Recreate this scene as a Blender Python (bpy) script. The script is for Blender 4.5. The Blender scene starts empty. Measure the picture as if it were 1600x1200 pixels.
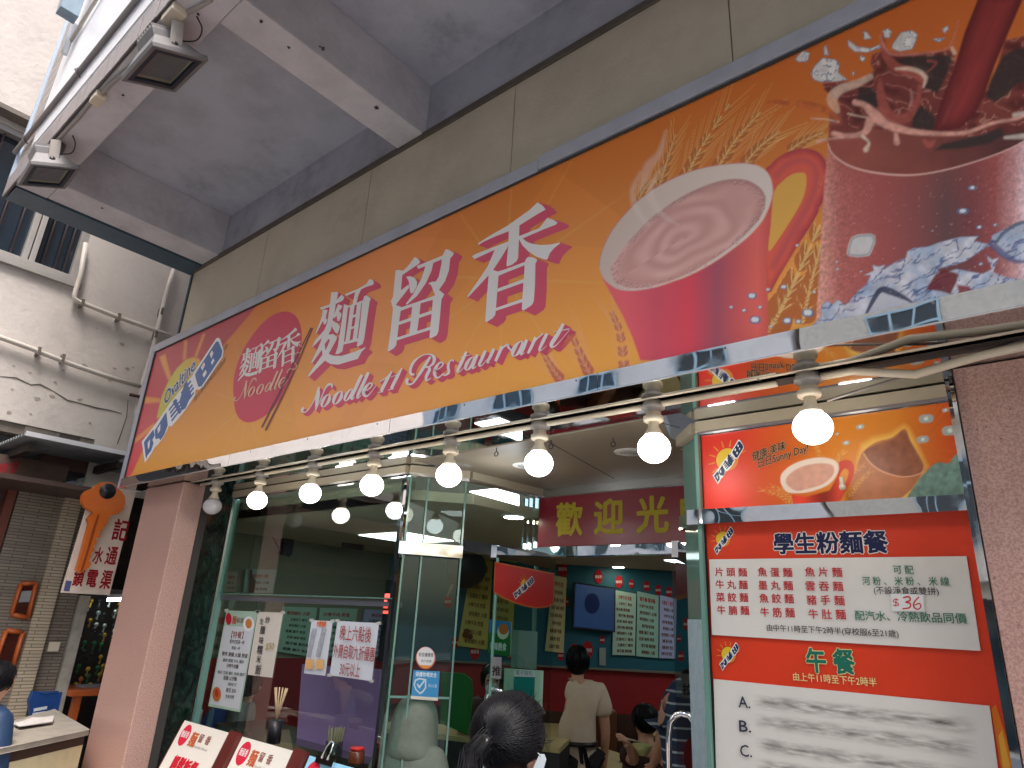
import bpy, bmesh, math, random
import numpy as np
from mathutils import Vector, Matrix
from mathutils.geometry import tessellate_polygon
random.seed(7); RNG = np.random.default_rng(7)
SC = bpy.context.scene
COL = SC.collection
PI = math.pi
# ------------------------------------------------------------------ camera
CAM = Vector((0, 0, 1.75))
RX = Vector((0.76713859, 0.63941965, 0.05138959))      # camera right
RY = Vector((-0.17699171, 0.28798278, -0.94113753))    # camera down
RZ = Vector((-0.61658115, 0.71288739, 0.33409468))     # camera forward
FPX = 1049.096
cd = bpy.data.cameras.new('camera'); cam = bpy.data.objects.new('camera', cd); COL.objects.link(cam)
cd.sensor_width = 36; cd.lens = FPX / 1600 * 36; cd.clip_start = .05; cd.clip_end = 500
mw = Matrix((( RX.x, -RY.x, -RZ.x, CAM.x), (RX.y, -RY.y, -RZ.y, CAM.y), (RX.z, -RY.z, -RZ.z, CAM.z), (0, 0, 0, 1)))
cam.matrix_world = mw; SC.camera = cam
# ------------------------------------------------------------------ world, sun, exposure
w = bpy.data.worlds.new('World'); SC.world = w; w.use_nodes = True
nt = w.node_tree; bg = nt.nodes['Background']; sk = nt.nodes.new('ShaderNodeTexSky')
SUN_EL, SUN_AZ = math.radians(60), math.radians(128)
sk.sky_type = 'NISHITA'; sk.sun_disc = False; sk.sun_elevation = SUN_EL; sk.sun_rotation = SUN_AZ
sk.air_density = 1.2; sk.dust_density = 4.0; sk.ozone_density = 1.0
nt.links.new(sk.outputs[0], bg.inputs[0]); bg.inputs[1].default_value = 0.15
sl = bpy.data.lights.new('sun', 'SUN'); sl.energy = 1.25; sl.angle = math.radians(20); sl.color = (1, .975, .95)
so = bpy.data.objects.new('sun', sl); COL.objects.link(so)
sd = Vector((math.sin(SUN_AZ) * math.cos(SUN_EL), math.cos(SUN_AZ) * math.cos(SUN_EL), math.sin(SUN_EL)))
so.rotation_euler = sd.to_track_quat('Z', 'Y').to_euler()
SC.view_settings.view_transform = 'Standard'; SC.view_settings.look = 'None'; SC.view_settings.gamma = 1
SC.view_settings.exposure = 1.55
SC.view_settings.use_curve_mapping = False
SC.cycles.max_bounces = 10; SC.cycles.transparent_max_bounces = 16; SC.cycles.glossy_bounces = 5
SC.cycles.sample_clamp_indirect = 6

# ------------------------------------------------------------------ survey helpers: sight line through a point of the photo, cut with a real plane
def ray(u, v): return (RX * ((u - 800) / FPX) + RY * ((v - 600) / FPX) + RZ)
def cut(u, v, p0, n):
    d = ray(u, v); return CAM + d * ((Vector(p0) - CAM).dot(Vector(n)) / d.dot(Vector(n)))
def at(u, v, y): return cut(u, v, (0, y, 0), (0, 1, 0))
def atz(u, v, z): return cut(u, v, (0, 0, z), (0, 0, 1))
def atx(u, v, x): return cut(u, v, (x, 0, 0), (1, 0, 0))
def atd(u, v, d): return CAM + ray(u, v) * d

# ------------------------------------------------------------------ materials
def s(r, g, b, k=1.0):
    f = lambda c: ((c / 255 / 12.92) if c <= 10 else ((c / 255 + .055) / 1.055) ** 2.4)
    return (min(f(r) * k, .95), min(f(g) * k, .95), min(f(b) * k, .95), 1)
MATS = {}
def mat(name, col, rough=.5, metal=0, spec=.5, noise=0, nscale=8, bump=0, bscale=40, emit=None, estr=0, col2=None, stain=0):
    if name in MATS: return MATS[name]
    m = bpy.data.materials.new(name); m.use_nodes = True; n = m.node_tree.nodes; l = m.node_tree.links
    b = n['Principled BSDF']; b.inputs['Base Color'].default_value = col; b.inputs['Roughness'].default_value = rough
    b.inputs['Metallic'].default_value = metal; b.inputs['Specular IOR Level'].default_value = spec
    if emit: b.inputs['Emission Color'].default_value = emit; b.inputs['Emission Strength'].default_value = estr
    tc = n.new('ShaderNodeTexCoord')
    last = None
    if noise:
        nz = n.new('ShaderNodeTexNoise'); nz.inputs['Scale'].default_value = nscale; nz.inputs['Detail'].default_value = 8; nz.inputs['Roughness'].default_value = .65
        l.new(tc.outputs['Object'], nz.inputs['Vector'])
        mx = n.new('ShaderNodeMix'); mx.data_type = 'RGBA'
        c2 = col2 or tuple(c * (1 - noise) for c in col[:3]) + (1,)
        mx.inputs[6].default_value = col; mx.inputs[7].default_value = c2
        rp = n.new('ShaderNodeMapRange'); rp.inputs[1].default_value = .42; rp.inputs[2].default_value = .68
        l.new(nz.outputs[0], rp.inputs[0]); l.new(rp.outputs[0], mx.inputs[0]); last = mx.outputs[2]
    if stain:
        nz = n.new('ShaderNodeTexNoise'); nz.inputs['Scale'].default_value = 1.3; nz.inputs['Detail'].default_value = 10; nz.inputs['Roughness'].default_value = .75
        l.new(tc.outputs['Object'], nz.inputs['Vector'])
        rp = n.new('ShaderNodeMapRange'); rp.inputs[1].default_value = .55; rp.inputs[2].default_value = .75; rp.inputs[4].default_value = stain
        l.new(nz.outputs[0], rp.inputs[0])
        mx = n.new('ShaderNodeMix'); mx.data_type = 'RGBA'
        if last: l.new(last, mx.inputs[6])
        else: mx.inputs[6].default_value = col
        mx.inputs[7].default_value = tuple(c * .35 for c in col[:3]) + (1,)
        l.new(rp.outputs[0], mx.inputs[0]); last = mx.outputs[2]
    if last: l.new(last, b.inputs['Base Color'])
    if bump:
        nb = n.new('ShaderNodeTexNoise'); nb.inputs['Scale'].default_value = bscale; nb.inputs['Detail'].default_value = 5
        l.new(tc.outputs['Object'], nb.inputs['Vector'])
        bp = n.new('ShaderNodeBump'); bp.inputs['Strength'].default_value = bump; bp.inputs['Distance'].default_value = .01
        l.new(nb.outputs[0], bp.inputs['Height']); l.new(bp.outputs[0], b.inputs['Normal'])
    MATS[name] = m; return m
def glass_mat(name, tint, ior=1.5, rough=0.0, haze=0.0, hazecol=(.6, .7, .65, 1)):
    m = bpy.data.materials.new(name); m.use_nodes = True; n = m.node_tree.nodes; l = m.node_tree.links
    n.remove(n['Principled BSDF']); out = n['Material Output']
    t = n.new('ShaderNodeBsdfTransparent'); t.inputs[0].default_value = tint
    g = n.new('ShaderNodeBsdfGlossy'); g.inputs['Roughness'].default_value = rough
    f = n.new('ShaderNodeFresnel'); f.inputs[0].default_value = ior
    gm = n.new('ShaderNodeNewGeometry'); ml = n.new('ShaderNodeMath'); ml.operation = 'SUBTRACT'; ml.inputs[0].default_value = 1; l.new(gm.outputs['Backfacing'], ml.inputs[1])
    m3 = n.new('ShaderNodeMath'); m3.operation = 'MULTIPLY'; l.new(f.outputs[0], m3.inputs[0]); l.new(ml.outputs[0], m3.inputs[1])
    mx = n.new('ShaderNodeMixShader'); l.new(m3.outputs[0], mx.inputs[0]); l.new(t.outputs[0], mx.inputs[1]); l.new(g.outputs[0], mx.inputs[2])
    if haze:
        d = n.new('ShaderNodeBsdfDiffuse'); d.inputs[0].default_value = hazecol
        m2 = n.new('ShaderNodeMixShader'); m2.inputs[0].default_value = haze
        l.new(mx.outputs[0], m2.inputs[1]); l.new(d.outputs[0], m2.inputs[2]); l.new(m2.outputs[0], out.inputs[0])
    else: l.new(mx.outputs[0], out.inputs[0])
    MATS[name] = m; return m
def attr_mat(name, rough=.35, spec=.5):
    m = bpy.data.materials.new(name); m.use_nodes = True; n = m.node_tree.nodes; l = m.node_tree.links
    a = n.new('ShaderNodeAttribute'); a.attribute_name = 'Col'
    l.new(a.outputs[0], n['Principled BSDF'].inputs['Base Color'])
    n['Principled BSDF'].inputs['Roughness'].default_value = rough; n['Principled BSDF'].inputs['Specular IOR Level'].default_value = spec
    MATS[name] = m; return m
def granite_mat(name, c1, c2, c3, rough=.3):
    m = bpy.data.materials.new(name); m.use_nodes = True; n = m.node_tree.nodes; l = m.node_tree.links
    b = n['Principled BSDF']; b.inputs['Roughness'].default_value = rough; tc = n.new('ShaderNodeTexCoord')
    a = n.new('ShaderNodeTexNoise'); a.inputs['Scale'].default_value = 150; a.inputs['Detail'].default_value = 3
    c = n.new('ShaderNodeTexNoise'); c.inputs['Scale'].default_value = 85; c.inputs['Detail'].default_value = 4; c.inputs['Roughness'].default_value = .8
    d = n.new('ShaderNodeTexNoise'); d.inputs['Scale'].default_value = 1.7; d.inputs['Detail'].default_value = 4
    for x in (a, c, d): l.new(tc.outputs['Object'], x.inputs['Vector'])
    r1 = n.new('ShaderNodeMapRange'); r1.inputs[1].default_value = .42; r1.inputs[2].default_value = .6
    r2 = n.new('ShaderNodeMapRange'); r2.inputs[1].default_value = .6; r2.inputs[2].default_value = .67
    l.new(a.outputs[0], r1.inputs[0]); l.new(c.outputs[0], r2.inputs[0])
    m1 = n.new('ShaderNodeMix'); m1.data_type = 'RGBA'; m1.inputs[6].default_value = c1; m1.inputs[7].default_value = c2
    m2 = n.new('ShaderNodeMix'); m2.data_type = 'RGBA'; m2.inputs[7].default_value = c3
    l.new(r1.outputs[0], m1.inputs[0]); l.new(m1.outputs[2], m2.inputs[6]); l.new(r2.outputs[0], m2.inputs[0])
    m3 = n.new('ShaderNodeMix'); m3.data_type = 'RGBA'; m3.blend_type = 'MULTIPLY'; m3.inputs[7].default_value = (.8, .78, .76, 1)
    l.new(d.outputs[0], m3.inputs[0]); l.new(m2.outputs[2], m3.inputs[6]); l.new(m3.outputs[2], b.inputs['Base Color'])
    MATS[name] = m; return m
def marble_mat(name):
    m = bpy.data.materials.new(name); m.use_nodes = True; n = m.node_tree.nodes; l = m.node_tree.links
    b = n['Principled BSDF']; b.inputs['Roughness'].default_value = .12; tc = n.new('ShaderNodeTexCoord')
    a = n.new('ShaderNodeTexNoise'); a.inputs['Scale'].default_value = 5; a.inputs['Detail'].default_value = 9; a.inputs['Roughness'].default_value = .7; a.inputs['Distortion'].default_value = 2.4
    l.new(tc.outputs['Object'], a.inputs['Vector'])
    cr = n.new('ShaderNodeValToRGB'); e = cr.color_ramp.elements
    e[0].position = .36; e[0].color = (.006, .014, .012, 1); e[1].position = .56; e[1].color = (.03, .10, .075, 1)
    x = e.new(.66); x.color = (.10, .2, .16, 1)
    l.new(a.outputs[0], cr.inputs[0]); l.new(cr.outputs[0], b.inputs['Base Color'])
    MATS[name] = m; return m
def chrome_mat(name, rough, wav, wscale, col=(.82, .83, .85, 1), sx=1):
    m = bpy.data.materials.new(name); m.use_nodes = True; n = m.node_tree.nodes; l = m.node_tree.links
    b = n['Principled BSDF']; b.inputs['Metallic'].default_value = 1; b.inputs['Roughness'].default_value = rough; b.inputs['Base Color'].default_value = col
    tc = n.new('ShaderNodeTexCoord'); mp = n.new('ShaderNodeMapping'); mp.inputs['Scale'].default_value = (sx, 1, 1)
    a = n.new('ShaderNodeTexNoise'); a.inputs['Scale'].default_value = wscale; a.inputs['Detail'].default_value = 1.5
    bp = n.new('ShaderNodeBump'); bp.inputs['Strength'].default_value = wav; bp.inputs['Distance'].default_value = .02
    l.new(tc.outputs['Object'], mp.inputs[0]); l.new(mp.outputs[0], a.inputs['Vector']); l.new(a.outputs[0], bp.inputs['Height']); l.new(bp.outputs[0], b.inputs['Normal'])
    nz = n.new('ShaderNodeTexNoise'); nz.inputs['Scale'].default_value = 9; nz.inputs['Detail'].default_value = 8
    l.new(tc.outputs['Object'], nz.inputs['Vector'])
    rp = n.new('ShaderNodeMapRange'); rp.inputs[1].default_value = .5; rp.inputs[2].default_value = .8; rp.inputs[3].default_value = rough; rp.inputs[4].default_value = rough + .12
    l.new(nz.outputs[0], rp.inputs[0]); l.new(rp.outputs[0], b.inputs['Roughness'])
    MATS[name] = m; return m
def emit_mat(name, col, st):
    return mat(name, (.8, .8, .8, 1), rough=.3, emit=col, estr=st)

cream = mat('cream_panel', s(204, 194, 174, 1.0), .62, noise=.14, nscale=2.2, bump=.25, bscale=60, stain=.28)
joint_dark = mat('dark_joint', (.05, .045, .04, 1), .8)
soff = mat('grey_soffit_paint', s(182, 184, 196), .75, noise=.22, nscale=2.6, bump=.45, bscale=25, stain=.5)
beamm = mat('pale_beam_paint', s(206, 203, 208), .75, noise=.2, nscale=3, bump=.5, bscale=18, stain=.5)
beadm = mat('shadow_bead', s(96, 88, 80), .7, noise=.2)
tealstrip = mat('dark_flashing', s(60, 82, 98), .5, noise=.2)
tilem = mat('grey_mosaic_tile', s(140, 132, 132), .35, noise=.15, nscale=3, bump=.1)
tilem2 = mat('buff_mosaic_tile', s(152, 142, 136), .35, noise=.15, nscale=3, bump=.1)
grout = mat('tile_grout', s(80, 76, 74), .8)
white_metal = mat('white_painted_metal', s(236, 238, 242), .35, noise=.08, nscale=6, stain=.1)
grey_metal = mat('grey_painted_metal', s(128, 122, 124), .4, noise=.1)
neighbour_wall = mat('old_cream_render', s(208, 200, 194), .82, noise=.14, nscale=1.8, bump=.6, bscale=16, stain=.26)
neigh_edge = mat('grey_render_edge', s(120, 112, 104), .85, noise=.3, nscale=6, bump=.5)
pipe_m = mat('cream_pipe', s(206, 198, 188), .45, noise=.1, nscale=9)
pvc = mat('aged_white_pvc', s(214, 202, 180), .38, noise=.08, nscale=14)
pvc_grey = mat('aged_grey_pvc', s(158, 152, 146), .45, noise=.1, nscale=14)
frame_m = mat('brushed_steel_frame', s(176, 178, 190), .42, metal=.15, noise=.15, nscale=5, bump=.1, bscale=9)
chrome = chrome_mat('mirror_steel', .02, .10, 2.0)
chrome_w = chrome_mat('dented_mirror_steel', .015, .55, 3.4)
chrome_s = chrome_mat('street_mirror_steel', .015, .10, 3.0)
under = chrome_mat('mirror_ceiling', .03, .05, 1.2, col=(.62, .64, .64, 1))
granite = granite_mat('pink_granite', s(212, 172, 160), s(186, 146, 134), s(122, 98, 90))
marble = marble_mat('green_marble')
tan = mat('tan_panel', s(172, 160, 138), .4, noise=.08, nscale=3)
black = mat('black_plastic', (.012, .012, .014, 1), .35)
darkm = mat('dark_interior', (.03, .03, .032, 1), .6, noise=.3)
edgeglass = mat('green_glass_edge', s(108, 150, 138), .15, spec=.8)
clear = glass_mat('window_glass', (.84, .93, .90, 1), 2.2); clear2 = glass_mat('porch_glass', (.88, .95, .93, 1), 1.6)
lens = glass_mat('lens_glass', (.9, .93, .95, 1), 1.45)
printm = attr_mat('print_vinyl', .38, .35)
paperm = attr_mat('print_paper', .7, .2)

# ------------------------------------------------------------------ objects
LOC = {}
def thing(name, label, cat, loc=(0, 0, 0), group=None, kind=None, rotz=0):
    o = bpy.data.objects.new(name, None); COL.objects.link(o); o.location = loc; o.rotation_euler = (0, 0, rotz)
    o.empty_display_size = .1; o['label'] = label; o['category'] = cat
    if group: o['group'] = group
    if kind: o['kind'] = kind
    LOC[o] = Vector(loc) if not rotz else None
    return o
def base(p):
    v = Vector((0, 0, 0))
    while p is not None: v += p.location; p = p.parent
    return v
class MB:
    def __init__(s): s.v = []; s.f = []; s.c = []; s.sm = []
    def add(s, vs, fs, smooth=False, col=None):
        b = len(s.v); s.v += [tuple(x) for x in vs]
        for f in fs: s.f.append([i + b for i in f]); s.sm.append(smooth); s.c.append(col)
        return s
    def box(s, x0, x1, y0, y1, z0, z1):
        return s.add([(x0, y0, z0), (x1, y0, z0), (x1, y1, z0), (x0, y1, z0), (x0, y0, z1), (x1, y0, z1), (x1, y1, z1), (x0, y1, z1)],
                     [(0, 3, 2, 1), (4, 5, 6, 7), (0, 1, 5, 4), (1, 2, 6, 5), (2, 3, 7, 6), (3, 0, 4, 7)])
    def obox(s, o, a, b, c):
        o, a, b, c = map(Vector, (o, a, b, c))
        P = [o, o + a, o + a + b, o + b]; P = P + [p + c for p in P]
        return s.add(P, [(0, 3, 2, 1), (4, 5, 6, 7), (0, 1, 5, 4), (1, 2, 6, 5), (2, 3, 7, 6), (3, 0, 4, 7)])
    def quad(s, a, b, c, d): return s.add([a, b, c, d], [(0, 1, 2, 3)])
    def slab(s, pts, off):
        n = len(pts); off = Vector(off); P = [Vector(p) for p in pts]; tri = tessellate_polygon([P])
        fs = [tuple(t) for t in tri] + [tuple(i + n for i in t)[::-1] for t in tri]
        fs += [(i, (i + 1) % n, (i + 1) % n + n, i + n) for i in range(n)]
        return s.add(P + [p + off for p in P], fs)
    def tube(s, path, r, n=8, cap=True):
        path = [Vector(p) for p in path]; m = len(path); vs = []; fs = []; up = None
        for i, p in enumerate(path):
            d = (path[min(i + 1, m - 1)] - path[max(i - 1, 0)]).normalized()
            if up is None: up = Vector((0, 0, 1)) if abs(d.z) < .9 else Vector((1, 0, 0))
            a = d.cross(up).normalized(); b = a.cross(d).normalized(); up = b
            rr = r[i] if isinstance(r, (list, tuple)) else r
            for k in range(n):
                t = 2 * PI * k / n; vs.append(p + a * (math.cos(t) * rr) + b * (math.sin(t) * rr))
        for i in range(m - 1):
            for k in range(n): fs.append((i * n + k, i * n + (k + 1) % n, (i + 1) * n + (k + 1) % n, (i + 1) * n + k))
        if cap: fs += [tuple(range(n))[::-1], tuple(range((m - 1) * n, m * n))]
        return s.add(vs, fs, True)
    def lathe(s, prof, o=(0, 0, 0), n=20, axis=(0, 0, 1), smooth=True):
        o = Vector(o); ax = Vector(axis).normalized(); q = Vector((0, 0, 1)).rotation_difference(ax); vs = []; fs = []
        for r, z in prof:
            for k in range(n): vs.append(o + q @ Vector((r * math.cos(2 * PI * k / n), r * math.sin(2 * PI * k / n), z)))
        for i in range(len(prof) - 1):
            for k in range(n): fs.append((i * n + k, i * n + (k + 1) % n, (i + 1) * n + (k + 1) % n, (i + 1) * n + k))
        fs += [tuple(range(n))[::-1], tuple(range((len(prof) - 1) * n, len(prof) * n))]
        return s.add(vs, fs, smooth)
    def ball(s, c, r, n=16, m=10, sc=(1, 1, 1)):
        pr = [(max(1e-4, math.sin(PI * i / m)), -math.cos(PI * i / m)) for i in range(m + 1)]; vs = []; fs = []
        for a, z in pr:
            for k in range(n): vs.append((c[0] + r * sc[0] * a * math.cos(2 * PI * k / n), c[1] + r * sc[1] * a * math.sin(2 * PI * k / n), c[2] + r * sc[2] * z))
        for i in range(m):
            for k in range(n): fs.append((i * n + k, i * n + (k + 1) % n, (i + 1) * n + (k + 1) % n, (i + 1) * n + k))
        return s.add(vs, fs, True)
    def build(s, name, m, parent=None, label=None, kind=None, bevel=0):
        me = bpy.data.meshes.new(name)
        off = base(parent)
        R = None
        if parent is not None and abs(parent.rotation_euler.z) > 1e-6: R = Matrix.Rotation(-parent.rotation_euler.z, 3, 'Z')
        vs = [Vector(v) - off for v in s.v]
        if R: vs = [R @ v for v in vs]
        me.from_pydata(vs, [], s.f)
        me.polygons.foreach_set('use_smooth', s.sm)
        if any(c is not None for c in s.c):
            a = me.color_attributes.new('Col', 'FLOAT_COLOR', 'CORNER'); buf = []
            for f, c in zip(s.f, s.c): buf += list(c or (.5, .5, .5, 1)) * len(f)
            a.data.foreach_set('color', buf)
        me.materials.append(m); me.update()
        o = bpy.data.objects.new(name, me); COL.objects.link(o)
        if parent is not None: o.parent = parent
        if label: o['label'] = label
        if kind: o['kind'] = kind
        if bevel:
            b = o.modifiers.new('bevel', 'BEVEL'); b.width = bevel; b.segments = 2; b.limit_method = 'ANGLE'
        return o
def tag(o, label, cat, group=None, kind=None):
    o['label'] = label; o['category'] = cat
    if group: o['group'] = group
    if kind: o['kind'] = kind
    return o
def structure(mb, name, m, label=None):
    o = mb.build(name, m); o['kind'] = 'structure'
    if label: o['label'] = label
    return o
def copy_tree(o, parent=None):
    c = o.copy(); COL.objects.link(c); c.parent = parent
    for ch in list(o.children): copy_tree(ch, c)
    return c

# flat print: polygons and glyphs on a plane, each a hair proud of the last
_tc = {}
def glyphs(body):
    if body in _tc: return _tc[body]
    c = bpy.data.curves.new('t', 'FONT'); c.body = body; c.resolution_u = 2
    o = bpy.data.objects.new('t', c); COL.objects.link(o)
    dg = bpy.context.evaluated_depsgraph_get(); me = bpy.data.meshes.new_from_object(o.evaluated_get(dg))
    V = np.array([v.co[:2] for v in me.vertices]).reshape(-1, 2); F = [tuple(p.vertices) for p in me.polygons]
    bpy.data.objects.remove(o); bpy.data.curves.remove(c); bpy.data.meshes.remove(me)
    _tc[body] = (V, F); return _tc[body]
class Print:
    def __init__(s, p0, n, start=.0004):
        s.p0 = Vector(p0); s.n = Vector(n).normalized(); s.k = start; s.mb = MB()
    def hit(s, u, v): return cut(u, v, s.p0, s.n)
    def bump(s, step=.00012): s.k += step; return s.n * s.k
    def poly3(s, pts, col, step=.00012):
        o = s.bump(step); P = [Vector(p) + o for p in pts]
        try: tri = tessellate_polygon([P])
        except Exception: return
        s.mb.add(P, [tuple(t) for t in tri], col=col)
    def poly(s, pts, col, step=.00012): s.poly3([s.hit(*p) for p in pts], col, step)
    def text3(s, body, O, R, U, col, fit=True, bold=0.0, step=.00012):
        # O baseline start, R baseline vector (full width when fit), U em-height vector
        V, F = glyphs(body)
        if not len(V): return
        O, R, U = Vector(O), Vector(R), Vector(U)
        x0, x1 = V[:, 0].min(), V[:, 0].max()
        ex = R / (x1 - x0) if fit else R.normalized() * U.length
        offs = [(0, 0)] if not bold else [(bold * math.cos(a), bold * math.sin(a)) for a in np.arange(0, 2 * PI, PI / 3)]
        for (dx, dy) in offs:
            o = s.bump(step if (dx, dy) == offs[0] else .00003)
            s.mb.add([O + ex * (x - x0 + dx) + U * (y + dy) + o for x, y in V], F, col=col)
    def text(s, body, a, b, h, col, bold=0.0, up=(0, 0, 1), slant=0.0):
        A, B = s.hit(*a), s.hit(*b); R = B - A; U = Vector(up).normalized() * h + R.normalized() * (slant * h)
        s.text3(body, A, R, U, col, True, bold)
    def flush(s, name, parent, m=None, label=None):
        o = s.mb.build(name, m or printm, parent, label); s.mb = MB(); return o
def smooth_path(P, n=6):
    out = []; P = [np.array(p, float) for p in P]; Q = [2 * P[0] - P[1]] + P + [2 * P[-1] - P[-2]]
    for i in range(1, len(Q) - 2):
        for k in range(n):
            t = k / n; a, b, c, d = Q[i - 1], Q[i], Q[i + 1], Q[i + 2]
            out.append(.5 * ((2 * b) + (-a + c) * t + (2 * a - 5 * b + 4 * c - d) * t * t + (-a + 3 * b - 3 * c + d) * t ** 3))
    out.append(P[-1]); return out
def brush_poly(P, n=6):
    q = smooth_path(P, n); L = []; Rr = []
    for i, p in enumerate(q):
        d = q[min(i + 1, len(q) - 1)][:2] - q[max(i - 1, 0)][:2]; d = d / (np.hypot(*d) + 1e-9); nn = np.array([-d[1], d[0]]) * max(p[2], .5) / 2
        L.append(tuple(p[:2] + nn)); Rr.append(tuple(p[:2] - nn))
    return L, Rr

# ================================================================== GROUND, STREET, BUILDINGS OPPOSITE (seen in the mirrors and the glass)
asphalt = mat('asphalt', (.05, .05, .052, 1), .85, noise=.2, bump=.3)
paving = mat('paving', (.26, .25, .24, 1), .8, noise=.2, bump=.2)
structure(MB().box(-150, 150, -150, 150, -.4, -.15), 'ground', asphalt)
structure(MB().box(-150, 150, -7.6, -2.6, -.145, -.12), 'road', asphalt)
structure(MB().box(-7.5, 6, -2.6, 12, -.149, 0), 'pavement', paving)
structure(MB().box(-60, 40, -10, -7.6, -.149, 0), 'pavement', paving)
opp_wall = mat('white_render', s(232, 226, 218), .8, noise=.12, nscale=1.2, stain=.2)
opp_dark = mat('dark_window_glass', (.02, .035, .04, 1), .1)
opp_frame = mat('window_frame_blue', s(170, 196, 204), .4)
def tenement(x0, x1, y, hgt, label, wallm, nfl):
    b = thing('tenement_block', label, 'building', ((x0 + x1) / 2, y - 4, 0))
    MB().box(x0, x1, y - 8, y, 0, hgt).build('wall', wallm, b)
    pane = fr = None
    nx = int((x1 - x0) / 2.6)
    for f in range(nfl):
        z = 3.6 + f * 3.0
        for i in range(nx):
            x = x0 + 1.3 + i * (x1 - x0 - 1.2) / nx
            if pane is None:
                pane = MB().box(x, x + 1.3, y + .002, y + .03, z, z + 1.5).build('window', opp_dark, b)
                m = MB()
                for dx in (-.03, .41, .85, 1.29): m.box(x + dx, x + dx + .05, y + .031, y + .07, z - .05, z + 1.55)
                for dz in (-.05, 1.0, 1.5): m.box(x - .03, x + 1.34, y + .032, y + .065, z + dz, z + dz + .05)
                fr = m.build('frame', opp_frame, pane); px, pz = x, z
            else:
                q = pane.copy(); COL.objects.link(q); q.parent = b; q.location = (x - px, 0, z - pz)
                g = fr.copy(); COL.objects.link(g); g.parent = q
    m = MB()
    for f in range(nfl): m.box(x0, x1, y + .001, y + .35, 2.9 + f * 3.0, 3.05 + f * 3.0)
    m.build('ledge', wallm, b)
    MB().box(x0 + .4, x1 - .4, y + .001, y + .02, .1, 2.6).build('shop_front', opp_dark, b)
    return b
tenement(-34, -17.2, -10, 15, 'off-white tenement across the street, furthest left', mat('off_white_render', s(222, 218, 208), .8, noise=.2), 4)
tenement(-17, -4.2, -10, 13, 'white tenement straight across the street from the shop', opp_wall, 3)
tenement(-4, 11, -10, 16, 'cream tenement across the street, to the right', mat('pale_cream_render', s(214, 204, 186), .8, noise=.2), 4)

# ================================================================== OUR BUILDING
ZB = 4.654; ZS = 5.065; YW = 2.25; YE = .77; ZU = 2.611; YG = 2.64
B = thing('shop_building', 'grey building with a deep beamed canopy above the long orange sign', 'building', (-2, 3, 0))
# cream wall panels above the sign: joints at these x
xs = [-5.9, -4.62, -3.32, -2.04, -.8, .45, 1.7, 3.0]
for i in range(len(xs) - 1):
    MB().box(xs[i] + .003, xs[i + 1] - .003, YW, YW + .05, ZU + .0, ZB - .025).build('wall_panel', cream, B)
MB().box(-5.895, 3, YW + .02, YW + .12, ZU, ZB - .03).build('joint_backing', joint_dark, B)
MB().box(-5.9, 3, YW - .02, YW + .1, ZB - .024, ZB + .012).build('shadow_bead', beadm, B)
MB().box(-5.9, 3, YW + .01, YW + .12, ZB + .012, ZS).build('upper_band', soff, B)
MB().box(-5.93, -5.901, YW - .012, YW + .12, ZU, ZB + .03).build('corner_trim', tealstrip, B)
MB().box(-5.99, 3.2, YE + .1, YW + .4, ZS, ZS + .2).build('soffit', soff, B)
# beams
rb = [(-5.72, -5.42), (-3.045, -2.80), (-.62, -.36), (1.8, 2.1)]
for a, b_ in rb: MB().box(a, b_, YE + .225, YW + .012, ZB + .004, ZS + .001).build('cross_beam', beamm, B, bevel=.008)
MB().box(-5.72, 3.2, YE + .012, YE + .223, ZB, ZS + .002).build('edge_beam', beamm, B, bevel=.008)
MB().box(-5.985, -5.724, YE + .02, YW + .3, ZB - .012, ZB + .35).build('end_flashing', tealstrip, B)
# body of the upper storeys
MB().box(-5.99, 4, YE + .03, 12, ZS + .21, 17).build('upper_storeys', mat('upper_wall', s(206, 208, 214), .6, noise=.1), B)
# mosaic tile course along the canopy edge, and a strip up the corner
t0 = None
tb = MB().box(-5.99, 3.2, YE + .001, YE + .011, ZB - .004, ZB + .2).build('tile_bed', grout, B)
x = -5.985; i = 0
while x < -1.2:
    if t0 is None: t0 = MB().box(x, x + .112, YE - .007, YE + .001, ZB, ZB + .17).build('tile', tilem, B); tx = x
    else:
        q = t0.copy(); COL.objects.link(q); q.parent = B; q.location = (x - tx, random.uniform(-.0015, .0015), 0)
    x += .118; i += 1
MB().box(-1.2, 3.2, YE - .007, YE + .001, ZB, ZB + .17).build('tile_course', tilem, B)
MB().box(-5.99, -5.5, YE + .015, YE + .029, ZB + .201, 8.2).build('corner_tile_bed', grout, B)
z = ZB + .21; t1 = None
while z < 8.0:
    for k in range(4):
        xx = -5.90 + k * .1
        if t1 is None: t1 = MB().box(xx, xx + .094, YE + .006, YE + .014, z, z + .106).build('tile', tilem2, B); bx, bz = xx, z
        else:
            q = t1.copy(); COL.objects.link(q); q.parent = B; q.location = (xx - bx, random.uniform(-.001, .001), z - bz)
    z += .112
MB().box(-6.0, -5.93, YE - .006, YE + .02, ZB + .15, 9).build('corner_drip_strip', mat('pale_blue_metal', s(190, 206, 226), .35, metal=.2), B)
MB().box(-5.49, 3.2, YE - .0085, YE + .02, ZB + .172, ZB + .39).build('white_fascia_board', white_metal, B, bevel=.006)
m = MB()
for k in range(2): m.box(-5.47, 3.2, YE - .0105, YE - .009, ZB + .185 + k * .02, ZB + .191 + k * .02)
m.build('fascia_ribs', grey_metal, B)
MB().box(-5.49, 3.2, YE - .008, YE + .02, ZB + .445, 7.6).build('white_wall_board', white_metal, B)
MB().tube([(-5.98, YE - .024, ZB + .40), (3.2, YE - .024, ZB + .40)], .018, 12).build('drain_pipe', grey_metal, B)
MB().box(-5.49, 3.2, YE + .0, YE + .025, ZB + .39, ZB + .445).build('pipe_recess', grey_metal, B)
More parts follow.
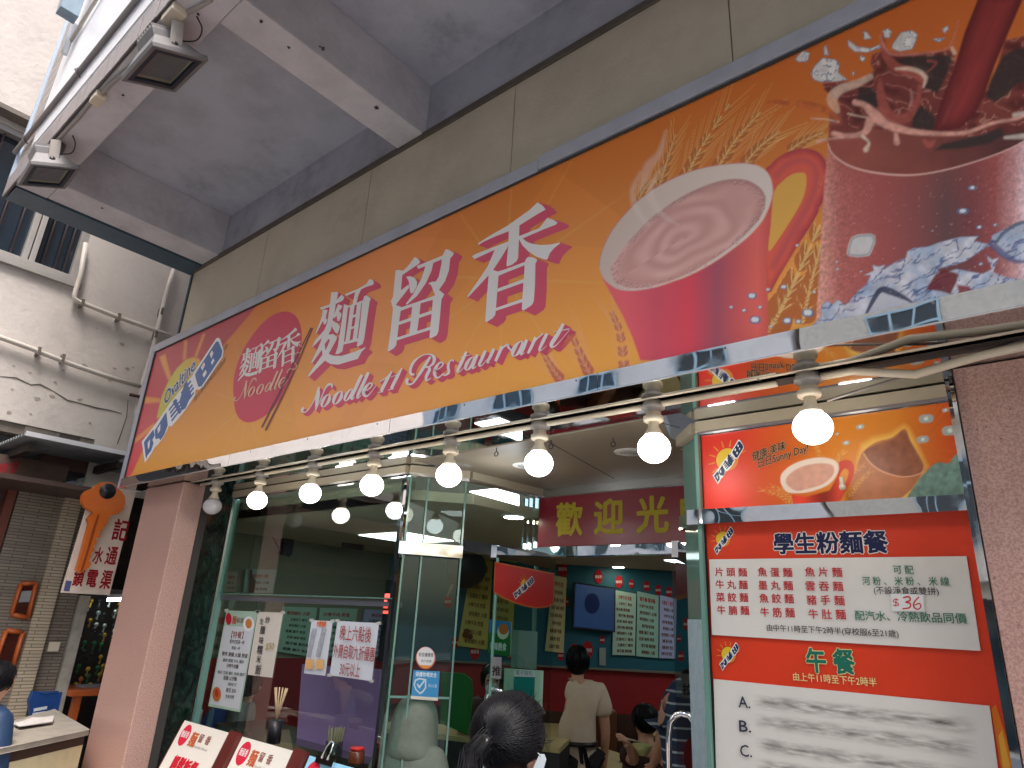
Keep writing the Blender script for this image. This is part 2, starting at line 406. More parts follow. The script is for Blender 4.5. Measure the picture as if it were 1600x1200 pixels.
for xx in (-5.7, -4.6, -3.3, -2.2):
    MB().tube([(xx, YE - .005, ZB + .36), (xx, YE - .03, ZB + .375), (xx, YE - .05, ZB + .40), (xx, YE - .03, ZB + .43), (xx, YE - .005, ZB + .44)], .005, 6).build('pipe_clip', mat('clip_dark', s(90, 84, 84), .5), B)
p1 = at(110, 65, YE - .03); p2 = at(150, 0, YE - .03)
MB().tube([p1, p2, p2 + (p2 - p1)], .013, 8).build('riser_pipe', pipe_m, B)
MB().tube([p1 + Vector((-.01, -.01, -.12)), p1 + Vector((0, -.01, .16))], .022, 10).build('pipe_collar', white_metal, B)
q0 = at(112, 4, YE - .12); MB().box(q0.x - .06, q0.x + .05, YE - .18, YE - .06, q0.z - .12, q0.z + .5).build('blue_bracket_box', mat('faded_blue_metal', s(126, 146, 162), .5, noise=.2), B)
# dark voids / cracks in the render: shallow chips under the beams
chip = mat('exposed_chip', s(70, 68, 74), .9, noise=.4, nscale=40)
for (u, v, r) in [(408, 33, 5), (451, 74, 4), (505, 76, 6), (588, 168, 7), (192, 148, 4), (103, 205, 5), (310, 22, 4), (500, 72, 3), (160, 325, 4)]:
    c = atz(u, v, ZB - .002); m = MB(); n = 9
    rr = r / 420.0
    pts = [c + Vector((math.cos(2 * PI * k / n) * rr * random.uniform(.4, 1.1), math.sin(2 * PI * k / n) * rr * random.uniform(.4, 1.1), 0)) for k in range(n)]
    m.slab(pts, (0, 0, -.004)); m.build('plaster_chip', chip, B)
# cable along edge beam + boxes
cab = [(330, 0), (285, 25), (262, 45), (235, 75), (212, 98), (175, 130), (158, 148), (140, 162), (122, 185), (103, 205), (88, 222), (76, 240)]
MB().tube([atz(u, v, ZB - .014) for u, v in cab], .0125, 8).build('conduit', pvc_grey, B)
for (u, v, a) in [(272, 26, .07), (153, 155, .055)]:
    c = atz(u, v, ZB - .03); MB().box(c.x - a, c.x + a, c.y - a * .55, c.y + a * .55, ZB - .05, ZB - .001).build('junction_box', pvc, B, bevel=.006)
# pillars of pink granite
MB().box(-5.70, -5.06, 2.2, 2.37, 0, ZU - .004).build('granite_pillar', granite, B, bevel=.006)
MB().box(-5.10, -5.068, 2.372, 2.43, 0, ZU - .004).build('pillar_channel', joint_dark, B)
MB().box(-.243, .9, 2.485, 3.2, 0, ZU - .002).build('granite_pillar', granite, B, bevel=.006)
MB().box(-.9, 3, 2.0, 2.483, ZU - .06, ZU - .004).build('dark_ledge', darkm, B) if False else None
m = MB().box(-.281, -.2445, 2.6, 2.7, 0, ZU - .003); m.build('pillar_trim', chrome, B)
MB().box(-.256, -.2445, 2.47, 2.6, 0, ZU - .003).build('pillar_trim', chrome, B)
MB().box(-5.9, -5.12, YG, YG + .05, 0, ZU - .003).build('marble_panel', marble, B)
MB().box(-5.115, -5.09, YG - .02, YG + .03, 0, ZU - .003).build('steel_jamb', chrome, B)
# ---- recess walls, ceiling
MB().box(-6.0, -5.4, 2.73, 2.8, ZU, 4.6).build('flank_wall', cream, B); MB().box(-6.34, -6.262, 2.6, 12, 0, 5).build('flank_wall', cream, B)
CE = 2.735
zr = ZU - .004
m = MB(); m.slab([(-2.93, 2.56, zr), (-1.30, 2.49, zr), (-1.42, 2.80, zr), (-1.42, 3.72, zr), (-2.80, 3.72, zr), (-2.84, 2.97, zr)], (0, 0, .06)); m.build('porch_ceiling', mat('porch_panel', s(128, 116, 100), .4, noise=.08, nscale=3), B)
jn = MB()
for (a, b_) in [((856, 690), (960, 748)), ((985, 648), (1062, 668))]:
    A, C_ = atz(*a, zr), atz(*b_, zr); d = (C_ - A).normalized() * .004; pp = Vector((-d.y, d.x, 0)) * .6
    jn.slab([A - pp, A + pp, C_ + pp, C_ - pp], (0, 0, -.0015))
jn.build('ceiling_joint', joint_dark, B)
# cornice following window, chamfers and recess
def cornice(pts, h=.045, t=.035):
    for a, b_ in zip(pts[:-1], pts[1:]):
        a, b_ = Vector(a), Vector(b_); d = (b_ - a).normalized(); nrm = Vector((d.y, -d.x, 0))
        MB().obox(a + Vector((0, 0, -h)), b_ - a, nrm * t, (0, 0, h)).build('cornice', tan, B)
        MB().obox(a + Vector((0, 0, -h - .016)), b_ - a, nrm * (t * .5), (0, 0, .015)).build('cornice_trim', chrome, B)
cornice([(-5.09, YG, zr), (-3.06, YG, zr)])
cornice([(-3.06, YG, zr), (-2.85, 2.94, zr)])
cornice([(-2.85, 2.94, zr), (-2.79, 3.6, zr)])
cornice([(-1.37, 2.83, zr), (-1.215, 2.66, zr)])
cornice([(-1.215, 2.66, zr), (-.285, 2.66, zr)])
zhd = at(960, 766, 3.57).z; m = MB().box(-2.79, -1.40, 3.57, 3.60, zhd, zr); m.build('transom_head', mat('satin_steel', (.45, .45, .44, 1), .25, metal=.9), B)
# hooks and downlights in porch ceiling
for i, (u, v) in enumerate([(776, 700), (861, 688), (958, 684)]):
    c = atz(u, v, zr); m = MB().tube([c, c - Vector((0, 0, .02))], .0025, 6)
    R_ = .012; m.tube([c + Vector((R_ * math.sin(t), 0, -.032 + R_ * math.cos(t))) for t in np.linspace(.3, 2 * PI - .1, 14)], .0025, 6)
    h = m.build('ceiling_hook', black); tag(h, ['small black hook in the porch ceiling, leftmost', 'small black hook beside the fifth bulb from the left that hangs over the door', 'small black hook in the porch ceiling, rightmost'][i], 'hook', 'hooks in the porch ceiling')
for i, (u, v) in enumerate([(822, 727), (984, 706)]):
    c = atz(u, v, zr); d = thing('ceiling_downlight', ['unlit round downlight in the porch ceiling, left one', 'unlit round downlight in the porch ceiling, right one'][i], 'downlight', tuple(c), 'porch downlights')
    MB().lathe([(.07, -.006), (.078, -.004), (.08, 0)], c, 28).build('trim_ring', mat('pale_ring', (.55, .54, .5, 1), .3), d)
    MB().lathe([(.045, -.0085), (.05, -.0065)], c, 24).build('lamp_face', mat('dull_lamp', (.35, .34, .32, 1), .2), d)

# ================================================================== THE SIGN
YS = 2.1; ZT = 3.80; ZP = 2.688; XL = -5.93; XR = 1.6
SG = thing('shop_sign', 'long orange printed sign with white lettering and drinks over the shopfront', 'sign', (-2, YS, 3.2))
# frame
fx = [-6.0, -1.72, XR]
MB().box(fx[0], fx[1], YS - .010, YW - .002, ZT + .004, ZT + .075).build('frame_top', frame_m, SG, bevel=.003)
MB().box(fx[1] + .003, fx[2], YS - .012, YW - .002, ZT + .012, ZT + .088).build('frame_top', frame_m, SG, bevel=.003)
MB().box(-6.0, XL, YS - .012, YW - .002, ZU, ZT + .003).build('frame_side', frame_m, SG, bevel=.003)
MB().box(XL, XR, YS + .006, YS + .12, ZU + .02, ZT).build('light_box', white_metal, SG)
m = MB(); m.box(XL + .001, XR, YS - .006, YS + .003, ZT - .004, ZT + .003); m.box(XL + .001, XL + .010, YS - .006, YS + .003, ZP, ZT - .013); m.build('shadow_gap', joint_dark, SG)
# polished fascia strips under the print, tipped a little
for a, b_, mm in [(-5.93, -4.2, chrome_w), (-4.197, -2.6, chrome_w), (-2.597, -1.36, chrome_s), (-1.357, XR, chrome_s)]:
    MB().slab([(a, YS - .020, ZP), (b_, YS - .020, ZP), (b_, YS - .02, ZU), (a, YS - .02, ZU)], (0, .012, 0)).build('fascia_strip', mm, SG)
zrm = [-5.8 + .62 * i for i in range(12)]
for xv in zrm: MB().ball((xv, YS - .0205, ZP - .012), .0045, 8, 5, (1, .5, 1)).build('rivet', grey_metal, SG)
m = MB().box(-5.93, XR, YS - .024, YS - .0205, ZU - .003, ZU + .003); m.build('bright_lip', mat('bright_lip', (.85, .85, .85, 1), .2, metal=.8), SG)
# mirror underside
for a, b_ in [(-5.93, -3.5), (-3.498, -1.215), (-1.213, XR)]:
    if b_ == -1.215:
        MB().slab([(a, YS - .018, ZU + .001), (b_, YS - .018, ZU + .001), (b_, 2.49, ZU + .001), (-1.30, 2.49, ZU + .001), (-2.93, 2.56, ZU + .001), (-2.95, YG + .1, ZU + .001), (a, YG + .1, ZU + .001)], (0, 0, .012)).build('mirror_underside', under, SG)
    else:
        MB().box(a, b_, YS - .018, YG + .1, ZU + .001, ZU + .013).build('mirror_underside', under, SG)

# ---- artwork of the print, painted on a fine grid of vertices in the sign plane
def inpoly(U, V, P):
    P = np.array(P, float); ins = np.zeros(U.shape, bool); n = len(P); j = n - 1
    for i in range(n):
        xi, yi = P[i]; xj, yj = P[j]
        c = ((yi > V) != (yj > V))
        with np.errstate(divide='ignore', invalid='ignore'): xx = (xj - xi) * (V - yi) / (yj - yi) + xi
        ins ^= c & (U < xx); j = i
    return ins
def segd(U, V, a, b):
    ax, ay = a[:2]; bx, by = b[:2]; dx, dy = bx - ax, by - ay; L = dx * dx + dy * dy + 1e-9
    t = np.clip(((U - ax) * dx + (V - ay) * dy) / L, 0, 1); return np.hypot(U - ax - t * dx, V - ay - t * dy), t
def pdist(U, V, P):
    d = np.full(U.shape, 1e9); n = len(P)
    for i in range(n): d = np.minimum(d, segd(U, V, P[i], P[(i + 1) % n])[0])
    return d
def vnoise(U, V, sc, seed=0, oct=4):
    out = np.zeros(U.shape); amp = 1; tot = 0
    for o in range(oct):
        r = np.random.default_rng(seed + o * 17).random((64, 64)); x = U / sc * 2 ** o; y = V / sc * 2 ** o
        xi = np.floor(x).astype(int); yi = np.floor(y).astype(int); fx = x - xi; fy = y - yi; fx = fx * fx * (3 - 2 * fx); fy = fy * fy * (3 - 2 * fy)
        g = lambda a, b: r[(xi + a) % 64, (yi + b) % 64]
        out += amp * ((g(0, 0) * (1 - fx) + g(1, 0) * fx) * (1 - fy) + (g(0, 1) * (1 - fx) + g(1, 1) * fx) * fy); tot += amp; amp *= .5
    return out / tot
K = 1.2
def lc(c, k=K): return np.array(s(*c, k)[:3])
class Paint:
    def __init__(s, x0, x1, z0, z1, step, y):
        s.nx = int((x1 - x0) / step) + 1; s.nz = int((z1 - z0) / step) + 1
        s.X, s.Z = np.meshgrid(np.linspace(x0, x1, s.nx), np.linspace(z0, z1, s.nz)); s.y = y
        d = np.stack([s.X - CAM.x, np.full(s.X.shape, y - CAM.y), s.Z - CAM.z], -1)
        dz = d @ np.array(RZ); dz = np.where(dz < .2, .2, dz)
        s.U = 800 + FPX * (d @ np.array(RX)) / dz; s.V = 600 + FPX * (d @ np.array(RY)) / dz
        s.C = np.zeros(s.X.shape + (3,))
    def box(s, P, pad):
        P = np.array(P, float); return (s.U > P[:, 0].min() - pad) & (s.U < P[:, 0].max() + pad) & (s.V > P[:, 1].min() - pad) & (s.V < P[:, 1].max() + pad)
    def blend(s, idx, a, col):
        a = np.clip(a, 0, 1)[:, None]; s.C[idx] = s.C[idx] * (1 - a) + col * a
    def fill(s, P, col, soft=1.0, op=1.0, fn=None):
        m = s.box(P, soft * 2); idx = np.nonzero(m); 
        if not len(idx[0]): return
        U, V = s.U[idx], s.V[idx]; d = pdist(U, V, P); ins = inpoly(U, V, P); sd = np.where(ins, d, -d)
        a = np.clip(sd / (2 * soft) + .5, 0, 1) * op
        c = lc(col) if fn is None else fn(U, V, sd)
        s.blend(idx, a, c)
    def brush(s, P, col, soft=.8, op=1.0, n=5, fn=None):
        q = smooth_path(P, n) if n > 1 else [np.array(p, float) for p in P]; m = s.box([p[:2] for p in q], max(p[2] for p in q) + 3); idx = np.nonzero(m)
        if not len(idx[0]): return
        U, V = s.U[idx], s.V[idx]; sd = np.full(U.shape, -1e9)
        for a, b in zip(q[:-1], q[1:]):
            d, t = segd(U, V, a, b); sd = np.maximum(sd, (a[2] + (b[2] - a[2]) * t) / 2 - d)
        c = lc(col) if fn is None else fn(U, V, sd)
        s.blend(idx, np.clip(sd / (2 * soft) + .5, 0, 1) * op, c)
    def build(s, name, parent, m):
        nx, nz = s.nx, s.nz; me = bpy.data.meshes.new(name); off = base(parent)
        co = np.stack([s.X - off.x, np.full(s.X.shape, s.y - off.y), s.Z - off.z], -1).reshape(-1, 3)
        i = np.arange(nx * nz).reshape(nz, nx); F = np.stack([i[:-1, :-1], i[:-1, 1:], i[1:, 1:], i[1:, :-1]], -1).reshape(-1, 4)
        me.vertices.add(len(co)); me.vertices.foreach_set('co', co.ravel()); me.loops.add(F.size); me.loops.foreach_set('vertex_index', F.ravel())
        me.polygons.add(len(F)); me.polygons.foreach_set('loop_start', np.arange(0, F.size, 4)); me.polygons.foreach_set('loop_total', np.full(len(F), 4))
        me.update(); a = me.color_attributes.new('Col', 'FLOAT_COLOR', 'POINT')
        a.data.foreach_set('color', np.concatenate([s.C, np.ones(s.C.shape[:2] + (1,))], -1).reshape(-1).astype(np.float32))
        me.materials.append(m); o = bpy.data.objects.new(name, me); COL.objects.link(o); o.parent = parent; return o
def T(P, sx, ox, oy): return [(x / sx + ox, y / sx + oy) + tuple(r) for x, y, *r in P]
def cl_(P, n=3):
    q = [(x, y, 0) for x, y in P]; q = smooth_path([q[-1]] + q + [q[0], q[1]], n); return [tuple(p[:2]) for p in q[n:-n - 1]]
def Tb(P, sx, ox, oy): return [(x / sx + ox, y / sx + oy, w / sx) for x, y, w in P]

def sign_background(p):
    U, V = p.U, p.V; X, Z = p.X, p.Z
    a = lc((228, 160, 72)); b = lc((206, 116, 48)); c_ = lc((236, 150, 104)); d = lc((198, 92, 36))
    t = np.clip((Z - ZP) / (ZT - ZP), 0, 1)
    C = a * (1 - t[..., None]) + b * t[..., None]
    # peach patch in the middle, burnt orange to the right
    m = np.exp(-((X + 2.9) / .62) ** 2) * (1 - .3 * t); C = C * (1 - .55 * m[..., None]) + c_ * .55 * m[..., None]
    r = np.clip((X + 1.6) / 1.5, 0, 1) * np.clip(t * 1.3, 0, 1); C = C * (1 - .7 * r[..., None]) + d * .7 * r[..., None]
    # facets
    for (x0, z0, nx_, nz_, st) in [(-3.75, 3.3, 1, .5, .05), (-2.9, 3.0, -1, .7, .05), (-2.2, 3.3, .8, -1, .05), (-1.7, 3.4, .4, 1, -.05), (-1.1, 3.2, 1, .9, -.06), (-3.3, 3.2, .3, 1, .04)]:
        sd = (X - x0) * nx_ + (Z - z0) * nz_; C = C * (1 + st * (sd > 0))[..., None]
    p.C = C
    for (cx, cz) in [(-4.12, 3.02), (-1.9, 3.28)]:
        for k in range(10):
            an = k * PI / 5 + .3; sd = np.abs((X - cx) * math.sin(an) - (Z - cz) * math.cos(an)); al = (X - cx) * math.cos(an) + (Z - cz) * math.sin(an)
            q = np.clip(1.5 - sd / .006, 0, 1) * np.clip(1 - al / .9, 0, 1) * (al > 0) * .35
            p.C = p.C * (1 - q[..., None]) + lc((244, 190, 110)) * q[..., None]
PL = Paint(XL + .012, -2.0, ZP, ZT - .004, .0075, YS + .004); sign_background(PL)
PRR = Paint(-1.9995 - .0005, .2, ZP, ZT - .004, .0038, YS + .004); sign_background(PRR)
# left: red corner, sun and rays, red oval
PL.fill([(238, 540), (404, 474), (385, 498), (350, 538), (300, 600), (255, 655), (225, 700), (205, 742), (190, 752)], (208, 84, 92), 1.2,
        fn=lambda U, V, sd: lc((184, 74, 82)) * (1 - np.clip((V - 520) / 200, 0, 1))[:, None] + lc((218, 84, 92)) * np.clip((V - 520) / 200, 0, 1)[:, None])
for r_ in [[(195, 290), (240, 265), (290, 455), (262, 470)], [(390, 160), (412, 160), (402, 305), (378, 310)], [(533, 110), (555, 105), (487, 292), (468, 285)], [(75, 596), (80, 652), (212, 642), (195, 612)], [(0, 930), (150, 805), (175, 830), (0, 965)]]:
    PL.fill(T(r_, 5, 210, 500), (228, 158, 86), 1.5, .9)
sunp = T([(175, 770), (190, 690), (215, 590), (265, 480), (330, 380), (400, 310), (460, 290), (500, 300), (520, 330), (440, 480), (330, 620), (240, 740)], 5, 210, 500)
PL.fill(sunp, (216, 196, 84), 1.2, fn=lambda U, V, sd: lc((206, 196, 84)) * (1 - np.clip((U - 275) / 40, 0, 1))[:, None] + lc((236, 160, 84)) * np.clip((U - 275) / 40, 0, 1)[:, None])
oval = [(78, 760), (85, 650), (120, 520), (180, 390), (260, 270), (350, 170), (440, 110), (530, 92), (600, 120), (645, 190), (662, 290), (655, 400), (630, 520), (580, 660), (500, 810), (400, 940), (300, 1010), (210, 1037), (140, 1010), (95, 930)]
oval = [tuple(q[:2]) for q in smooth_path([(a, b, 0) for a, b in oval + [oval[0]]], 4)]
# right: wheat, mug, glass
def ear(p, pts, wd, c1=(186, 104, 52), c2=(244, 200, 128), n=11, awn=1.0):
    q = smooth_path([(x, y, 0) for x, y in pts], 8); L = len(q)
    for k in range(n):
        f = k / (n - 1); i = int(f * (L - 2)); a = np.array(q[i][:2]); d = np.array(q[min(i + 3, L - 1)][:2]) - a; ln = np.hypot(*d) + 1e-9; d /= ln; nn = np.array([-d[1], d[0]])
        w_ = wd * (1 - .55 * f)
        for sg in (-1, 1):
            b = a + nn * sg * w_ * .55 + d * wd * .75
            p.brush([(a[0], a[1], w_ * .30), ((a[0] + b[0]) / 2 + nn[0] * sg * w_ * .12, (a[1] + b[1]) / 2 + nn[1] * sg * w_ * .12, w_ * .66), (b[0], b[1], w_ * .10)], c1, .6, .95, 3)
            p.brush([(a[0], a[1], .6), (b[0], b[1], w_ * .13)], c2, .5, .8, 2)
            if awn:
                e_ = b + (d * 1.6 + nn * sg * .45) * wd * awn; p.brush([(b[0], b[1], .9), (e_[0], e_[1], .3)], c2, .5, .55, 1)
        c = a + d * wd * .7
        p.brush([(a[0], a[1], w_ * .2), (c[0], c[1], w_ * .28)], c2, .6, .65, 1)
g = lambda P: [(x / 2.2857 + 900, y / 2.2857) for x, y in P]
for P_, w_ in [([(290, 690), (320, 590), (352, 490)], 13), ([(385, 650), (440, 540), (545, 375)], 17), ([(500, 610), (570, 500), (650, 410)], 16), ([(600, 590), (650, 530), (715, 478)], 15), ([(760, 540), (810, 505), (870, 478)], 13), ([(215, 740), (235, 690), (262, 650)], 9)]:
    ear(PRR, g(P_), w_, awn=1.8)
for P_, w_ in [([(688, 1180), (745, 1080), (860, 830)], 38), ([(810, 1150), (835, 1030), (868, 900)], 26)]: ear(PRR, g(P_), w_, n=12, awn=.3)
h_ = lambda P: [(x / 3.158 + 450, y / 3.158 + 300) for x, y in P]
for P_, w_ in [([(1490, 900), (1450, 820), (1400, 700)], 13), ([(1350, 930), (1310, 880), (1262, 800)], 12), ([(1660, 880), (1640, 700), (1600, 600)], 12)]:
    for PP in (PL, PRR): ear(PP, h_(P_), w_, (200, 110, 84), (236, 176, 130), awn=2.2)
def mugbody(U, V, sd):
    t = np.clip((U - 945) / 265, 0, 1); st = np.array([0, .12, .3, .5, .66, .78, .9, 1.0]); cs = np.array([lc(c) for c in [(226, 104, 106), (232, 98, 106), (212, 84, 98), (222, 74, 88), (168, 84, 98), (206, 92, 92), (228, 106, 94), (204, 84, 76)]])
    return np.stack([np.interp(t, st, cs[:, k]) for k in range(3)], -1)
P = PRR
outer = T([(120, 720), (128, 660), (150, 600), (185, 535), (230, 475), (280, 420), (330, 372), (390, 327), (450, 290), (520, 255), (600, 224), (680, 203), (760, 190), (820, 184), (880, 182), (930, 190), (970, 208), (1000, 235), (1018, 275), (1026, 340), (1015, 390), (1000, 430), (975, 480), (940, 525), (890, 575), (830, 622), (765, 670), (700, 712), (630, 750), (560, 782), (490, 806), (430, 826), (360, 840), (300, 848), (250, 846), (210, 836), (170, 810), (140, 778)], 3.3325, 900, 200)
body = T([(122, 735), (140, 790), (190, 880), (240, 970), (290, 1080), (335, 1210), (1000, 1210), (1000, 900), (990, 700), (1005, 500), (1025, 350), (900, 300), (400, 500)], 3.3325, 900, 200)
hout = T([(985, 225), (1010, 195), (1050, 155), (1110, 122), (1150, 110), (1200, 106), (1255, 122), (1290, 155), (1308, 200), (1312, 270), (1290, 370), (1240, 480), (1150, 620), (1060, 770), (1000, 860), (960, 700), (980, 400)], 3.3325, 900, 200)
hin = T([(1003, 640), (1060, 570), (1130, 462), (1178, 375), (1198, 300), (1192, 236), (1130, 240), (1075, 278), (1030, 340), (1015, 500)], 3.3325, 900, 200)
P.fill(cl_(hout), (196, 74, 66), 1, fn=lambda U, V, sd: lc((176, 62, 70)) + (lc((222, 96, 74)) - lc((176, 62, 70))) * np.clip(sd / 12 + vnoise(U, V, 40, 4) - .5, 0, 1)[:, None])
P.brush(Tb([(1040, 250, 14), (1100, 190, 22), (1180, 165, 24), (1240, 200, 26), (1250, 290, 30), (1200, 420, 34), (1100, 590, 34), (1030, 720, 28)], 3.3325, 900, 200), (168, 74, 96), 6, .5)
P.fill(cl_(hin, 4), (226, 170, 78), 1)
P.fill(body, (200, 60, 74), 1, fn=mugbody)
P.fill(cl_(outer, 2), (212, 190, 174), 1, fn=lambda U, V, sd: lc((206, 184, 170)) + (lc((226, 208, 196)) - lc((206, 184, 170))) * np.clip((U - 940) / 250, 0, 1)[:, None])
liq = T([(178, 745), (195, 700), (230, 648), (275, 590), (325, 535), (375, 482), (430, 438), (495, 392), (560, 352), (630, 318), (700, 290), (765, 272), (830, 265), (885, 270), (930, 290), (965, 318), (985, 355), (985, 400), (972, 440), (940, 495), (880, 560), (820, 612), (755, 660), (690, 702), (625, 742), (560, 772), (490, 800), (430, 818), (370, 832), (310, 838), (260, 834), (225, 820), (195, 790)], 3.3325, 900, 200)
def liquid(U, V, sd):
    cx, cy = 1068, 372; dx, dy = U - cx, V - cy; a = math.radians(-32); rx = dx * math.cos(a) + dy * math.sin(a); ry = (-dx * math.sin(a) + dy * math.cos(a)) * 2.1
    rr = np.hypot(rx, ry); th = np.arctan2(ry, rx)
    sw = .5 + .5 * np.sin(rr / 6.5 + .6 * th + 9 * vnoise(U, V, 60, 2, 2)); sw *= np.clip(vnoise(U, V, 55, 9) * 1.6 - .2, 0, 1)
    c = lc((196, 138, 128)) + (lc((232, 186, 176)) - lc((196, 138, 128))) * sw[:, None]
    return (c * .6 + lc((216, 166, 156)) * .4) * (1 - .22 * np.clip(1 - sd / 9, 0, 1) * (V < 380))[:, None]
P.fill(cl_(liq, 2), (210, 150, 140), 1.2, fn=liquid)
for k in range(230):    # froth bubbles round the rim
    i = random.randrange(len(liq)); a, b = liq[i], liq[(i + 1) % len(liq)]; t = random.random(); x = a[0] + (b[0] - a[0]) * t; y = a[1] + (b[1] - a[1]) * t
    if 1090 < x < 1150 and y < 300: continue
    cx, cy = 1070, 368; f = random.uniform(.90, 1.0); x = cx + (x - cx) * f; y = cy + (y - cy) * f; r = random.uniform(.7, 2.1)
    P.brush([(x, y, r * 2), (x + .3, y, r * 2)], (172, 112, 100), .5, .75, 1); P.brush([(x - .3 * r, y - .3 * r, r), (x, y - .3 * r, r)], (236, 206, 196), .4, .8, 1)
P.brush([(x, y, 1.6) for x, y in outer[19:32]], (236, 120, 90), .5, .7, 1)
P.brush([(x, y, 1.2) for x, y in liq[19:32]], (240, 212, 200), .5, .8, 1)
P.brush([(x, y, 1.4) for x, y in outer[:16]], (196, 96, 96), .6, .7, 1)
for q in [[(1000, 300, 4), (1012, 262, 14), (1030, 240, 10), (1040, 205, 3)], [(1014, 352, 3), (996, 330, 9), (988, 300, 8), (1000, 270, 4)], [(1060, 352, 2), (1035, 335, 7), (1018, 310, 12), (1020, 285, 8), (1035, 262, 3)]]: P.brush(q, (238, 216, 204), 3, .32)
# glass
def gbody(U, V, sd):
    t = np.clip((U - 1275) / 325, 0, 1); st = [0, .04, .12, .3, .5, .62, .75, .86, .95, 1]; cs = np.array([lc(c) for c in [(206, 150, 134), (190, 130, 116), (164, 92, 84), (150, 76, 72), (122, 68, 66), (92, 64, 64), (112, 60, 62), (140, 74, 72), (176, 130, 128), (206, 176, 180)]])
    c = np.stack([np.interp(t, st, cs[:, k]) for k in range(3)], -1); n = vnoise(U, V, 3.0, 3, 2); e = np.clip(np.abs(t - .5) * 2.2 - .2, 0, 1)
    c = c * (1 + (n - .5)[:, None] * .9 * e[:, None]); up = np.clip((330 - V) / 110, 0, 1)[:, None]
    return (c * (1 - .25 * up) + lc((160, 72, 50)) * .25 * up) * 1.28
glassp = T([(385, 780), (376, 900), (352, 1150), (300, 2080), (1600, 2080), (1660, 800), (1600, 640), (500, 640)], 4, 1200, 0)
P.fill(glassp, (150, 80, 76), 1.5, fn=gbody)
P.fill(T([(385, 700), (376, 900), (400, 955), (440, 995), (500, 1030), (600, 1063), (700, 1082), (800, 1090), (950, 1088), (1100, 1062), (1250, 1022), (1400, 975), (1520, 925), (1620, 870), (1660, 600)], 4, 1200, 0), (132, 66, 56), 1.2,
       fn=lambda U, V, sd: (lc((160, 84, 70)) * (1 - np.clip((U - 1330) / 230, 0, 1))[:, None] + lc((92, 50, 48)) * np.clip((U - 1330) / 230, 0, 1)[:, None]) * (.85 + .3 * vnoise(U, V, 30, 5))[:, None])
P.brush(Tb([(376, 900, 8), (400, 958, 10), (480, 1022, 12), (600, 1066, 12), (780, 1092, 13), (950, 1090, 10), (1150, 1052, 9), (1350, 992, 8), (1500, 934, 8), (1620, 872, 8)], 4, 1200, 0), (226, 178, 164), .8, .9)
dark = (54, 46, 42)
def choc(U, V, sd):
    n = vnoise(U, V, 26, 11); e = np.clip(1 - sd / 5, 0, 1)
    w_ = vnoise(U, V, 34, 61, 2); q = vnoise(U + 40 * w_, V * 1.4 + 30 * w_, 24, 62, 2); hl = np.clip(1 - np.abs(q - .52) / .035, 0, 1) * .55; sh = np.clip((.42 - q) * 6, 0, 1) * .45
    c = (lc((156, 78, 64)) * (1 - n)[:, None] + lc((122, 52, 52)) * n[:, None]) * (.8 + .5 * e * vnoise(U, V, 18, 6))[:, None] * (1 - sh)[:, None]
    return c * (1 - hl)[:, None] + lc((216, 160, 140)) * hl[:, None]
for poly in [[(390, 860), (380, 780), (460, 770), (445, 640), (400, 600), (350, 560), (345, 520), (430, 515), (540, 508), (600, 490), (660, 440), (640, 400), (648, 345), (700, 320), (740, 310), (790, 330), (900, 335), (1050, 325), (1130, 310), (1165, 330), (1170, 400), (1120, 560), (1700, 560), (1700, 800), (1300, 850), (1050, 860), (860, 840), (640, 800), (560, 840)],
             [(1480, 250), (1600, 225), (1700, 230), (1700, 800), (1500, 820), (1300, 800), (1350, 600), (1430, 420)]]:
    P.fill(T(poly, 4, 1200, 0), (140, 68, 60), 1.5, fn=choc)
for poly in [[(800, 372), (900, 352), (1040, 348), (1140, 342), (1150, 380), (1110, 480), (1060, 588), (1010, 560), (970, 555), (1000, 480), (930, 440), (850, 415), (800, 400)], [(1470, 350), (1540, 310), (1600, 300), (1700, 310), (1700, 480), (1560, 520), (1480, 600), (1420, 640), (1360, 600), (1400, 480)],
             [(565, 545), (640, 545), (700, 600), (695, 660), (650, 690), (600, 640), (560, 620)], [(900, 720), (960, 660), (1040, 720), (1060, 820), (900, 800)], [(1090, 900), (1300, 850), (1450, 800), (1480, 840), (1380, 900), (1200, 930), (1040, 940)]]:
    P.fill(T(poly, 4, 1200, 0), dark, 2.2, .92)
P.fill(T([(1310, 0), (1330, -60), (1640, -60), (1590, 0), (1500, 210), (1420, 400), (1350, 600), (1290, 720), (1200, 800), (1030, 830), (1060, 700), (1110, 560), (1170, 400), (1230, 200)], 4, 1200, 0), (118, 38, 40), 1.5,
       fn=lambda U, V, sd: lc((96, 30, 34)) + (lc((152, 56, 52)) - lc((96, 30, 34))) * (np.clip(sd / 22, 0, 1) * (.6 + .6 * vnoise(U + V * .45, V * .12, 9, 8)))[:, None])
pink = (214, 156, 138); cream_ = (226, 196, 172); red_ = (164, 82, 70)
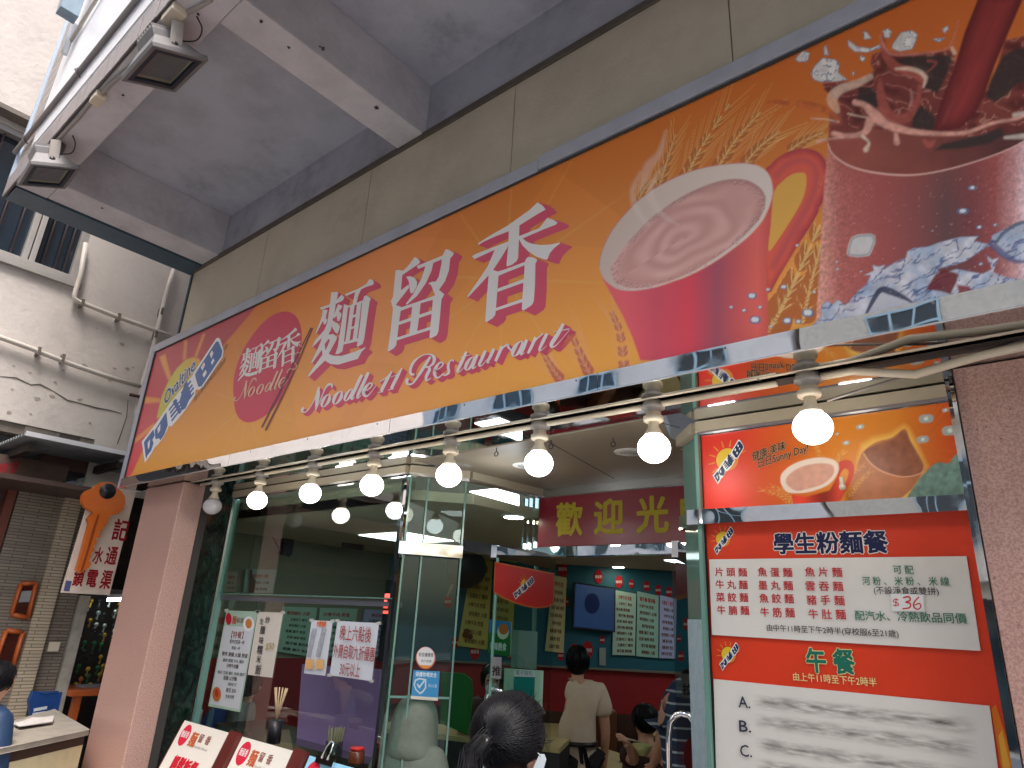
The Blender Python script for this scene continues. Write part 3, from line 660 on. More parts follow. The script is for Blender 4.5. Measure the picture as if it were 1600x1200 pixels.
for st, c_, o_ in [([(545, 640, 40), (600, 655, 38), (650, 700, 60), (720, 760, 70), (860, 815, 44), (1050, 835, 30), (1240, 828, 26), (1400, 770, 22), (1560, 740, 18), (1640, 700, 14)], pink, .95),
                ([(640, 760, 60), (600, 830, 40), (500, 850, 34), (410, 835, 34)], pink, .9), ([(470, 855, 22), (380, 870, 12), (310, 885, 22)], pink, .9), ([(590, 850, 22), (630, 890, 16), (612, 935, 36)], cream_, .9),
                ([(800, 840, 26), (805, 890, 40)], pink, .9), ([(980, 880, 30), (1010, 905, 44), (1040, 880, 16)], red_, .9), ([(640, 480, 40), (560, 520, 50), (450, 560, 60), (400, 620, 70), (430, 690, 40)], cream_, .55),
                ([(200, 650, 46), (300, 670, 50), (380, 700, 36), (440, 750, 18)], (190, 96, 50), .9), ([(0, 640, 10), (60, 636, 26), (125, 645, 22)], (176, 84, 52), .9), ([(270, 740, 6), (360, 745, 8), (440, 762, 10)], cream_, .7),
                ([(720, 240, 26), (730, 330, 50), (800, 420, 60), (900, 450, 60), (960, 500, 40)], red_, .8), ([(700, 220, 12), (730, 300, 22), (790, 340, 20), (960, 335, 14), (1100, 310, 12), (1150, 260, 10), (1190, 130, 8)], (196, 120, 104), .85),
                ([(800, 430, 16), (880, 430, 26), (950, 450, 30), (985, 490, 26), (970, 545, 12)], cream_, .75), ([(1000, 380, 16), (1050, 390, 16), (1020, 430, 8), (980, 460, 5)], red_, .9), ([(500, 710, 8), (540, 720, 10), (620, 735, 7)], cream_, .8),
                ([(1150, 300, 20), (1165, 330, 26)], cream_, .7), ([(1480, 860, 18), (1620, 850, 40)], (226, 210, 196), .7), ([(1540, 720, 30), (1640, 700, 30)], (226, 210, 196), .6), ([(700, 500, 30), (710, 620, 60), (760, 720, 70), (860, 740, 60), (930, 640, 40), (950, 540, 30)], red_, .75),
                ([(890, 560, 10), (900, 620, 22), (880, 680, 12)], (200, 140, 130), .5), ([(1100, 760, 30), (1150, 640, 26), (1180, 520, 10)], (134, 62, 60), .5)]:
    P.brush(Tb(st, 4, 1200, 0), c_, 1.6, o_, fn=(lambda cc: (lambda U, V, sd: lc(cc) * (.62 + .75 * vnoise(U, V, 9, 21, 3) + .12 * np.clip(sd / 4, 0, 1))[:, None]))(c_))
def icefn(U, V, sd):
    n = vnoise(U, V, 11, 31, 2); e = np.clip(1 - sd / 2.2, 0, 1); d = np.clip((np.abs(n - .5) < .03) * .8 + e, 0, 1)
    c = lc((222, 218, 214)) * (.75 + .5 * n)[:, None]; return c * (1 - d[:, None] * .8) + lc((60, 84, 120)) * d[:, None] * .8
for poly in [[(180, 350), (215, 315), (262, 330), (250, 385), (195, 390), (168, 375)], [(265, 460), (290, 410), (340, 360), (420, 370), (450, 400), (440, 450), (500, 500), (430, 512), (330, 515), (285, 500)], [(780, 270), (830, 200), (900, 188), (935, 215), (925, 260), (900, 310), (820, 325), (770, 300)], [(495, 245), (520, 260), (560, 290), (640, 300), (700, 275), (705, 300), (620, 330), (540, 325), (500, 290)], [(590, 190), (620, 200), (650, 240), (600, 250)], [(715, 190), (750, 175), (775, 200), (760, 240), (725, 235)], [(1090, 175), (1120, 160), (1132, 180), (1110, 208), (1092, 200)], [(570, 340), (610, 360), (600, 390), (575, 375)], [(345, 300), (360, 275), (385, 345), (350, 350)], [(525, 445), (545, 450), (535, 475), (522, 465)], [(1030, 240), (1110, 235), (1080, 260), (1040, 262)]]:
    P.fill(T(poly, 4, 1200, 0), (220, 216, 212), .8, .95, fn=icefn)
def cube(U, V, sd):
    e = np.clip(1 - np.abs(sd - 2.6) / 2.2, 0, 1); n = vnoise(U, V, 12, 5)
    return lc((206, 202, 196)) * (.85 + .3 * n)[:, None] * (1 - .55 * e[:, None]) + lc((92, 98, 130)) * .4 * e[:, None]
P.fill(T([(520, 365), (560, 345), (640, 340), (668, 352), (672, 392), (650, 450), (632, 480), (560, 488), (505, 480), (492, 465), (505, 400)], 4, 1200, 280), (210, 206, 200), .9, fn=cube)
def water(U, V, sd):
    w1 = vnoise(U, V, 22, 41, 3); n = vnoise(U * .8 + V * .6 + 30 * w1, (V * .8 - U * .0 + U * .45 + 18 * w1) * 2.0, 17, 43, 2); d = np.clip(1.3 - np.abs(n - .5) / .045, 0, 1) + np.clip(1 - sd / 1.6, 0, 1) * .8; d = np.clip(d, 0, 1)
    q = np.clip((vnoise(U, V, 30, 44) - .45) * 4, 0, 1)[:, None]; c = (lc((206, 206, 212)) * (1 - .55 * q) + lc((120, 160, 196)) * .55 * q) * (.72 + .5 * vnoise(U, V, 10, 45, 2))[:, None]
    return c * (1 - .8 * d[:, None]) + lc((40, 74, 132)) * .8 * d[:, None]
for poly in [[(265, 925), (330, 860), (335, 790), (370, 760), (400, 780), (440, 750), (480, 785), (500, 770), (560, 700), (615, 655), (640, 600), (600, 600), (660, 570), (650, 535), (690, 545), (740, 530), (720, 560), (790, 520), (860, 490), (870, 450), (910, 430), (1000, 420), (1080, 390), (1200, 360), (1320, 355), (1290, 385), (1400, 410), (1340, 440), (1240, 510), (1150, 540), (1060, 560), (1080, 590), (1180, 560), (1260, 575), (1340, 590), (1400, 560), (1360, 470), (1400, 500), (1440, 490), (1410, 580), (1480, 610), (1600, 630), (1700, 640), (1700, 760), (1200, 800), (280, 1000)],
             [(1400, 350), (1460, 320), (1560, 270), (1700, 250), (1700, 500), (1600, 520), (1500, 500), (1430, 450), (1390, 400)]]:
    P.fill(T(poly, 4, 1200, 280), (210, 210, 216), .9, .96, fn=water)
P.fill(T([(985, 690), (1050, 590), (1100, 565), (1190, 590), (1180, 640), (1140, 720), (1080, 700)], 4, 1200, 280), (112, 40, 42), 1.5, .95); P.fill(T([(1180, 660), (1260, 670), (1280, 720), (1200, 735)], 4, 1200, 280), (140, 44, 48), 1.5, .9)
P.fill(T([(610, 850), (660, 760), (700, 710), (760, 715), (890, 750), (930, 780), (900, 820)], 4, 1200, 280), (192, 192, 198), 1.2, .95); P.brush(Tb([(610, 850, 14), (650, 770, 26), (700, 695, 34), (760, 700, 44), (860, 745, 24), (900, 770, 12)], 4, 1200, 280), (52, 56, 84), 1, .92)
P.brush(Tb([(1400, 400, 40), (1470, 470, 46), (1560, 515, 22), (1640, 510, 10)], 4, 1200, 280), (86, 92, 130), 1.5, .8); P.brush(Tb([(1420, 400, 16), (1480, 330, 22), (1560, 280, 24), (1640, 260, 20)], 4, 1200, 280), (86, 96, 112), 1.2, .85)
for (x, y, r, hx) in [(1250, 835, 24, 0), (1100, 870, 20, 0), (1278, 54, 14, 1), (1218, 200, 18, 1), (1320, 300, 10, 1), (1420, 286, 8, 1), (98, 674, 14, 0), (182, 414, 8, 0), (120, 885, 20, 0), (190, 890, 14, 0), (250, 836, 26, 0), (0, 690, 10, 0), (290, 706, 8, 0), (20, 920, 8, 0), (1330, 530, 8, 1), (430, 517, 6, 0), (436, 562, 7, 0), (583, 578, 5, 0), (1025, 322, 4, 0), (-100, 730, 20, 0), (-80, 880, 24, 0), (-50, 800, 10, 0), (-230, 800, 9, 0), (-150, 820, 10, 0)]:
    if (x, y) in [(1250, 835), (1100, 870)]: continue
    cx, cy, q = x / 4 + 1200, y / 4 + 280, r / 4
    P.brush([(cx - .5 * q * (1 + hx), cy, 2 * q), (cx + .5 * q * (1 + hx), cy - .2, 2 * q)], (96, 120, 150), .6, .85, 1); P.brush([(cx - .4 * q, cy - .1 * q, 1.3 * q), (cx + .3 * q, cy - .1 * q, 1.3 * q)], (226, 228, 228), .6, .9, 1)
for k in range(420):   # condensation
    u = 1278 + 320 * (random.random() ** (2.2 if random.random() < .6 else .35)); v = random.uniform(275, 500); r = random.uniform(.5, 1.6)
    P.brush([(u, v, r), (u + .5, v, r)], (222, 166, 150), .5, random.uniform(.3, .8), 1)
PL.build('print_panel', SG, printm); PRR.build('print_panel', SG, printm)
MB().quad((.2, YS + .004, ZP), (XR, YS + .004, ZP), (XR, YS + .004, ZT - .004), (.2, YS + .004, ZT - .004)).build('print_panel', mat('plain_print', lc((190, 90, 40)).tolist() + [1], .4), SG)

# ---- lettering of the sign
pr = Print((0, YS + .004, 0), (0, -1, 0))
RED = s(214, 84, 108, 1.15); WHT = s(232, 226, 222, 1.1); BLUE = s(62, 100, 158, 1.2)
C_XIANG = [[(657, 90), (700, 118), (727, 152), (650, 195), (503, 287), (415, 335), (300, 380), (200, 425), (150, 457), (155, 435), (250, 375), (400, 290), (490, 225), (590, 155)], [(412, 335), (503, 285), (500, 380), (492, 565), (480, 590), (440, 622), (400, 635), (392, 632), (410, 430)],
    [(500, 378), (672, 310), (700, 275), (740, 222), (790, 238), (828, 262), (815, 280), (700, 325), (530, 398), (500, 410)], [(100, 550), (130, 530), (300, 465), (412, 423), (410, 452), (300, 492), (125, 572), (118, 575)], [(300, 480), (412, 440), (400, 475), (350, 560), (278, 668), (240, 712), (150, 810), (65, 900), (55, 893), (150, 760), (230, 640)],
    [(500, 405), (530, 398), (560, 422), (600, 440), (680, 455), (770, 450), (850, 432), (848, 442), (800, 480), (765, 520), (740, 578), (715, 578), (640, 550), (580, 510), (530, 460)], [(248, 670), (272, 665), (320, 680), (335, 690), (325, 720), (302, 1010), (298, 1048), (275, 1078), (225, 1110), (212, 1105), (225, 900), (242, 700)],
    [(320, 680), (400, 655), (550, 598), (560, 570), (580, 555), (625, 562), (655, 578), (650, 595), (640, 612), (560, 625), (545, 628), (400, 685), (325, 717)], [(548, 600), (640, 600), (636, 800), (626, 935), (610, 965), (540, 1012), (524, 1005), (530, 880), (545, 680)], [(318, 825), (547, 742), (547, 772), (316, 855)], [(305, 990), (530, 912), (530, 940), (302, 1016)]]
C_LIU = [[(325, 145), (360, 165), (380, 195), (370, 215), (205, 327), (195, 335), (180, 492), (262, 432), (265, 465), (130, 640), (125, 660), (98, 690), (75, 605), (98, 560), (110, 430), (125, 285), (155, 280), (205, 290), (270, 220)], [(235, 350), (280, 345), (325, 365), (350, 405), (345, 450), (315, 510), (290, 528), (275, 510), (270, 460), (262, 400)],
    [(345, 240), (612, 132), (614, 168), (360, 272)], [(612, 135), (648, 65), (680, 70), (732, 103), (722, 130), (695, 160), (680, 290), (640, 400), (577, 488), (530, 532), (512, 480), (495, 440), (465, 420), (500, 405), (545, 400), (575, 350), (600, 230)], [(440, 205), (522, 190), (500, 290), (440, 420), (350, 550), (245, 640), (232, 632), (310, 530), (400, 360), (430, 260)],
    [(110, 640), (190, 668), (340, 618), (530, 550), (540, 520), (575, 487), (635, 535), (605, 585), (515, 592), (390, 627), (300, 662), (180, 707), (98, 690)], [(98, 680), (180, 700), (165, 800), (133, 1060), (110, 1095), (55, 1130), (42, 1125), (75, 900)], [(300, 640), (387, 620), (370, 780), (350, 917), (268, 945), (285, 800)], [(515, 580), (605, 580), (585, 800), (572, 920), (555, 960), (500, 992), (478, 985), (490, 850), (505, 700)], [(160, 820), (502, 703), (502, 738), (158, 855)], [(140, 985), (492, 872), (488, 905), (138, 1015)]]
C_MIAN = [[(322, 248), (360, 243), (395, 245), (388, 290), (370, 360), (355, 470), (335, 540), (320, 640), (300, 672), (255, 690), (130, 815), (125, 808), (160, 740), (250, 640), (280, 570), (300, 440)], [(203, 405), (300, 375), (320, 363), (380, 325), (430, 270), (460, 300), (440, 335), (360, 372), (300, 400), (220, 432)], [(235, 430), (285, 430), (272, 480), (265, 520), (282, 530), (265, 580), (245, 580), (235, 545), (170, 670), (160, 665), (200, 570), (225, 500)],
    [(395, 370), (440, 390), (420, 425), (400, 440), (430, 470), (425, 500), (405, 548), (385, 545), (380, 490), (350, 520), (345, 500), (375, 420)], [(335, 540), (390, 570), (412, 600), (405, 640), (385, 680), (360, 660), (328, 600)], [(235, 690), (300, 672), (290, 740), (250, 790), (235, 830), (125, 985), (115, 975), (170, 860), (210, 770)], [(290, 690), (345, 680), (385, 712), (375, 745), (295, 890), (255, 960), (90, 1125), (80, 1118), (130, 1040), (225, 905), (270, 840), (310, 745), (290, 728)],
    [(240, 790), (255, 790), (262, 850), (300, 890), (350, 908), (430, 908), (560, 870), (640, 835), (682, 815), (678, 828), (640, 865), (620, 900), (600, 940), (480, 975), (400, 1000), (320, 995), (265, 965), (232, 900), (225, 840)], [(465, 265), (600, 212), (690, 160), (720, 108), (755, 120), (770, 150), (755, 170), (680, 195), (635, 217), (480, 287)], [(575, 235), (640, 205), (605, 280), (585, 362), (545, 377), (560, 300)],
    [(455, 370), (500, 385), (490, 470), (455, 770), (440, 860), (400, 890), (365, 890), (390, 820), (430, 560)], [(455, 370), (500, 390), (655, 330), (665, 290), (690, 278), (735, 310), (730, 335), (700, 365), (640, 357), (500, 407)], [(645, 340), (725, 335), (700, 500), (665, 740), (650, 785), (600, 815), (590, 805), (600, 745), (625, 560)], [(520, 395), (567, 380), (540, 560), (515, 745), (470, 760), (500, 560)], [(590, 372), (637, 357), (615, 560), (590, 735), (545, 745), (575, 520)],
    [(543, 490), (600, 465), (598, 492), (540, 517)], [(528, 610), (587, 588), (585, 612), (525, 634)], [(450, 765), (605, 725), (602, 757), (448, 792)]]
CH = [(C_MIAN, 6.6643, 470, 420), (C_LIU, 6.669, 600, 380), (C_XIANG, 5.4556, 720, 300)]
def shadowed(polys, col, sh, dx, dz, n=9, name='character', parent=SG):
    P3 = [[pr.hit(*q) for q in p] for p in polys]
    for k in range(n, 0, -1):
        f = k / n
        for p in P3: pr.poly3([q + Vector((dx * f, 0, -dz * f)) for q in p], sh, .00001)
    pr.k += .0004
    for p in P3: pr.poly3(p, col, .00005)
    o = pr.flush(name, parent); pr.k = .0006
    return o
for polys, sc_, ox, oy in CH: shadowed([T(p, sc_, ox, oy) for p in polys], WHT, RED, .066, .042, 16)
# script lettering
def loopq(cx, cy, rx, ry, sk, wt, wn, n=14):
    out = []
    for k in range(n + 1):
        a = 2 * PI * k / n - .6; x = rx * math.cos(a); y = ry * math.sin(a); wv = wn + (wt - wn) * abs(math.cos(a)) ** 1.6
        out.append((cx + x - sk * y, cy + y - .15 * x, wv))
    return out
NOODLE = [[(112, 560, 25), (90, 585, 30), (95, 608, 20), (130, 610, 12), (180, 560, 8), (240, 450, 9), (290, 330, 14)], [(280, 325, 12), (272, 400, 44), (258, 500, 36), (245, 590, 8)], [(245, 590, 7), (300, 470, 9), (350, 350, 14), (390, 300, 24), (425, 300, 26), (430, 335, 14)], loopq(360, 482, 36, 70, .42, 34, 9), loopq(495, 448, 38, 72, .42, 36, 9), loopq(618, 418, 30, 66, .5, 30, 9),
    [(772, 188, 32), (745, 240, 36), (700, 340, 36), (655, 440, 30), (660, 468, 14), (690, 440, 6)], [(845, 160, 32), (790, 280, 36), (725, 420, 32), (725, 455, 14), (765, 415, 6)], [(795, 385, 8), (865, 335, 14), (888, 295, 18), (855, 285, 18), (805, 345, 38), (790, 395, 40), (815, 432, 24), (860, 405, 10), (932, 310, 6)],
    [(1112, 148, 14), (1060, 235, 36), (990, 375, 34)], [(965, 272, 5), (1010, 245, 12), (1060, 210, 8)], [(952, 392, 8), (1012, 378, 12)], [(1228, 112, 14), (1170, 215, 36), (1105, 345, 34)], [(1100, 215, 5), (1175, 185, 9)], [(1068, 362, 8), (1132, 345, 12)]]
REST = [[(105, 580, 22), (92, 605, 26), (105, 632, 18), (150, 620, 14), (210, 540, 14), (270, 440, 18), (305, 385, 14)], [(300, 390, 22), (245, 480, 26), (200, 550, 22), (150, 615, 8)], [(160, 545, 16), (130, 540, 24), (125, 500, 24), (150, 440, 22), (200, 392, 12), (260, 366, 8), (310, 368, 14), (338, 400, 30), (325, 450, 22), (280, 480, 8), (240, 482, 6)], [(262, 470, 8), (296, 495, 26), (268, 560, 28), (268, 600, 16), (310, 575, 5)],
    [(340, 512, 7), (395, 482, 10), (418, 448, 14), (388, 438, 14), (352, 485, 28), (340, 540, 28), (368, 575, 16), (430, 530, 5)], [(412, 540, 12), (432, 552, 14), (468, 528, 20), (462, 480, 26), (475, 430, 12), (505, 415, 12), (508, 432, 10)], [(625, 342, 20), (580, 440, 30), (545, 515, 22), (565, 520, 8), (605, 480, 4)], [(572, 392, 6), (662, 368, 6)],
    loopq(655, 448, 28, 58, .45, 30, 7), [(722, 368, 24), (692, 440, 28), (682, 492, 14), (715, 470, 5)], [(796, 332, 26), (760, 410, 28), (738, 462, 20), (765, 462, 8), (820, 400, 5)], [(872, 315, 26), (838, 385, 28), (812, 440, 16), (835, 435, 6)], [(945, 292, 26), (915, 360, 28), (885, 428, 24)], [(920, 360, 5), (960, 300, 10), (992, 282, 26), (1000, 305, 18), (1030, 330, 16), (1050, 310, 5)],
    loopq(1082, 316, 34, 66, .45, 36, 8), [(1165, 235, 26), (1135, 310, 30), (1112, 370, 14), (1145, 350, 5)], [(1245, 212, 26), (1210, 290, 28), (1175, 358, 22)], [(1190, 330, 5), (1250, 235, 9), (1310, 180, 14)], [(1345, 180, 28), (1305, 260, 30), (1275, 330, 18), (1300, 325, 6), (1340, 290, 4)], [(1492, 92, 24), (1445, 180, 34), (1385, 275, 34), (1400, 300, 16), (1450, 262, 6), (1545, 150, 4)], [(1402, 168, 6), (1545, 138, 9)]]
def brushes(lst, sc_, ox, oy, wk=1.0, wadd=0.0):
    for P_ in lst:
        q = [(x / sc_ + ox, y / sc_ + oy, w / sc_ * wk + wadd) for x, y, w in P_]; L, R_ = brush_poly(q, 5)
        yield L, R_
def draw_brushes(lst, args, col, sh=None, dx=.03, dz=.02, n=7, **k):
    B_ = [([pr.hit(*a) for a in L], [pr.hit(*a) for a in R_]) for L, R_ in brushes(lst, *args, **k)]
    def strip(L, R_, off, c, st):
        o = pr.bump(st) + off; n_ = len(L); pr.mb.add([p + o for p in L] + [p + o for p in R_], [(i, i + 1, n_ + i + 1, n_ + i) for i in range(n_ - 1)], col=c)
    if sh:
        for f in np.linspace(1, .12, n):
            for L, R_ in B_: strip(L, R_, Vector((dx * f, 0, -dz * f)), sh, .00001)
        pr.k += .0004
    for L, R_ in B_: strip(L, R_, Vector((0, 0, 0)), col, .00005)
draw_brushes(NOODLE, (7.273, 460, 560), WHT, RED, .04, .026); pr.flush('lettering', SG); pr.k = .0006
draw_brushes(REST, (5.714, 620, 490), WHT, RED, .034, .024); pr.flush('lettering', SG); pr.k = .0006
# round emblem with chopsticks
pr.k = .0002
pr.poly(T(oval, 5.453, 350, 470), s(206, 62, 88, 1.15)); pr.k = .0005
for (polys, sc_, ox, oy), (bx0, bx1, by0, by1), (px0, px1, py0, py1) in zip(CH, [(80, 770, 108, 1125), (42, 732, 65, 1130), (55, 850, 90, 1110)], [(371.6, 410.6, 536, 595.6), (404, 440, 526.5, 584), (432.5, 471, 512, 574)]):
    for p in polys: pr.poly([((x - bx0) / (bx1 - bx0) * (px1 - px0) + px0, (y - by0) / (by1 - by0) * (py1 - py0) + py0) for x, y in p], WHT, .00005)
NO = [[(.0 + (x - 80) * .537 + 0, y, w) for x, y, w in P_] for P_ in NOODLE[:9]]
NO2 = []
for P_ in NOODLE[:9]: NO2.append([(85 + (x - 80) * .545, 845 + (y - 600) * .60 - 0.0 * x, w * .36) for x, y, w in P_])
draw_brushes(NO2, (5.453, 350, 470), s(240, 200, 170), None, wadd=.3)
CHP = s(120, 66, 74)
for P_ in [[(744, 230, 9), (540, 650, 13), (325, 1080, 15)], [(757, 233, 9), (560, 690, 13), (356, 1105, 15)]]: draw_brushes([P_], (5.453, 350, 470), CHP)
draw_brushes([[(600, 500, 8), (595, 470, 8), (625, 445, 8), (655, 440, 6)], [(540, 615, 8), (560, 582, 8), (600, 585, 8), (622, 560, 8), (605, 525, 6)], [(635, 360, 6), (650, 380, 8), (672, 395, 7)]], (5.453, 350, 470), s(236, 190, 160))
pr.flush('round_emblem', SG); pr.k = .0006
# sunrise logo: blue characters on a white band
LOGO = []
def L5(P_): return T(P_, 5, 210, 500)
LOGO.append((L5([(58, 950), (150, 832), (243, 704), (250, 690), (275, 655), (330, 585), (400, 500), (455, 432), (470, 400), (560, 265), (640, 143), (655, 138), (672, 150), (698, 240), (690, 290), (610, 410), (532, 530), (502, 546), (482, 540), (472, 590), (415, 680), (372, 738), (290, 833), (270, 826), (260, 855), (225, 920), (190, 968), (160, 995), (130, 1048), (82, 1116)]), 'w'))
for p_ in [[(475, 425), (520, 350), (640, 168), (658, 170), (688, 240), (680, 285), (600, 405), (525, 518), (500, 522), (478, 450)], [(75, 955), (148, 856), (160, 900), (142, 935), (150, 962), (132, 1020), (104, 1056), (92, 1086)], [(160, 862), (250, 718), (262, 820), (235, 896), (204, 940), (196, 925), (165, 930)],
           [(268, 700), (330, 618), (338, 628), (272, 714)], [(278, 722), (352, 632), (356, 644), (282, 738)], [(282, 750), (362, 652), (370, 664), (288, 766)], [(290, 780), (384, 660), (388, 672), (294, 796)], [(300, 640), (322, 614), (372, 712), (350, 738)], [(364, 566), (440, 470), (446, 482), (370, 580)], [(380, 592), (452, 500), (458, 512), (386, 606)], [(390, 618), (462, 522), (468, 534), (396, 632)], [(398, 646), (466, 560), (468, 574), (402, 662)], [(392, 500), (412, 476), (446, 584), (400, 690), (372, 708), (352, 640)]]:
    LOGO.append((L5(p_), 'b'))
for p_ in [[(520, 372), (545, 328), (555, 350), (533, 396)], [(590, 267), (608, 238), (620, 258), (602, 302)], [(533, 428), (558, 388), (568, 412), (545, 452)], [(600, 332), (618, 298), (628, 318), (608, 352)], [(105, 962), (125, 932), (120, 992), (108, 1012)], [(182, 850), (205, 812), (204, 860), (186, 890)]]: LOGO.append((L5(p_), 'w'))
cmap = {'w': s(240, 240, 244, 1.1), 'b': BLUE}
for p_, c_ in LOGO: pr.poly(p_, cmap[c_], .00008)
for c_, b_ in ((s(240, 240, 244, 1.1), .07), (s(44, 76, 120, 1.2), .02)):
    A_, B_ = pr.hit(257, 634), pr.hit(305, 577); pr.text3('Ovaltine', A_, B_ - A_, Vector((-.07, 0, .17)), c_, True, b_); pr.k += .0002
A_, B_ = pr.hit(304, 628), pr.hit(353, 564); pr.text3('瑞士專家營養麥芽飲品', A_, B_ - A_, Vector((-.02, 0, .05)), s(120, 84, 50)); pr.text3('®', pr.hit(350, 550), Vector((.05, 0, .03)), Vector((-.02, 0, .05)), s(120, 84, 50))
pr.flush('sunrise_logo', SG)
def logo_at(P_, cu, cv, pxh, sun=True, sx_=.62):
    """the same sunrise logo, printed small: cu, cv its middle in the photo, pxh its height there"""
    ref = Print((0, YS, 0), (0, -1, 0)); pts = [(tuple(ref.hit(*q)), 0) for p, _ in LOGO for q in p]
    xs_ = [p[0][0] for p in pts]; zs_ = [p[0][2] for p in pts]; cx, cz = (min(xs_) + max(xs_)) / 2, (min(zs_) + max(zs_)) / 2; H0 = max(zs_) - min(zs_)
    c = P_.hit(cu, cv); t = P_.hit(cu, cv - pxh / 2); b = P_.hit(cu, cv + pxh / 2); k = (t - b).length / H0
    ux = Vector((0, 0, 1)).cross(P_.n).normalized() * 1.0; up = Vector((0, 0, 1))
    f = lambda x, z: c + ux * ((x - cx) * k * (sx_ if not rnd[0] else 1)) + up * ((z - cz) * k); rnd = [False]
    r = H0 * .27; sx, sz = cx - H0 * .02, cz + H0 * .06
    if sun:
        rnd[0] = True
        for a in range(9):
            th = math.radians(20 + a * 28); d = (math.cos(th), math.sin(th)); e = (-d[1], d[0])
            P_.poly3([f(sx + d[0] * r * 1.12 + e[0] * r * .07, sz + d[1] * r * 1.12 + e[1] * r * .07), f(sx + d[0] * r * 1.75 + e[0] * r * .04, sz + d[1] * r * 1.75 + e[1] * r * .04), f(sx + d[0] * r * 1.75 - e[0] * r * .04, sz + d[1] * r * 1.75 - e[1] * r * .04), f(sx + d[0] * r * 1.12 - e[0] * r * .07, sz + d[1] * r * 1.12 - e[1] * r * .07)], s(226, 142, 56))
        P_.poly3([f(sx + r * math.cos(a), sz + r * math.sin(a)) for a in np.linspace(0, 2 * PI, 22)[:-1]], s(226, 188, 50))
        P_.poly3([f(sx + r * math.cos(a), sz + r * math.sin(a)) for a in np.linspace(-2.3, .9, 14)], s(228, 140, 50))
    rnd[0] = False
    for p, c_ in LOGO:
        P_.poly3([f(*(lambda h: (h.x, h.z))(ref.hit(*q))) for q in p], {'w': s(236, 234, 232), 'b': s(20, 44, 84)}[c_], .00006)

# ================================================================== NEIGHBOURING BUILDING AND THE LANE ON THE LEFT
XN = -7.5
NB = thing('neighbour_building', 'old cream rendered building beyond the left end of the sign', 'building', (XN - 1, 2, 0))
ZL = 3.27
m = MB(); m.box(XN - 4, XN, -2.4, .20, ZL, 16); m.box(XN - 4, XN, 1.76, 12, ZL, 16); m.box(XN - 4, XN, .20, 1.76, ZL, 4.79); m.box(XN - 4, XN, .20, 1.76, 6.14, 16)
m.box(XN - 4, XN - .5, .20, 1.76, 4.79, 6.14)
m.build('wall', neighbour_wall, NB)
# broken lower edge
m = MB(); y = -2.4
while y < 6:
    d = random.uniform(.18, .5); h = random.uniform(.03, .12); m.box(XN - .25, XN - .004 - random.uniform(0, .03), y, y + d, ZL - h, ZL - .001); y += d
m.build('broken_edge', neigh_edge, NB)
m = MB(); cr = [(0, 588), (25, 590), (48, 601), (62, 600), (85, 612), (105, 625), (122, 629), (150, 637), (172, 641), (190, 646)]
m.tube([atx(u, v, XN + .002) for u, v in cr], [.003, .007, .005, .008, .004, .008, .005, .008, .005, .003], 5); m.tube([atx(u, v, XN + .002) for u, v in [(200, 625), (198, 650), (190, 675), (182, 697)]], .004, 5)
m.build('crack', neigh_edge, NB)
m = MB()
for k in range(20):
    c = atx(random.uniform(-5, 215), random.uniform(500, 690), XN); r = random.uniform(.01, .035)
    if c.z < 3.35: continue
    n = 7; m.slab([c + Vector((0, math.cos(2 * PI * i / n) * r * random.uniform(.5, 1.3), math.sin(2 * PI * i / n) * r * random.uniform(.3, .7))) for i in range(n)], (.004, 0, 0))
m.build('flaked_patch', mat('flaked_patch', s(172, 164, 152), .9, noise=.3, nscale=30), NB)
m = MB().box(XN - .3, XN + .004, 1.9, 2.3, ZL - .35, ZL - .12); m.build('brown_vent', mat('brown_vent', s(92, 66, 58), .8, noise=.3), NB)
MB().box(XN - .01, XN + .012, 2.3, 4, ZL - .5, ZL - .001).build('wall', neighbour_wall, NB)
# window with bars
wf = mat('grey_aluminium', s(172, 168, 164), .4, metal=.3, noise=.1)
wn = thing('x', 'x', 'x'); bpy.data.objects.remove(wn)
win = MB().box(XN - .12, XN - .115, .2, 1.76, 4.79, 6.14).build('window', mat('dark_blue_glass', (.012, .022, .035, 1), .06, spec=.8), NB)
m = MB()
for y0, y1 in ((.2, .26), (1.26, 1.31), (1.32, 1.37), (1.69, 1.76)): m.box(XN - .11, XN - .02, y0, y1, 4.79, 6.14)
m.box(XN - .11, XN - .015, .2, 1.76, 4.792, 4.87); m.box(XN - .11, XN - .015, .2, 1.76, 6.08, 6.138)
m.build('frame', wf, win, bevel=.004)
for y in (.42, .62, .82, 1.02, 1.17, 1.44, 1.55, 1.63):
    MB().tube([(XN - .07, y, 4.86), (XN - .07, y, 6.08)], .008, 6).build('window_bar', mat('rusty_bar', s(88, 70, 66), .7), win)
MB().box(XN, XN + .16, .05, 1.0, 6.20, 6.25).build('window_hood', neigh_edge, NB)
MB().box(XN - .005, XN + .05, .1, 1.8, 4.735, 4.79).build('window_sill', wf, NB)
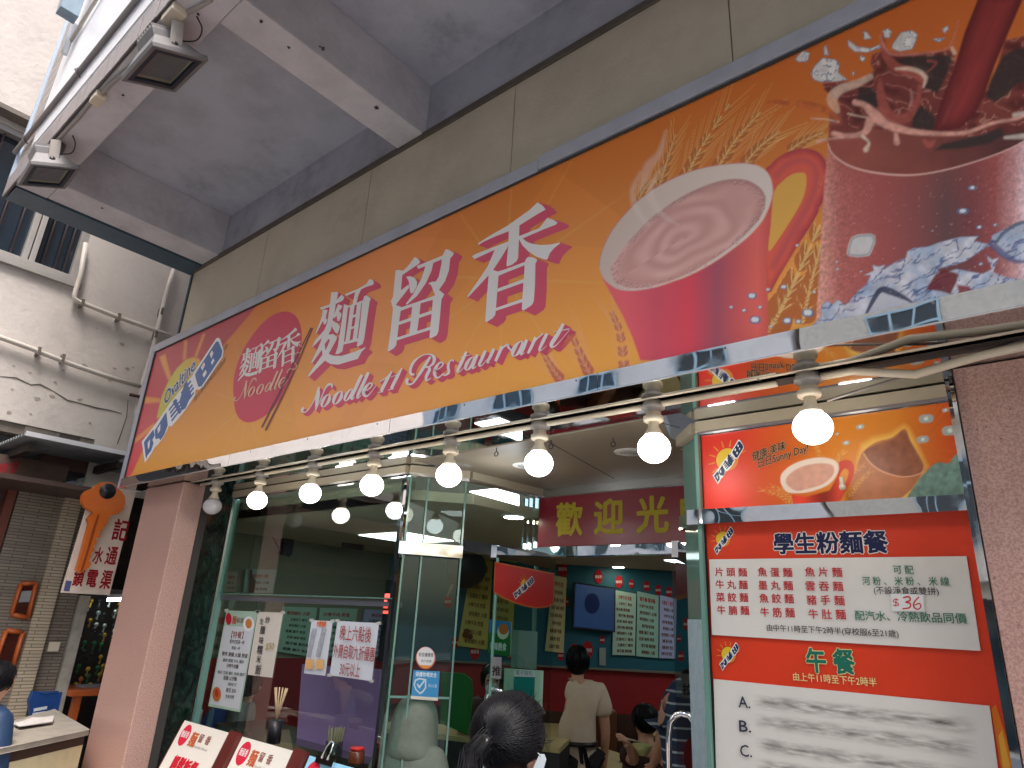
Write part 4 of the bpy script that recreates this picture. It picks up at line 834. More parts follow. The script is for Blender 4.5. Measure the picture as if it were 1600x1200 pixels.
# pipes on the wall
XP = XN + .06
for nm, pts, r in [('wall_pipe', [(-40, 513), (0, 527), (50, 545), (100, 565), (160, 586), (220, 604)], .024), ('wall_pipe', [(134, 380), (126, 430), (118, 455), (115, 465), (122, 471), (180, 494), (245, 517), (275, 528)], .024), ('wall_pipe', [(275, 410), (262, 450), (250, 500), (243, 530), (232, 570), (222, 604), (214, 640), (208, 680)], .026)]:
    pp = [atx(u, v, XP) for u, v in pts]
    o = MB().tube(pp, r, 10).build(nm, pipe_m, NB)
m = MB()
for (u, v) in [(98, 560), (128, 474), (252, 487), (243, 523), (60, 549), (185, 496)]:
    c = atx(u, v, XP); m.box(c.x - .06, c.x + .03, c.y - .012, c.y + .012, c.z - .04, c.z + .04)
m.build('pipe_clamp', neigh_edge, NB)
c = atx(212, 619, XP + .03); MB().tube([c + Vector((0, -.06, 0)), c + Vector((0, .12, .01))], .018, 8).build('rusty_tap', mat('rust', s(74, 46, 36), .8, noise=.3), NB)
# corrugated awning of two sheets
sheet = mat('weathered_sheet', s(128, 132, 134), .5, noise=.3, nscale=5)
AW = thing('corrugated_awning', 'dark corrugated sheet awning over the lane shops', 'awning', (-7.4, 2, 2.95))
def wavy(x0, x1, y0, y1, z, dz, name):
    m = MB(); n = int(abs(x1 - x0) / .0125); vs = []
    for i in range(n + 1):
        x = x0 + (x1 - x0) * i / n; zz = z + .018 * math.sin(i * PI / 3); vs += [(x, y0, zz), (x, y1, zz + dz), (x, y0, zz + .003), (x, y1, zz + dz + .003)]
    for i in range(n):
        a = i * 4; b = a + 4; m_ = [(a, a + 1, b + 1, b), (a + 2, b + 2, b + 3, a + 3), (a, b, b + 2, a + 2), (a + 1, a + 3, b + 3, b + 1)]
        m.f += m_; m.sm += [True, True, False, False]; m.c += [None] * 4
    m.v = vs; return m.build(name, sheet, AW)
wavy(-8.6, -6.78, 1.55, 2.42, 3.05, -.0, 'corrugated_sheet'); wavy(-8.6, -6.75, 2.36, 3.6, 3.0, -.03, 'corrugated_sheet')
MB().box(-6.785, -6.77, 1.55, 2.42, 3.035, 3.075).build('edge_trim', white_metal, AW)
m = MB()
for y in (1.62, 2.35, 3.0): m.box(-8.5, -6.9, y, y + .05, 2.93, 3.0)
m.build('batten', mat('dark_timber', s(52, 42, 36), .8, noise=.3), AW)
# shopfront of the lane: dark fascia, tiled piers, framed windows
brown = mat('brown_fascia', s(74, 56, 50), .6, noise=.25)
LS = thing('lane_shopfront', 'dim tiled shopfront in the lane under the corrugated awning', 'shopfront', (XN, 2, 0))
MB().box(XN - .9, XN + .7, -2, 2.36, 2.661, 2.70).build('soffit_board', brown, LS)
MB().box(XN + .02, XN + .08, -2, 2.12, 2.705, 2.95).build('fascia_board', mat('dull_fascia', s(92, 72, 62), .7, noise=.4, nscale=4), LS)
pl = Print((XN + .082, 0, 0), (1, 0, 0)); pl.text('海鮮雜貨', (-40, 748), (26, 738), .13, s(150, 40, 46), .02); pl.flush('fascia_lettering', LS, paperm)
def ribbed(name, c1, c2, sc_):
    m = bpy.data.materials.new(name); m.use_nodes = True; n = m.node_tree.nodes; l = m.node_tree.links; tc = n.new('ShaderNodeTexCoord'); mp = n.new('ShaderNodeMapping'); mp.inputs['Rotation'].default_value = (0, PI / 2, PI / 2); b = n.new('ShaderNodeTexBrick')
    b.inputs['Scale'].default_value = 1; b.inputs['Brick Width'].default_value = .22; b.inputs['Row Height'].default_value = sc_; b.inputs['Mortar Size'].default_value = .004; b.inputs['Color1'].default_value = c1; b.inputs['Color2'].default_value = c2; b.inputs['Mortar'].default_value = tuple(x * .35 for x in c1[:3]) + (1,)
    sx = n.new('ShaderNodeSeparateXYZ'); cx = n.new('ShaderNodeCombineXYZ'); l.new(tc.outputs['Object'], sx.inputs[0]); l.new(sx.outputs[1], cx.inputs[0]); l.new(sx.outputs[2], cx.inputs[1]); l.new(cx.outputs[0], b.inputs['Vector'])
    l.new(b.outputs['Color'], n['Principled BSDF'].inputs['Base Color']); n['Principled BSDF'].inputs['Roughness'].default_value = .35
    bp = n.new('ShaderNodeBump'); bp.invert = True; bp.inputs['Distance'].default_value = .004; l.new(b.outputs['Fac'], bp.inputs['Height']); l.new(bp.outputs[0], n['Principled BSDF'].inputs['Normal']); return m
ribA = ribbed('strip_tiles_grey', s(142, 130, 116), s(122, 112, 102), .028); ribB = ribbed('strip_tiles_tan', s(196, 180, 156), s(176, 160, 138), .028)
MB().box(XN - .2, XN, 1.80, 2.17, 0, 2.66).build('tiled_pier', ribA, LS)
MB().box(XN - .2, XN + .04, 2.172, 2.32, 0, 2.66).build('tiled_pier', ribB, LS)
MB().box(XN - .3, XN - .04, 2.33, 2.52, 0, 2.9).build('tiled_pier', ribA, LS)
MB().box(XN - .1, XN + .0, 2.53, 2.62, 0, 1.78).build('white_post', mat('dirty_white_paint', s(176, 170, 158), .6, noise=.3, nscale=9), LS)
MB().box(XN - .25, XN - .2, -2, 1.8, 0, 2.66).build('dark_glazing', mat('dark_lane_glass', (.02, .022, .026, 1), .08), LS)
for zz0, zz1 in ((2.22, 2.3), (2.55, 2.66)): MB().box(XN - .2, XN - .12, -2, 1.74, zz0, zz1).build('head_rail', brown, LS)
MB().box(XN - .2, XN - .02, 1.72, 1.79, 0, 2.66).build('red_jamb', mat('rust_red_paint', s(112, 52, 38), .5, noise=.2), LS)
c = [atx(u, v, XN - .195) for u, v in [(-20, 838), (36, 826), (12, 900), (-30, 905)]]
MB().slab(c, (.004, 0, 0)).build('blind', mat('pale_blind', s(150, 156, 164), .7), LS)
orange = mat('orange_timber', s(186, 92, 40), .45, noise=.2)
for i, (q, lab) in enumerate([([(32, 912), (56, 911), (43, 965), (17, 960)], 'upper'), ([(9, 985), (35, 988), (19, 1043), (-8, 1036)], 'lower')]):
    P_ = [atx(u, v, XN + .005) for u, v in q]; cc = sum(P_, Vector()) / 4
    w_ = MB().slab([cc + (p - cc) * 1.0 for p in P_], (.01, 0, 0)).build('window', mat('red_brown_glass', s(66, 28, 22), .1), LS)
    m = MB()
    for a, b_ in zip(P_, P_[1:] + P_[:1]): m.tube([a + Vector((.02, 0, 0)), b_ + Vector((.02, 0, 0))], .022, 4)
    m.build('frame', orange, w_)
    if i == 0: MB().slab([P_[0] + (P_[3] - P_[0]) * f + (P_[1] - P_[0]) * g_ + Vector((.011, 0, 0)) for f, g_ in ((.25, .2), (.25, .9), (.62, .9), (.62, .2))], (.004, 0, 0)).build('notice', mat('grey_notice', s(140, 140, 144), .6), w_)
MB().box(XN - .02, XN + .0, 2.37, 2.46, 1.28, 1.36).build('wall_switch', pvc, LS)
# locksmith: sign, giant key, hanging stock, lamp
XK = -6.75
LK = thing('locksmith_sign', 'white hand-painted locksmith board with red characters beside the pink pillar', 'sign', (XK, 2.4, 1.9))
pk = Print((XK, 0, 0), (1, 0, 0))
cs = [pk.hit(*q) for q in [(146, 760), (214, 762), (171, 930), (96, 926)]]
MB().slab(cs, (-.03, 0, 0)).build('board', mat('dirty_white_board', s(226, 206, 190), .6, noise=.12, nscale=7, stain=.3), LK)
pk.k = .002
for ch, a, b_, h in [('記', (174, 840), (197, 843), .20), ('水', (144, 878), (158, 879), .15), ('通', (163, 879), (180, 880), .17), ('鎖', (112, 913), (128, 914), .15), ('電', (133, 914), (149, 915), .16), ('渠', (155, 917), (171, 918), .17)]: pk.text(ch, a, b_, h, s(150, 28, 38), .028)
pk.poly([(103, 907), (112, 908), (108, 924), (99, 923)], s(84, 90, 130))
pk.flush('lettering', LK, paperm)
KY = thing('giant_key_sign', 'giant orange wooden key hung in front of the locksmith board', 'key', (XK + .12, 2.35, 2.4))
pk2 = Print((XK + .12, 0, 0), (1, 0, 0)); kk = lambda P_: [pk2.hit(x / 5 + 60, y / 5 + 700) for x, y in P_]
keyp = [(342, 400), (350, 365), (385, 330), (440, 310), (480, 275), (530, 262), (580, 275), (615, 310), (650, 340), (675, 380), (680, 430), (665, 480), (625, 515), (560, 530), (548, 560), (530, 600), (505, 625), (500, 645), (475, 660), (490, 690), (450, 705), (455, 740), (432, 770), (440, 800), (415, 820), (410, 850), (395, 880), (412, 905), (398, 930), (330, 978), (300, 955), (345, 800), (400, 590), (385, 555), (410, 530), (430, 505), (370, 465), (348, 435)]
keym = mat('orange_lacquer', s(214, 106, 30), .35, noise=.12, nscale=5)
MB().slab(kk(keyp), (-.06, 0, 0)).build('key_body', keym, KY)
MB().slab([p + Vector((.004, 0, 0)) for p in kk([(462, 520), (478, 520), (425, 700), (345, 960), (325, 965), (370, 820), (420, 640)])], (-.003, 0, 0)).build('key_groove', mat('dark_orange', s(150, 62, 20), .4), KY)
hc = kk([(540, 338)])[0]; MB().lathe([(.068, 0), (.068, .006)], hc + Vector((.001, 0, 0)), 20, (1, 0, 0)).build('key_hole', black, KY)
# interior of the key stall
ST = thing('key_stall', 'open locksmith stall crammed with hanging keys and padlocks behind the pink pillar', 'stall', (XN - .3, 2.85, 0))
MB().box(XN - .9, XN - .85, 2.55, 4.2, 0, 2.9).build('back_board', mat('stall_dark', s(58, 48, 42), .8, noise=.4, nscale=12), ST)
MB().box(XN - .9, XN, 4.2, 4.25, 0, 2.9).build('side_board', mat('stall_dark2', s(62, 50, 44), .8), ST)
MB().box(XN - .9, XN - .35, 2.66, 3.6, 1.82, 1.86).build('lamp_rail', grey_metal, ST)
stall_cols = [mat('steel_key', s(190, 196, 190), .3, metal=.7), mat('brass_key', s(190, 150, 60), .3, metal=.6), mat('dark_key', s(50, 54, 56), .4, metal=.3), mat('yellow_pack', s(206, 160, 50), .5), mat('green_pack', s(40, 110, 60), .5), mat('orange_pack', s(206, 110, 40), .5)]
kb = None; cnt = 0
for row in range(9):
    for k in range(9):
        y = 2.70 + k * .085 + (row % 2) * .04 + random.uniform(-.03, .03); z = 1.74 - row * .105 + random.uniform(-.035, .035); mi = random.choice([0, 0, 0, 2, 1]) if row < 4 else random.choice([1, 2, 3, 5, 2, 4, 3])
        m = MB()
        m.lathe([(.021, 0), (.023, .004), (.021, .009)], (XN - .6, y, z), 10, (1, 0, 0)); m.box(XN - .6, XN - .594, y - .006, y + .006, z - .07, z - .015); m.box(XN - .6, XN - .594, y - .014, y - .005, z - .06, z - .045)
        o = m.build('hanging_key', stall_cols[mi], ST); o.rotation_euler = (random.uniform(-.0, .0), 0, 0)
CT = thing('timber_bench', 'small orange timber bench with tools in the key stall', 'bench', (XN - .2, 2.9, 0))
MB().box(XN - .45, XN + .1, 2.62, 3.3, .90, .95).build('bench_top', orange, CT, bevel=.005)
for yy in (2.68, 3.2): MB().box(XN - .02, XN + .05, yy, yy + .06, 0, .9).build('leg', orange, CT)
g_ = MB().box(XN - .2, XN - .05, 2.75, 2.98, .955, .975); g_.lathe([(.05, 0), (.06, .05), (.02, .16)], (XN - .15, 3.05, .955), 12); o = g_.build('vice', grey_metal); tag(o, 'grey vice and tray on the orange timber bench', 'vice')
LP = thing('tube_lamp', 'lit fluorescent tube lamp below the locksmith board', 'lamp', (XN - .5, 2.8, 1.8)); c0, c1 = atx(168, 937, XN - .3), atx(215, 936, XN - .3)
MB().tube([c0, c1], .018, 10).build('tube', emit_mat('tube_glow', (.8, .95, 1, 1), 5), LP); MB().obox(c0 + Vector((-.03, 0, .02)), c1 - c0, (.05, 0, 0), (0, 0, .03)).build('batten', white_metal, LP)
CN = thing('street_counter', 'worn grey-topped counter with a cream front at the lane corner', 'counter', (-6.9, 2.2, 0))
P_ = [atz(u, v, .93) for u, v in [(14, 1160), (62, 1116), (150, 1132), (133, 1150)]]
zc = .93
q = [atz(-10, 1172, zc), atz(14, 1128, zc), atz(85, 1108, zc), atz(140, 1140, zc)]
MB().slab(q, (0, 0, -.03)).build('counter_top', mat('worn_laminate', s(160, 152, 140), .5, noise=.25, nscale=10, stain=.3), CN, bevel=.004)
q2 = [p + (sum(q, Vector()) / 4 - p) * .06 for p in q]
MB().slab([p + Vector((0, 0, -.031)) for p in q2], (0, 0, -.06)).build('counter_apron', mat('dark_timber2', s(58, 38, 28), .6), CN)
MB().slab([p + Vector((0, 0, -.092)) for p in q2], (0, 0, -.83)).build('counter_front', mat('cream_board', s(214, 200, 160), .6, noise=.15, stain=.4), CN)
m = MB()
for k in range(3):
    a = [atz(u, v, .935 + k * .008) for u, v in [(17 + k * 3, 1132), (50, 1124 - k), (84, 1119 + k), (82, 1130 - k), (30, 1136)]]; m.slab(a, (0, 0, .005))
o = m.build('newspaper_pile', mat('newsprint', s(206, 200, 196), .8, noise=.2, nscale=30)); tag(o, 'white newspapers spread on the street counter', 'newspapers')
m = MB(); bq = [atx(u, v, -7.02) for u, v in [(50, 1120), (48, 1096), (54, 1082), (70, 1084), (96, 1083), (95, 1092), (88, 1118)]]
m.slab(bq, (-.09, 0, 0)); o = m.build('blue_bag', mat('blue_plastic', s(24, 66, 130), .4, noise=.2), bevel=.015); tag(o, 'blue plastic bag with white print standing behind the newspapers', 'bag')
pb = Print((-7.015, 0, 0), (1, 0, 0)); pb.poly([(53, 1107), (74, 1103), (73, 1108), (52, 1112)], s(200, 204, 212)); pb.poly([(51, 1114), (71, 1111), (70, 1115), (50, 1118)], s(200, 204, 212)); pb.flush('bag_print', o, paperm)

# ================================================================== BULBS, CONDUIT, FLOODLIGHTS
YB = 2.304; zc = ZU
hh = MB().tube([(-5.0, YB, zc - .013), (-.75, YB, zc - .013)], .0125, 10)
CO = thing('lamp_conduit', 'long pale conduit carrying the row of round bulbs under the sign', 'conduit', (-3, YB, zc))
hh.build('conduit_tube', pvc, CO)
MB().tube([Vector((-.60, YB, zc - .016)), Vector((-.5, YB, zc - .016)), at(1430, 585, YB + .01), at(1530, 556, YB), at(1660, 528, YB)], .014, 10).build('conduit_tube', pvc, CO)
MB().tube([at(1290, 640, YB - .02) + Vector((0, .03, .04)), at(1440, 580, YB + .03), at(1540, 548, YB + .03), at(1660, 514, YB + .03)], .005, 6).build('loose_cable', mat('grey_cable', s(120, 114, 110), .5), CO)
glow = emit_mat('bulb_glow', (1, .97, .90, 1), 6)
glow_b = emit_mat('bulb_glow_warm', (1, .92, .80, 1), 4.5); glow_c = emit_mat('bulb_glow_cool', (.94, .98, 1, 1), 5.5)
bxs = [-4.757, -4.157, -3.555, -2.972, -2.374, -1.811, -1.24, -.644]
lab = ['unlit greyish globe bulb at the far left end of the row', 'lit globe bulb second from the left, next to the unlit one', 'lit globe bulb third from the left over the window glass', 'lit globe bulb fourth from the left over the window glass', 'lit globe bulb hanging at the chamfered glass corner of the porch', 'lit globe bulb in front of the porch ceiling, left of the two there', 'lit globe bulb in front of the porch ceiling, nearest the drinks panel', 'largest, nearest lit globe bulb in front of the sunny drinks panel']
proto = thing('globe_bulb', lab[0], 'bulb', (bxs[0], YB, zc), 'globe bulbs under the sign')
o3 = (bxs[0], YB, zc)
MB().lathe([(.040, 0), (.040, -.012), (.046, -.016), (.046, -.028), (.030, -.034), (.030, -.045)][::-1], o3, 24).build('ceiling_rose', pvc_grey, proto)
MB().lathe([(.030, -.045), (.030, -.060), (.040, -.062), (.040, -.078), (.034, -.084)][::-1], o3, 24).build('lamp_holder', pvc, proto)
MB().lathe([(.020, -.084), (.021, -.105), (.034, -.130), (.038, -.137)][::-1], o3, 24).build('bulb_neck', pvc, proto)
def globe(c, m, parent, R_=.064):
    pr_ = []
    for i in range(15):
        t = i / 14 * (PI - .62); pr_.append((max(.001, R_ * math.sin(t)), -.190 - R_ * .92 * math.cos(t)))
    return MB().lathe(pr_, c, 28).build('globe', m, parent)
def scl(m): return m
gl0 = globe(o3, mat('unlit_globe', s(196, 192, 196), .12, spec=.6), proto)
for i in range(1, 8):
    c = proto.copy(); COL.objects.link(c); c.location = (bxs[i], YB, zc); c['label'] = lab[i]
    for ch in proto.children:
        d = ch.copy(); COL.objects.link(d); d.parent = c
        if ch is gl0:
            d.data = ch.data.copy(); d.data.materials.clear(); d.data.materials.append([glow, glow_b, glow_c][i % 3])
# floodlights
fl_m = mat('cast_grey_housing', s(116, 113, 114), .45, noise=.15, nscale=12); refl = mat('reflector', s(150, 142, 120), .4, metal=.2); chipm = mat('led_chip', s(206, 190, 60), .4)
flens = glass_mat('flood_glass', (.92, .94, .95, 1), 1.25)
def flood(c, wd, hg, label, tilt):
    t = thing('floodlight', label, 'floodlight', tuple(c), 'floodlights under the canopy edge')
    X = Vector((1, 0, 0)).lerp(Vector((1, tilt, 0)), 1).normalized(); N = Vector((-.41 * tilt * 0, .41, -.912)).normalized(); Yv = N.cross(X).normalized() * -1
    if Yv.y < 0: Yv = -Yv
    N = X.cross(Yv).normalized(); N = -N if N.z > 0 else N
    def P_(x, y, z): return c + X * x + Yv * y + N * z
    w2, h2 = wd / 2, hg / 2
    def ring(m, a, b_, z0, z1):
        o_ = [P_(x, y, z0) for x, y in ((-a[0], -a[1]), (a[0], -a[1]), (a[0], a[1]), (-a[0], a[1]))]; i_ = [P_(x, y, z0) for x, y in ((-b_[0], -b_[1]), (b_[0], -b_[1]), (b_[0], b_[1]), (-b_[0], b_[1]))]
        ob = [p + N * (z1 - z0) for p in o_]; ib = [p + N * (z1 - z0) for p in i_]; m.add(o_ + i_ + ob + ib, [(0, 1, 5, 4), (1, 2, 6, 5), (2, 3, 7, 6), (3, 0, 4, 7), (8, 12, 13, 9), (9, 13, 14, 10), (10, 14, 15, 11), (11, 15, 12, 8), (0, 8, 9, 1), (1, 9, 10, 2), (2, 10, 11, 3), (3, 11, 8, 0), (4, 5, 13, 12), (5, 6, 14, 13), (6, 7, 15, 14), (7, 4, 12, 15)])
    m = MB(); ring(m, (w2, h2), (w2 * .88, h2 * .85), -.03, 0); m.build('front_frame', fl_m, t, bevel=.005)
    m = MB(); ring(m, (w2 * .879, h2 * .849), (w2 * .74, h2 * .68), -.02, -.004); m.build('gasket', mat('dark_gasket', s(36, 42, 56), .5), t)
    MB().slab([P_(x * w2 * .75, y * h2 * .69, -.010) for x, y in ((-1, -1), (1, -1), (1, 1), (-1, 1))], N * -.003).build('front_glass', flens, t)
    m = MB(); a = [P_(x * w2 * .77, y * h2 * .72, -.014) for x, y in ((-1, -1), (1, -1), (1, 1), (-1, 1))]; b_ = [P_(x * w2 * .36, y * h2 * .2 + .01, -.10) for x, y in ((-1, -1), (1, -1), (1, 1), (-1, 1))]
    m.add(a + b_, [(0, 1, 5, 4), (1, 2, 6, 5), (2, 3, 7, 6), (3, 0, 4, 7), (4, 5, 6, 7)]); m.build('reflector', refl, t)
    for k in (-1, 1): MB().obox(P_(k * .03 - .016, .0, -.096), X * .032, Yv * .026, N * .003).build('led_chip', chipm, t)
    m = MB(); f_ = [P_(x * w2 * .93, y * h2 * .93, -.031) for x, y in ((-1, -1), (1, -1), (1, 1), (-1, 1))]; g2 = [P_(x * w2 * .62, y * h2 * .55, -.12) for x, y in ((-1, -1), (1, -1), (1, 1), (-1, 1))]
    m.add(f_ + g2, [(0, 1, 5, 4), (1, 2, 6, 5), (2, 3, 7, 6), (3, 0, 4, 7), (4, 5, 6, 7), (0, 3, 2, 1)]); m.obox(P_(-w2 * .5, -h2 * .5, -.12), X * w2, Yv * h2 * .9, N * -.06); m.build('housing', fl_m, t, bevel=.006)
    m = MB()
    for k in range(7): m.obox(P_(-w2 * .48 + k * w2 * .15, -h2 * .48, -.181), X * .006, Yv * h2 * .84, N * -.02)
    m.build('cooling_fin', fl_m, t)
    for k in (-1, 1):
        MB().slab([P_(k * w2 * .70, -.03, -.05), P_(k * w2 * .70, .03, -.05), P_(k * w2 * .70, .03, -.10) + Vector((0, 0, .12)), P_(k * w2 * .70, -.03, -.10) + Vector((0, 0, .12))], X * (k * .012)).build('bracket_arm', pvc_grey, t)
        MB().lathe([(.016, 0), (.018, .006), (.010, .012)], P_(k * (w2 * .70 + .012), 0, -.07), 10, X * k).build('knob', black, t)
    top = P_(0, 0, -.10) + Vector((0, 0, .12))
    MB().tube([P_(0, 0, -.15), Vector((top.x, c.y + .0, ZB - .08)), Vector((top.x, c.y, ZB - .001))], .035, 10).build('mounting_stem', fl_m, t)
    MB().tube([Vector(q[:3]) for q in smooth_path([tuple(P_(w2 * .3, h2 * .3, -.15)), tuple(P_(w2 * .8, h2 * .8, -.12)), tuple(P_(w2 * 1.0, h2 * 1.0, -.17)), (c.x + wd * .5, c.y + .02, ZB - .005)], 6)], .004, 6).build('cable', black, t)
flood(Vector((-3.28, .875, 4.38)), .38, .285, 'larger nearer grey floodlight hanging under the canopy edge beam', 0)
flood(Vector((-4.88, .82, 4.38)), .35, .28, 'farther grey floodlight at the left corner of the canopy', -.06)

# ================================================================== DRINKS PANEL AND MENU BOARD (right)
YP = 2.66
MP = thing('menu_board', 'tall red menu panel with white price boards beside the pink granite wall', 'menu board', (-.75, YP, 1.2))
MB().box(-1.205, -.286, YP + .003, YP + .04, .3, 2.185).build('red_board', mat('red_vinyl', s(222, 62, 30, 1.05), .35, noise=.14, nscale=2.5, stain=.08, bump=.15, bscale=5), MP)
pm = Print((0, YP + .003, 0), (0, -1, 0))
logo_at(pm, 1131, 845, 44); pm.flush('sunrise_logo', MP); pm.poly([(1549, 1108), (1556, 1100), (1572, 1150), (1592, 1240), (1612, 1330), (1598, 1400)], s(226, 120, 30)); pm.poly([(1560, 1150), (1566, 1140), (1590, 1250), (1604, 1330), (1598, 1400)], s(232, 170, 60)); pm.flush('wheat_corner', MP); logo_at(pm, 1140, 1026, 46); pm.flush('sunrise_logo', MP)
wb = mat('white_price_board', s(226, 222, 214), .45, noise=.05, nscale=5, stain=.1)
for q in [[(1108, 874), (1510, 869), (1532, 1017), (1112.5, 992)], [(1115, 1061), (1546, 1103), (1600, 1500), (1125, 1420)]]:
    P_ = [at(u, v, YP - .006) for u, v in q]; MB().slab(P_, (0, .007, 0)).build('price_board', wb, MP)
pm = Print((0, YP - .0065, 0), (0, -1, 0))
tx = lambda X, Y: (X / 2.857 + 1060, Y / 2.857 + 780)
NAVY = s(30, 36, 74); RED2 = s(196, 44, 50); GRN = s(60, 120, 96); BLK = s(44, 42, 44)
pm.p0 = Vector((0, YP + .001, 0))
for c_, b_ in ((s(236, 226, 220), .075), (NAVY, .03)): pm.text('學生粉麵餐', tx(430, 236), tx(938, 230), .082, c_, b_); pm.k += .0006
pm.flush('heading', MP)
for c_, b_ in ((s(228, 214, 150), .07), (s(34, 112, 92), .03)): pm.text('午 餐', tx(578, 762), tx(790, 772), .085, c_, b_); pm.k += .0006
pm.flush('heading', MP)
pm.text('由上午11時至下午2時半', tx(515, 806), tx(888, 834), .030, s(226, 216, 150), .008)
pm.flush('hours_line', MP); pm.p0 = Vector((0, YP - .0065, 0)); pm.k = .0006
rows = [('片頭麵', '魚蛋麵', '魚片麵'), ('牛丸麵', '墨丸麵', '雲吞麵'), ('菜餃麵', '魚餃麵', '豬手麵'), ('牛腩麵', '牛筋麵', '牛肚麵')]
ys_ = [[340, 341, 341], [396, 400, 404], [453, 459, 467], [511, 521, 530]]
xsp = [[(165, 307), (357, 510), (568, 734)], [(168, 310), (360, 513), (570, 738)], [(170, 313), (364, 517), (576, 744)], [(175, 317), (368, 521), (584, 750)]]
for c3 in range(3):
    for r_, yy, xx in zip(rows, ys_, xsp):
        t_, y_, (a, b_) = r_[c3], yy[c3], xx[c3]; pm.text(' '.join(t_), tx(a, y_), tx(b_, y_ + (b_ - a) * .02), .036, RED2, .012)
    pm.flush('noodle_list', MP)
pm.text('可 配', tx(962, 330), tx(1052, 332), .031, GRN, .01); pm.text('河 粉 、 米 粉 、 米 線', tx(824, 380), tx(1212, 384), .031, GRN, .01); pm.text('(不設淨食或雙拼)', tx(875, 420), tx(1165, 426), .027, BLK, .004)
pm.text('配汽水、冷熱飲品同價', tx(792, 536), tx(1290, 552), .034, GRN, .012); pm.text('由中午11時至下午2時半(穿校服6至21歲)', tx(398, 585), tx(986, 615), .026, BLK, .006)
pm.flush('small_print', MP)
pm.poly([tx(950, 422), tx(1095, 426), tx(1100, 502), tx(955, 500)], s(232, 232, 230)); pm.k += .0005
pr_old = pr; pr = pm
def hand(lst, col): draw_brushes(lst, (2.857, 1060, 780), col)
hand([[(1004, 440, 6), (1030, 436, 7), (1036, 452, 7), (1016, 460, 6), (1036, 466, 7), (1034, 484, 7), (1002, 490, 6)], [(1076, 436, 6), (1056, 458, 7), (1052, 480, 7), (1070, 492, 6), (1084, 480, 6), (1076, 466, 6), (1056, 474, 5)], [(985, 450, 4), (966, 448, 4), (962, 458, 4), (980, 464, 4), (984, 474, 4), (960, 474, 4)], [(974, 442, 4), (972, 480, 4)]], s(206, 66, 60)); pm.flush('handwritten_price', MP)
for t_, x_, y_ in (('A.', 272, 928), ('B.', 276, 1036), ('C.', 280, 1146), ('D.', 284, 1262)):
    pm.text(t_, tx(x_, y_), tx(x_ + 52, y_ + 5), .054, s(50, 54, 74), .01)
sm = s(186, 182, 174)
pr = pr_old; pm.flush('item_letters', MP)
# faint worn rows on the lunch board
def smear_mat():
    m = bpy.data.materials.new('worn_ink'); m.use_nodes = True; n = m.node_tree.nodes; l = m.node_tree.links; b = n['Principled BSDF']; b.inputs['Base Color'].default_value = s(120, 116, 110); b.inputs['Roughness'].default_value = .6
    tc = n.new('ShaderNodeTexCoord'); mp = n.new('ShaderNodeMapping'); mp.inputs['Scale'].default_value = (5, 1, 26); a = n.new('ShaderNodeTexNoise'); a.inputs['Scale'].default_value = 3; a.inputs['Detail'].default_value = 8; l.new(tc.outputs['Object'], mp.inputs[0]); l.new(mp.outputs[0], a.inputs[0])
    g = n.new('ShaderNodeTexCoord'); sp = n.new('ShaderNodeSeparateXYZ'); l.new(g.outputs['Generated'], sp.inputs[0])
    def edge(o_, k_):
        m1 = n.new('ShaderNodeMath'); m1.operation = 'PINGPONG'; m1.inputs[1].default_value = .5; l.new(o_, m1.inputs[0]); m2 = n.new('ShaderNodeMath'); m2.operation = 'MULTIPLY'; m2.use_clamp = True; m2.inputs[1].default_value = k_; l.new(m1.outputs[0], m2.inputs[0]); return m2.outputs[0]
    r = n.new('ShaderNodeMapRange'); r.inputs[1].default_value = .35; r.inputs[2].default_value = .75; r.inputs[4].default_value = .75; l.new(a.outputs[0], r.inputs[0])
    a1 = n.new('ShaderNodeMath'); a1.operation = 'MULTIPLY'; l.new(edge(sp.outputs[0], 14), a1.inputs[0]); l.new(edge(sp.outputs[2], 2.2), a1.inputs[1])
    a2 = n.new('ShaderNodeMath'); a2.operation = 'MULTIPLY'; l.new(a1.outputs[0], a2.inputs[0]); l.new(r.outputs[0], a2.inputs[1]); l.new(a2.outputs[0], b.inputs['Alpha']); return m
smm = smear_mat()
for (x0, y0, x1, y1, h) in [(330, 890, 1345, 985, 62), (335, 985, 1345, 1085, 60), (340, 1095, 1345, 1200, 62), (345, 1205, 1345, 1300, 60)]:
    a, b_ = at(*tx(x0, y0 + h), YP - .0072), at(*tx(x1, y1 + h), YP - .0072); z0 = (a.z + b_.z) / 2
    MB().quad((a.x, a.y, z0 - .001), (b_.x, a.y, z0 - .001), (b_.x, a.y, z0 + .058), (a.x, a.y, z0 + .058)).build('worn_ink_row', smm, MP)
# polished bar, drinks light box above
MB().slab([at(u, v, 2.61) for u, v in [(1073, 797), (1505, 772), (1513, 797), (1073, 820)]], (0, .06, 0)).build('polished_bar', chrome_w, MP)
DP = thing('drinks_panel', 'red and orange panel of hot drinks in the slot above the red menu panel', 'sign', (-.75, YP, 2.3))
pp_ = Paint(-1.203, -.287, 2.19, 2.553, .0035, YP); pp_.C = np.zeros(pp_.C.shape)
tt = np.clip((pp_.U - 1150) / 160, 0, 1)[..., None]; v2 = np.clip((pp_.U - 1400) / 90, 0, 1)[..., None]
pp_.C = (lc((206, 50, 34)) * (1 - tt) + lc((206, 124, 36)) * tt) * (1 - v2 * .8) + lc((196, 60, 30)) * v2 * .8
pp_.C *= (1 + .5 * np.exp(-((pp_.U - 1130) / 40) ** 2 - ((pp_.V - 780) / 40) ** 2))[..., None]
G_ = lambda P_: T(P_, 2.963, 1060, 540)
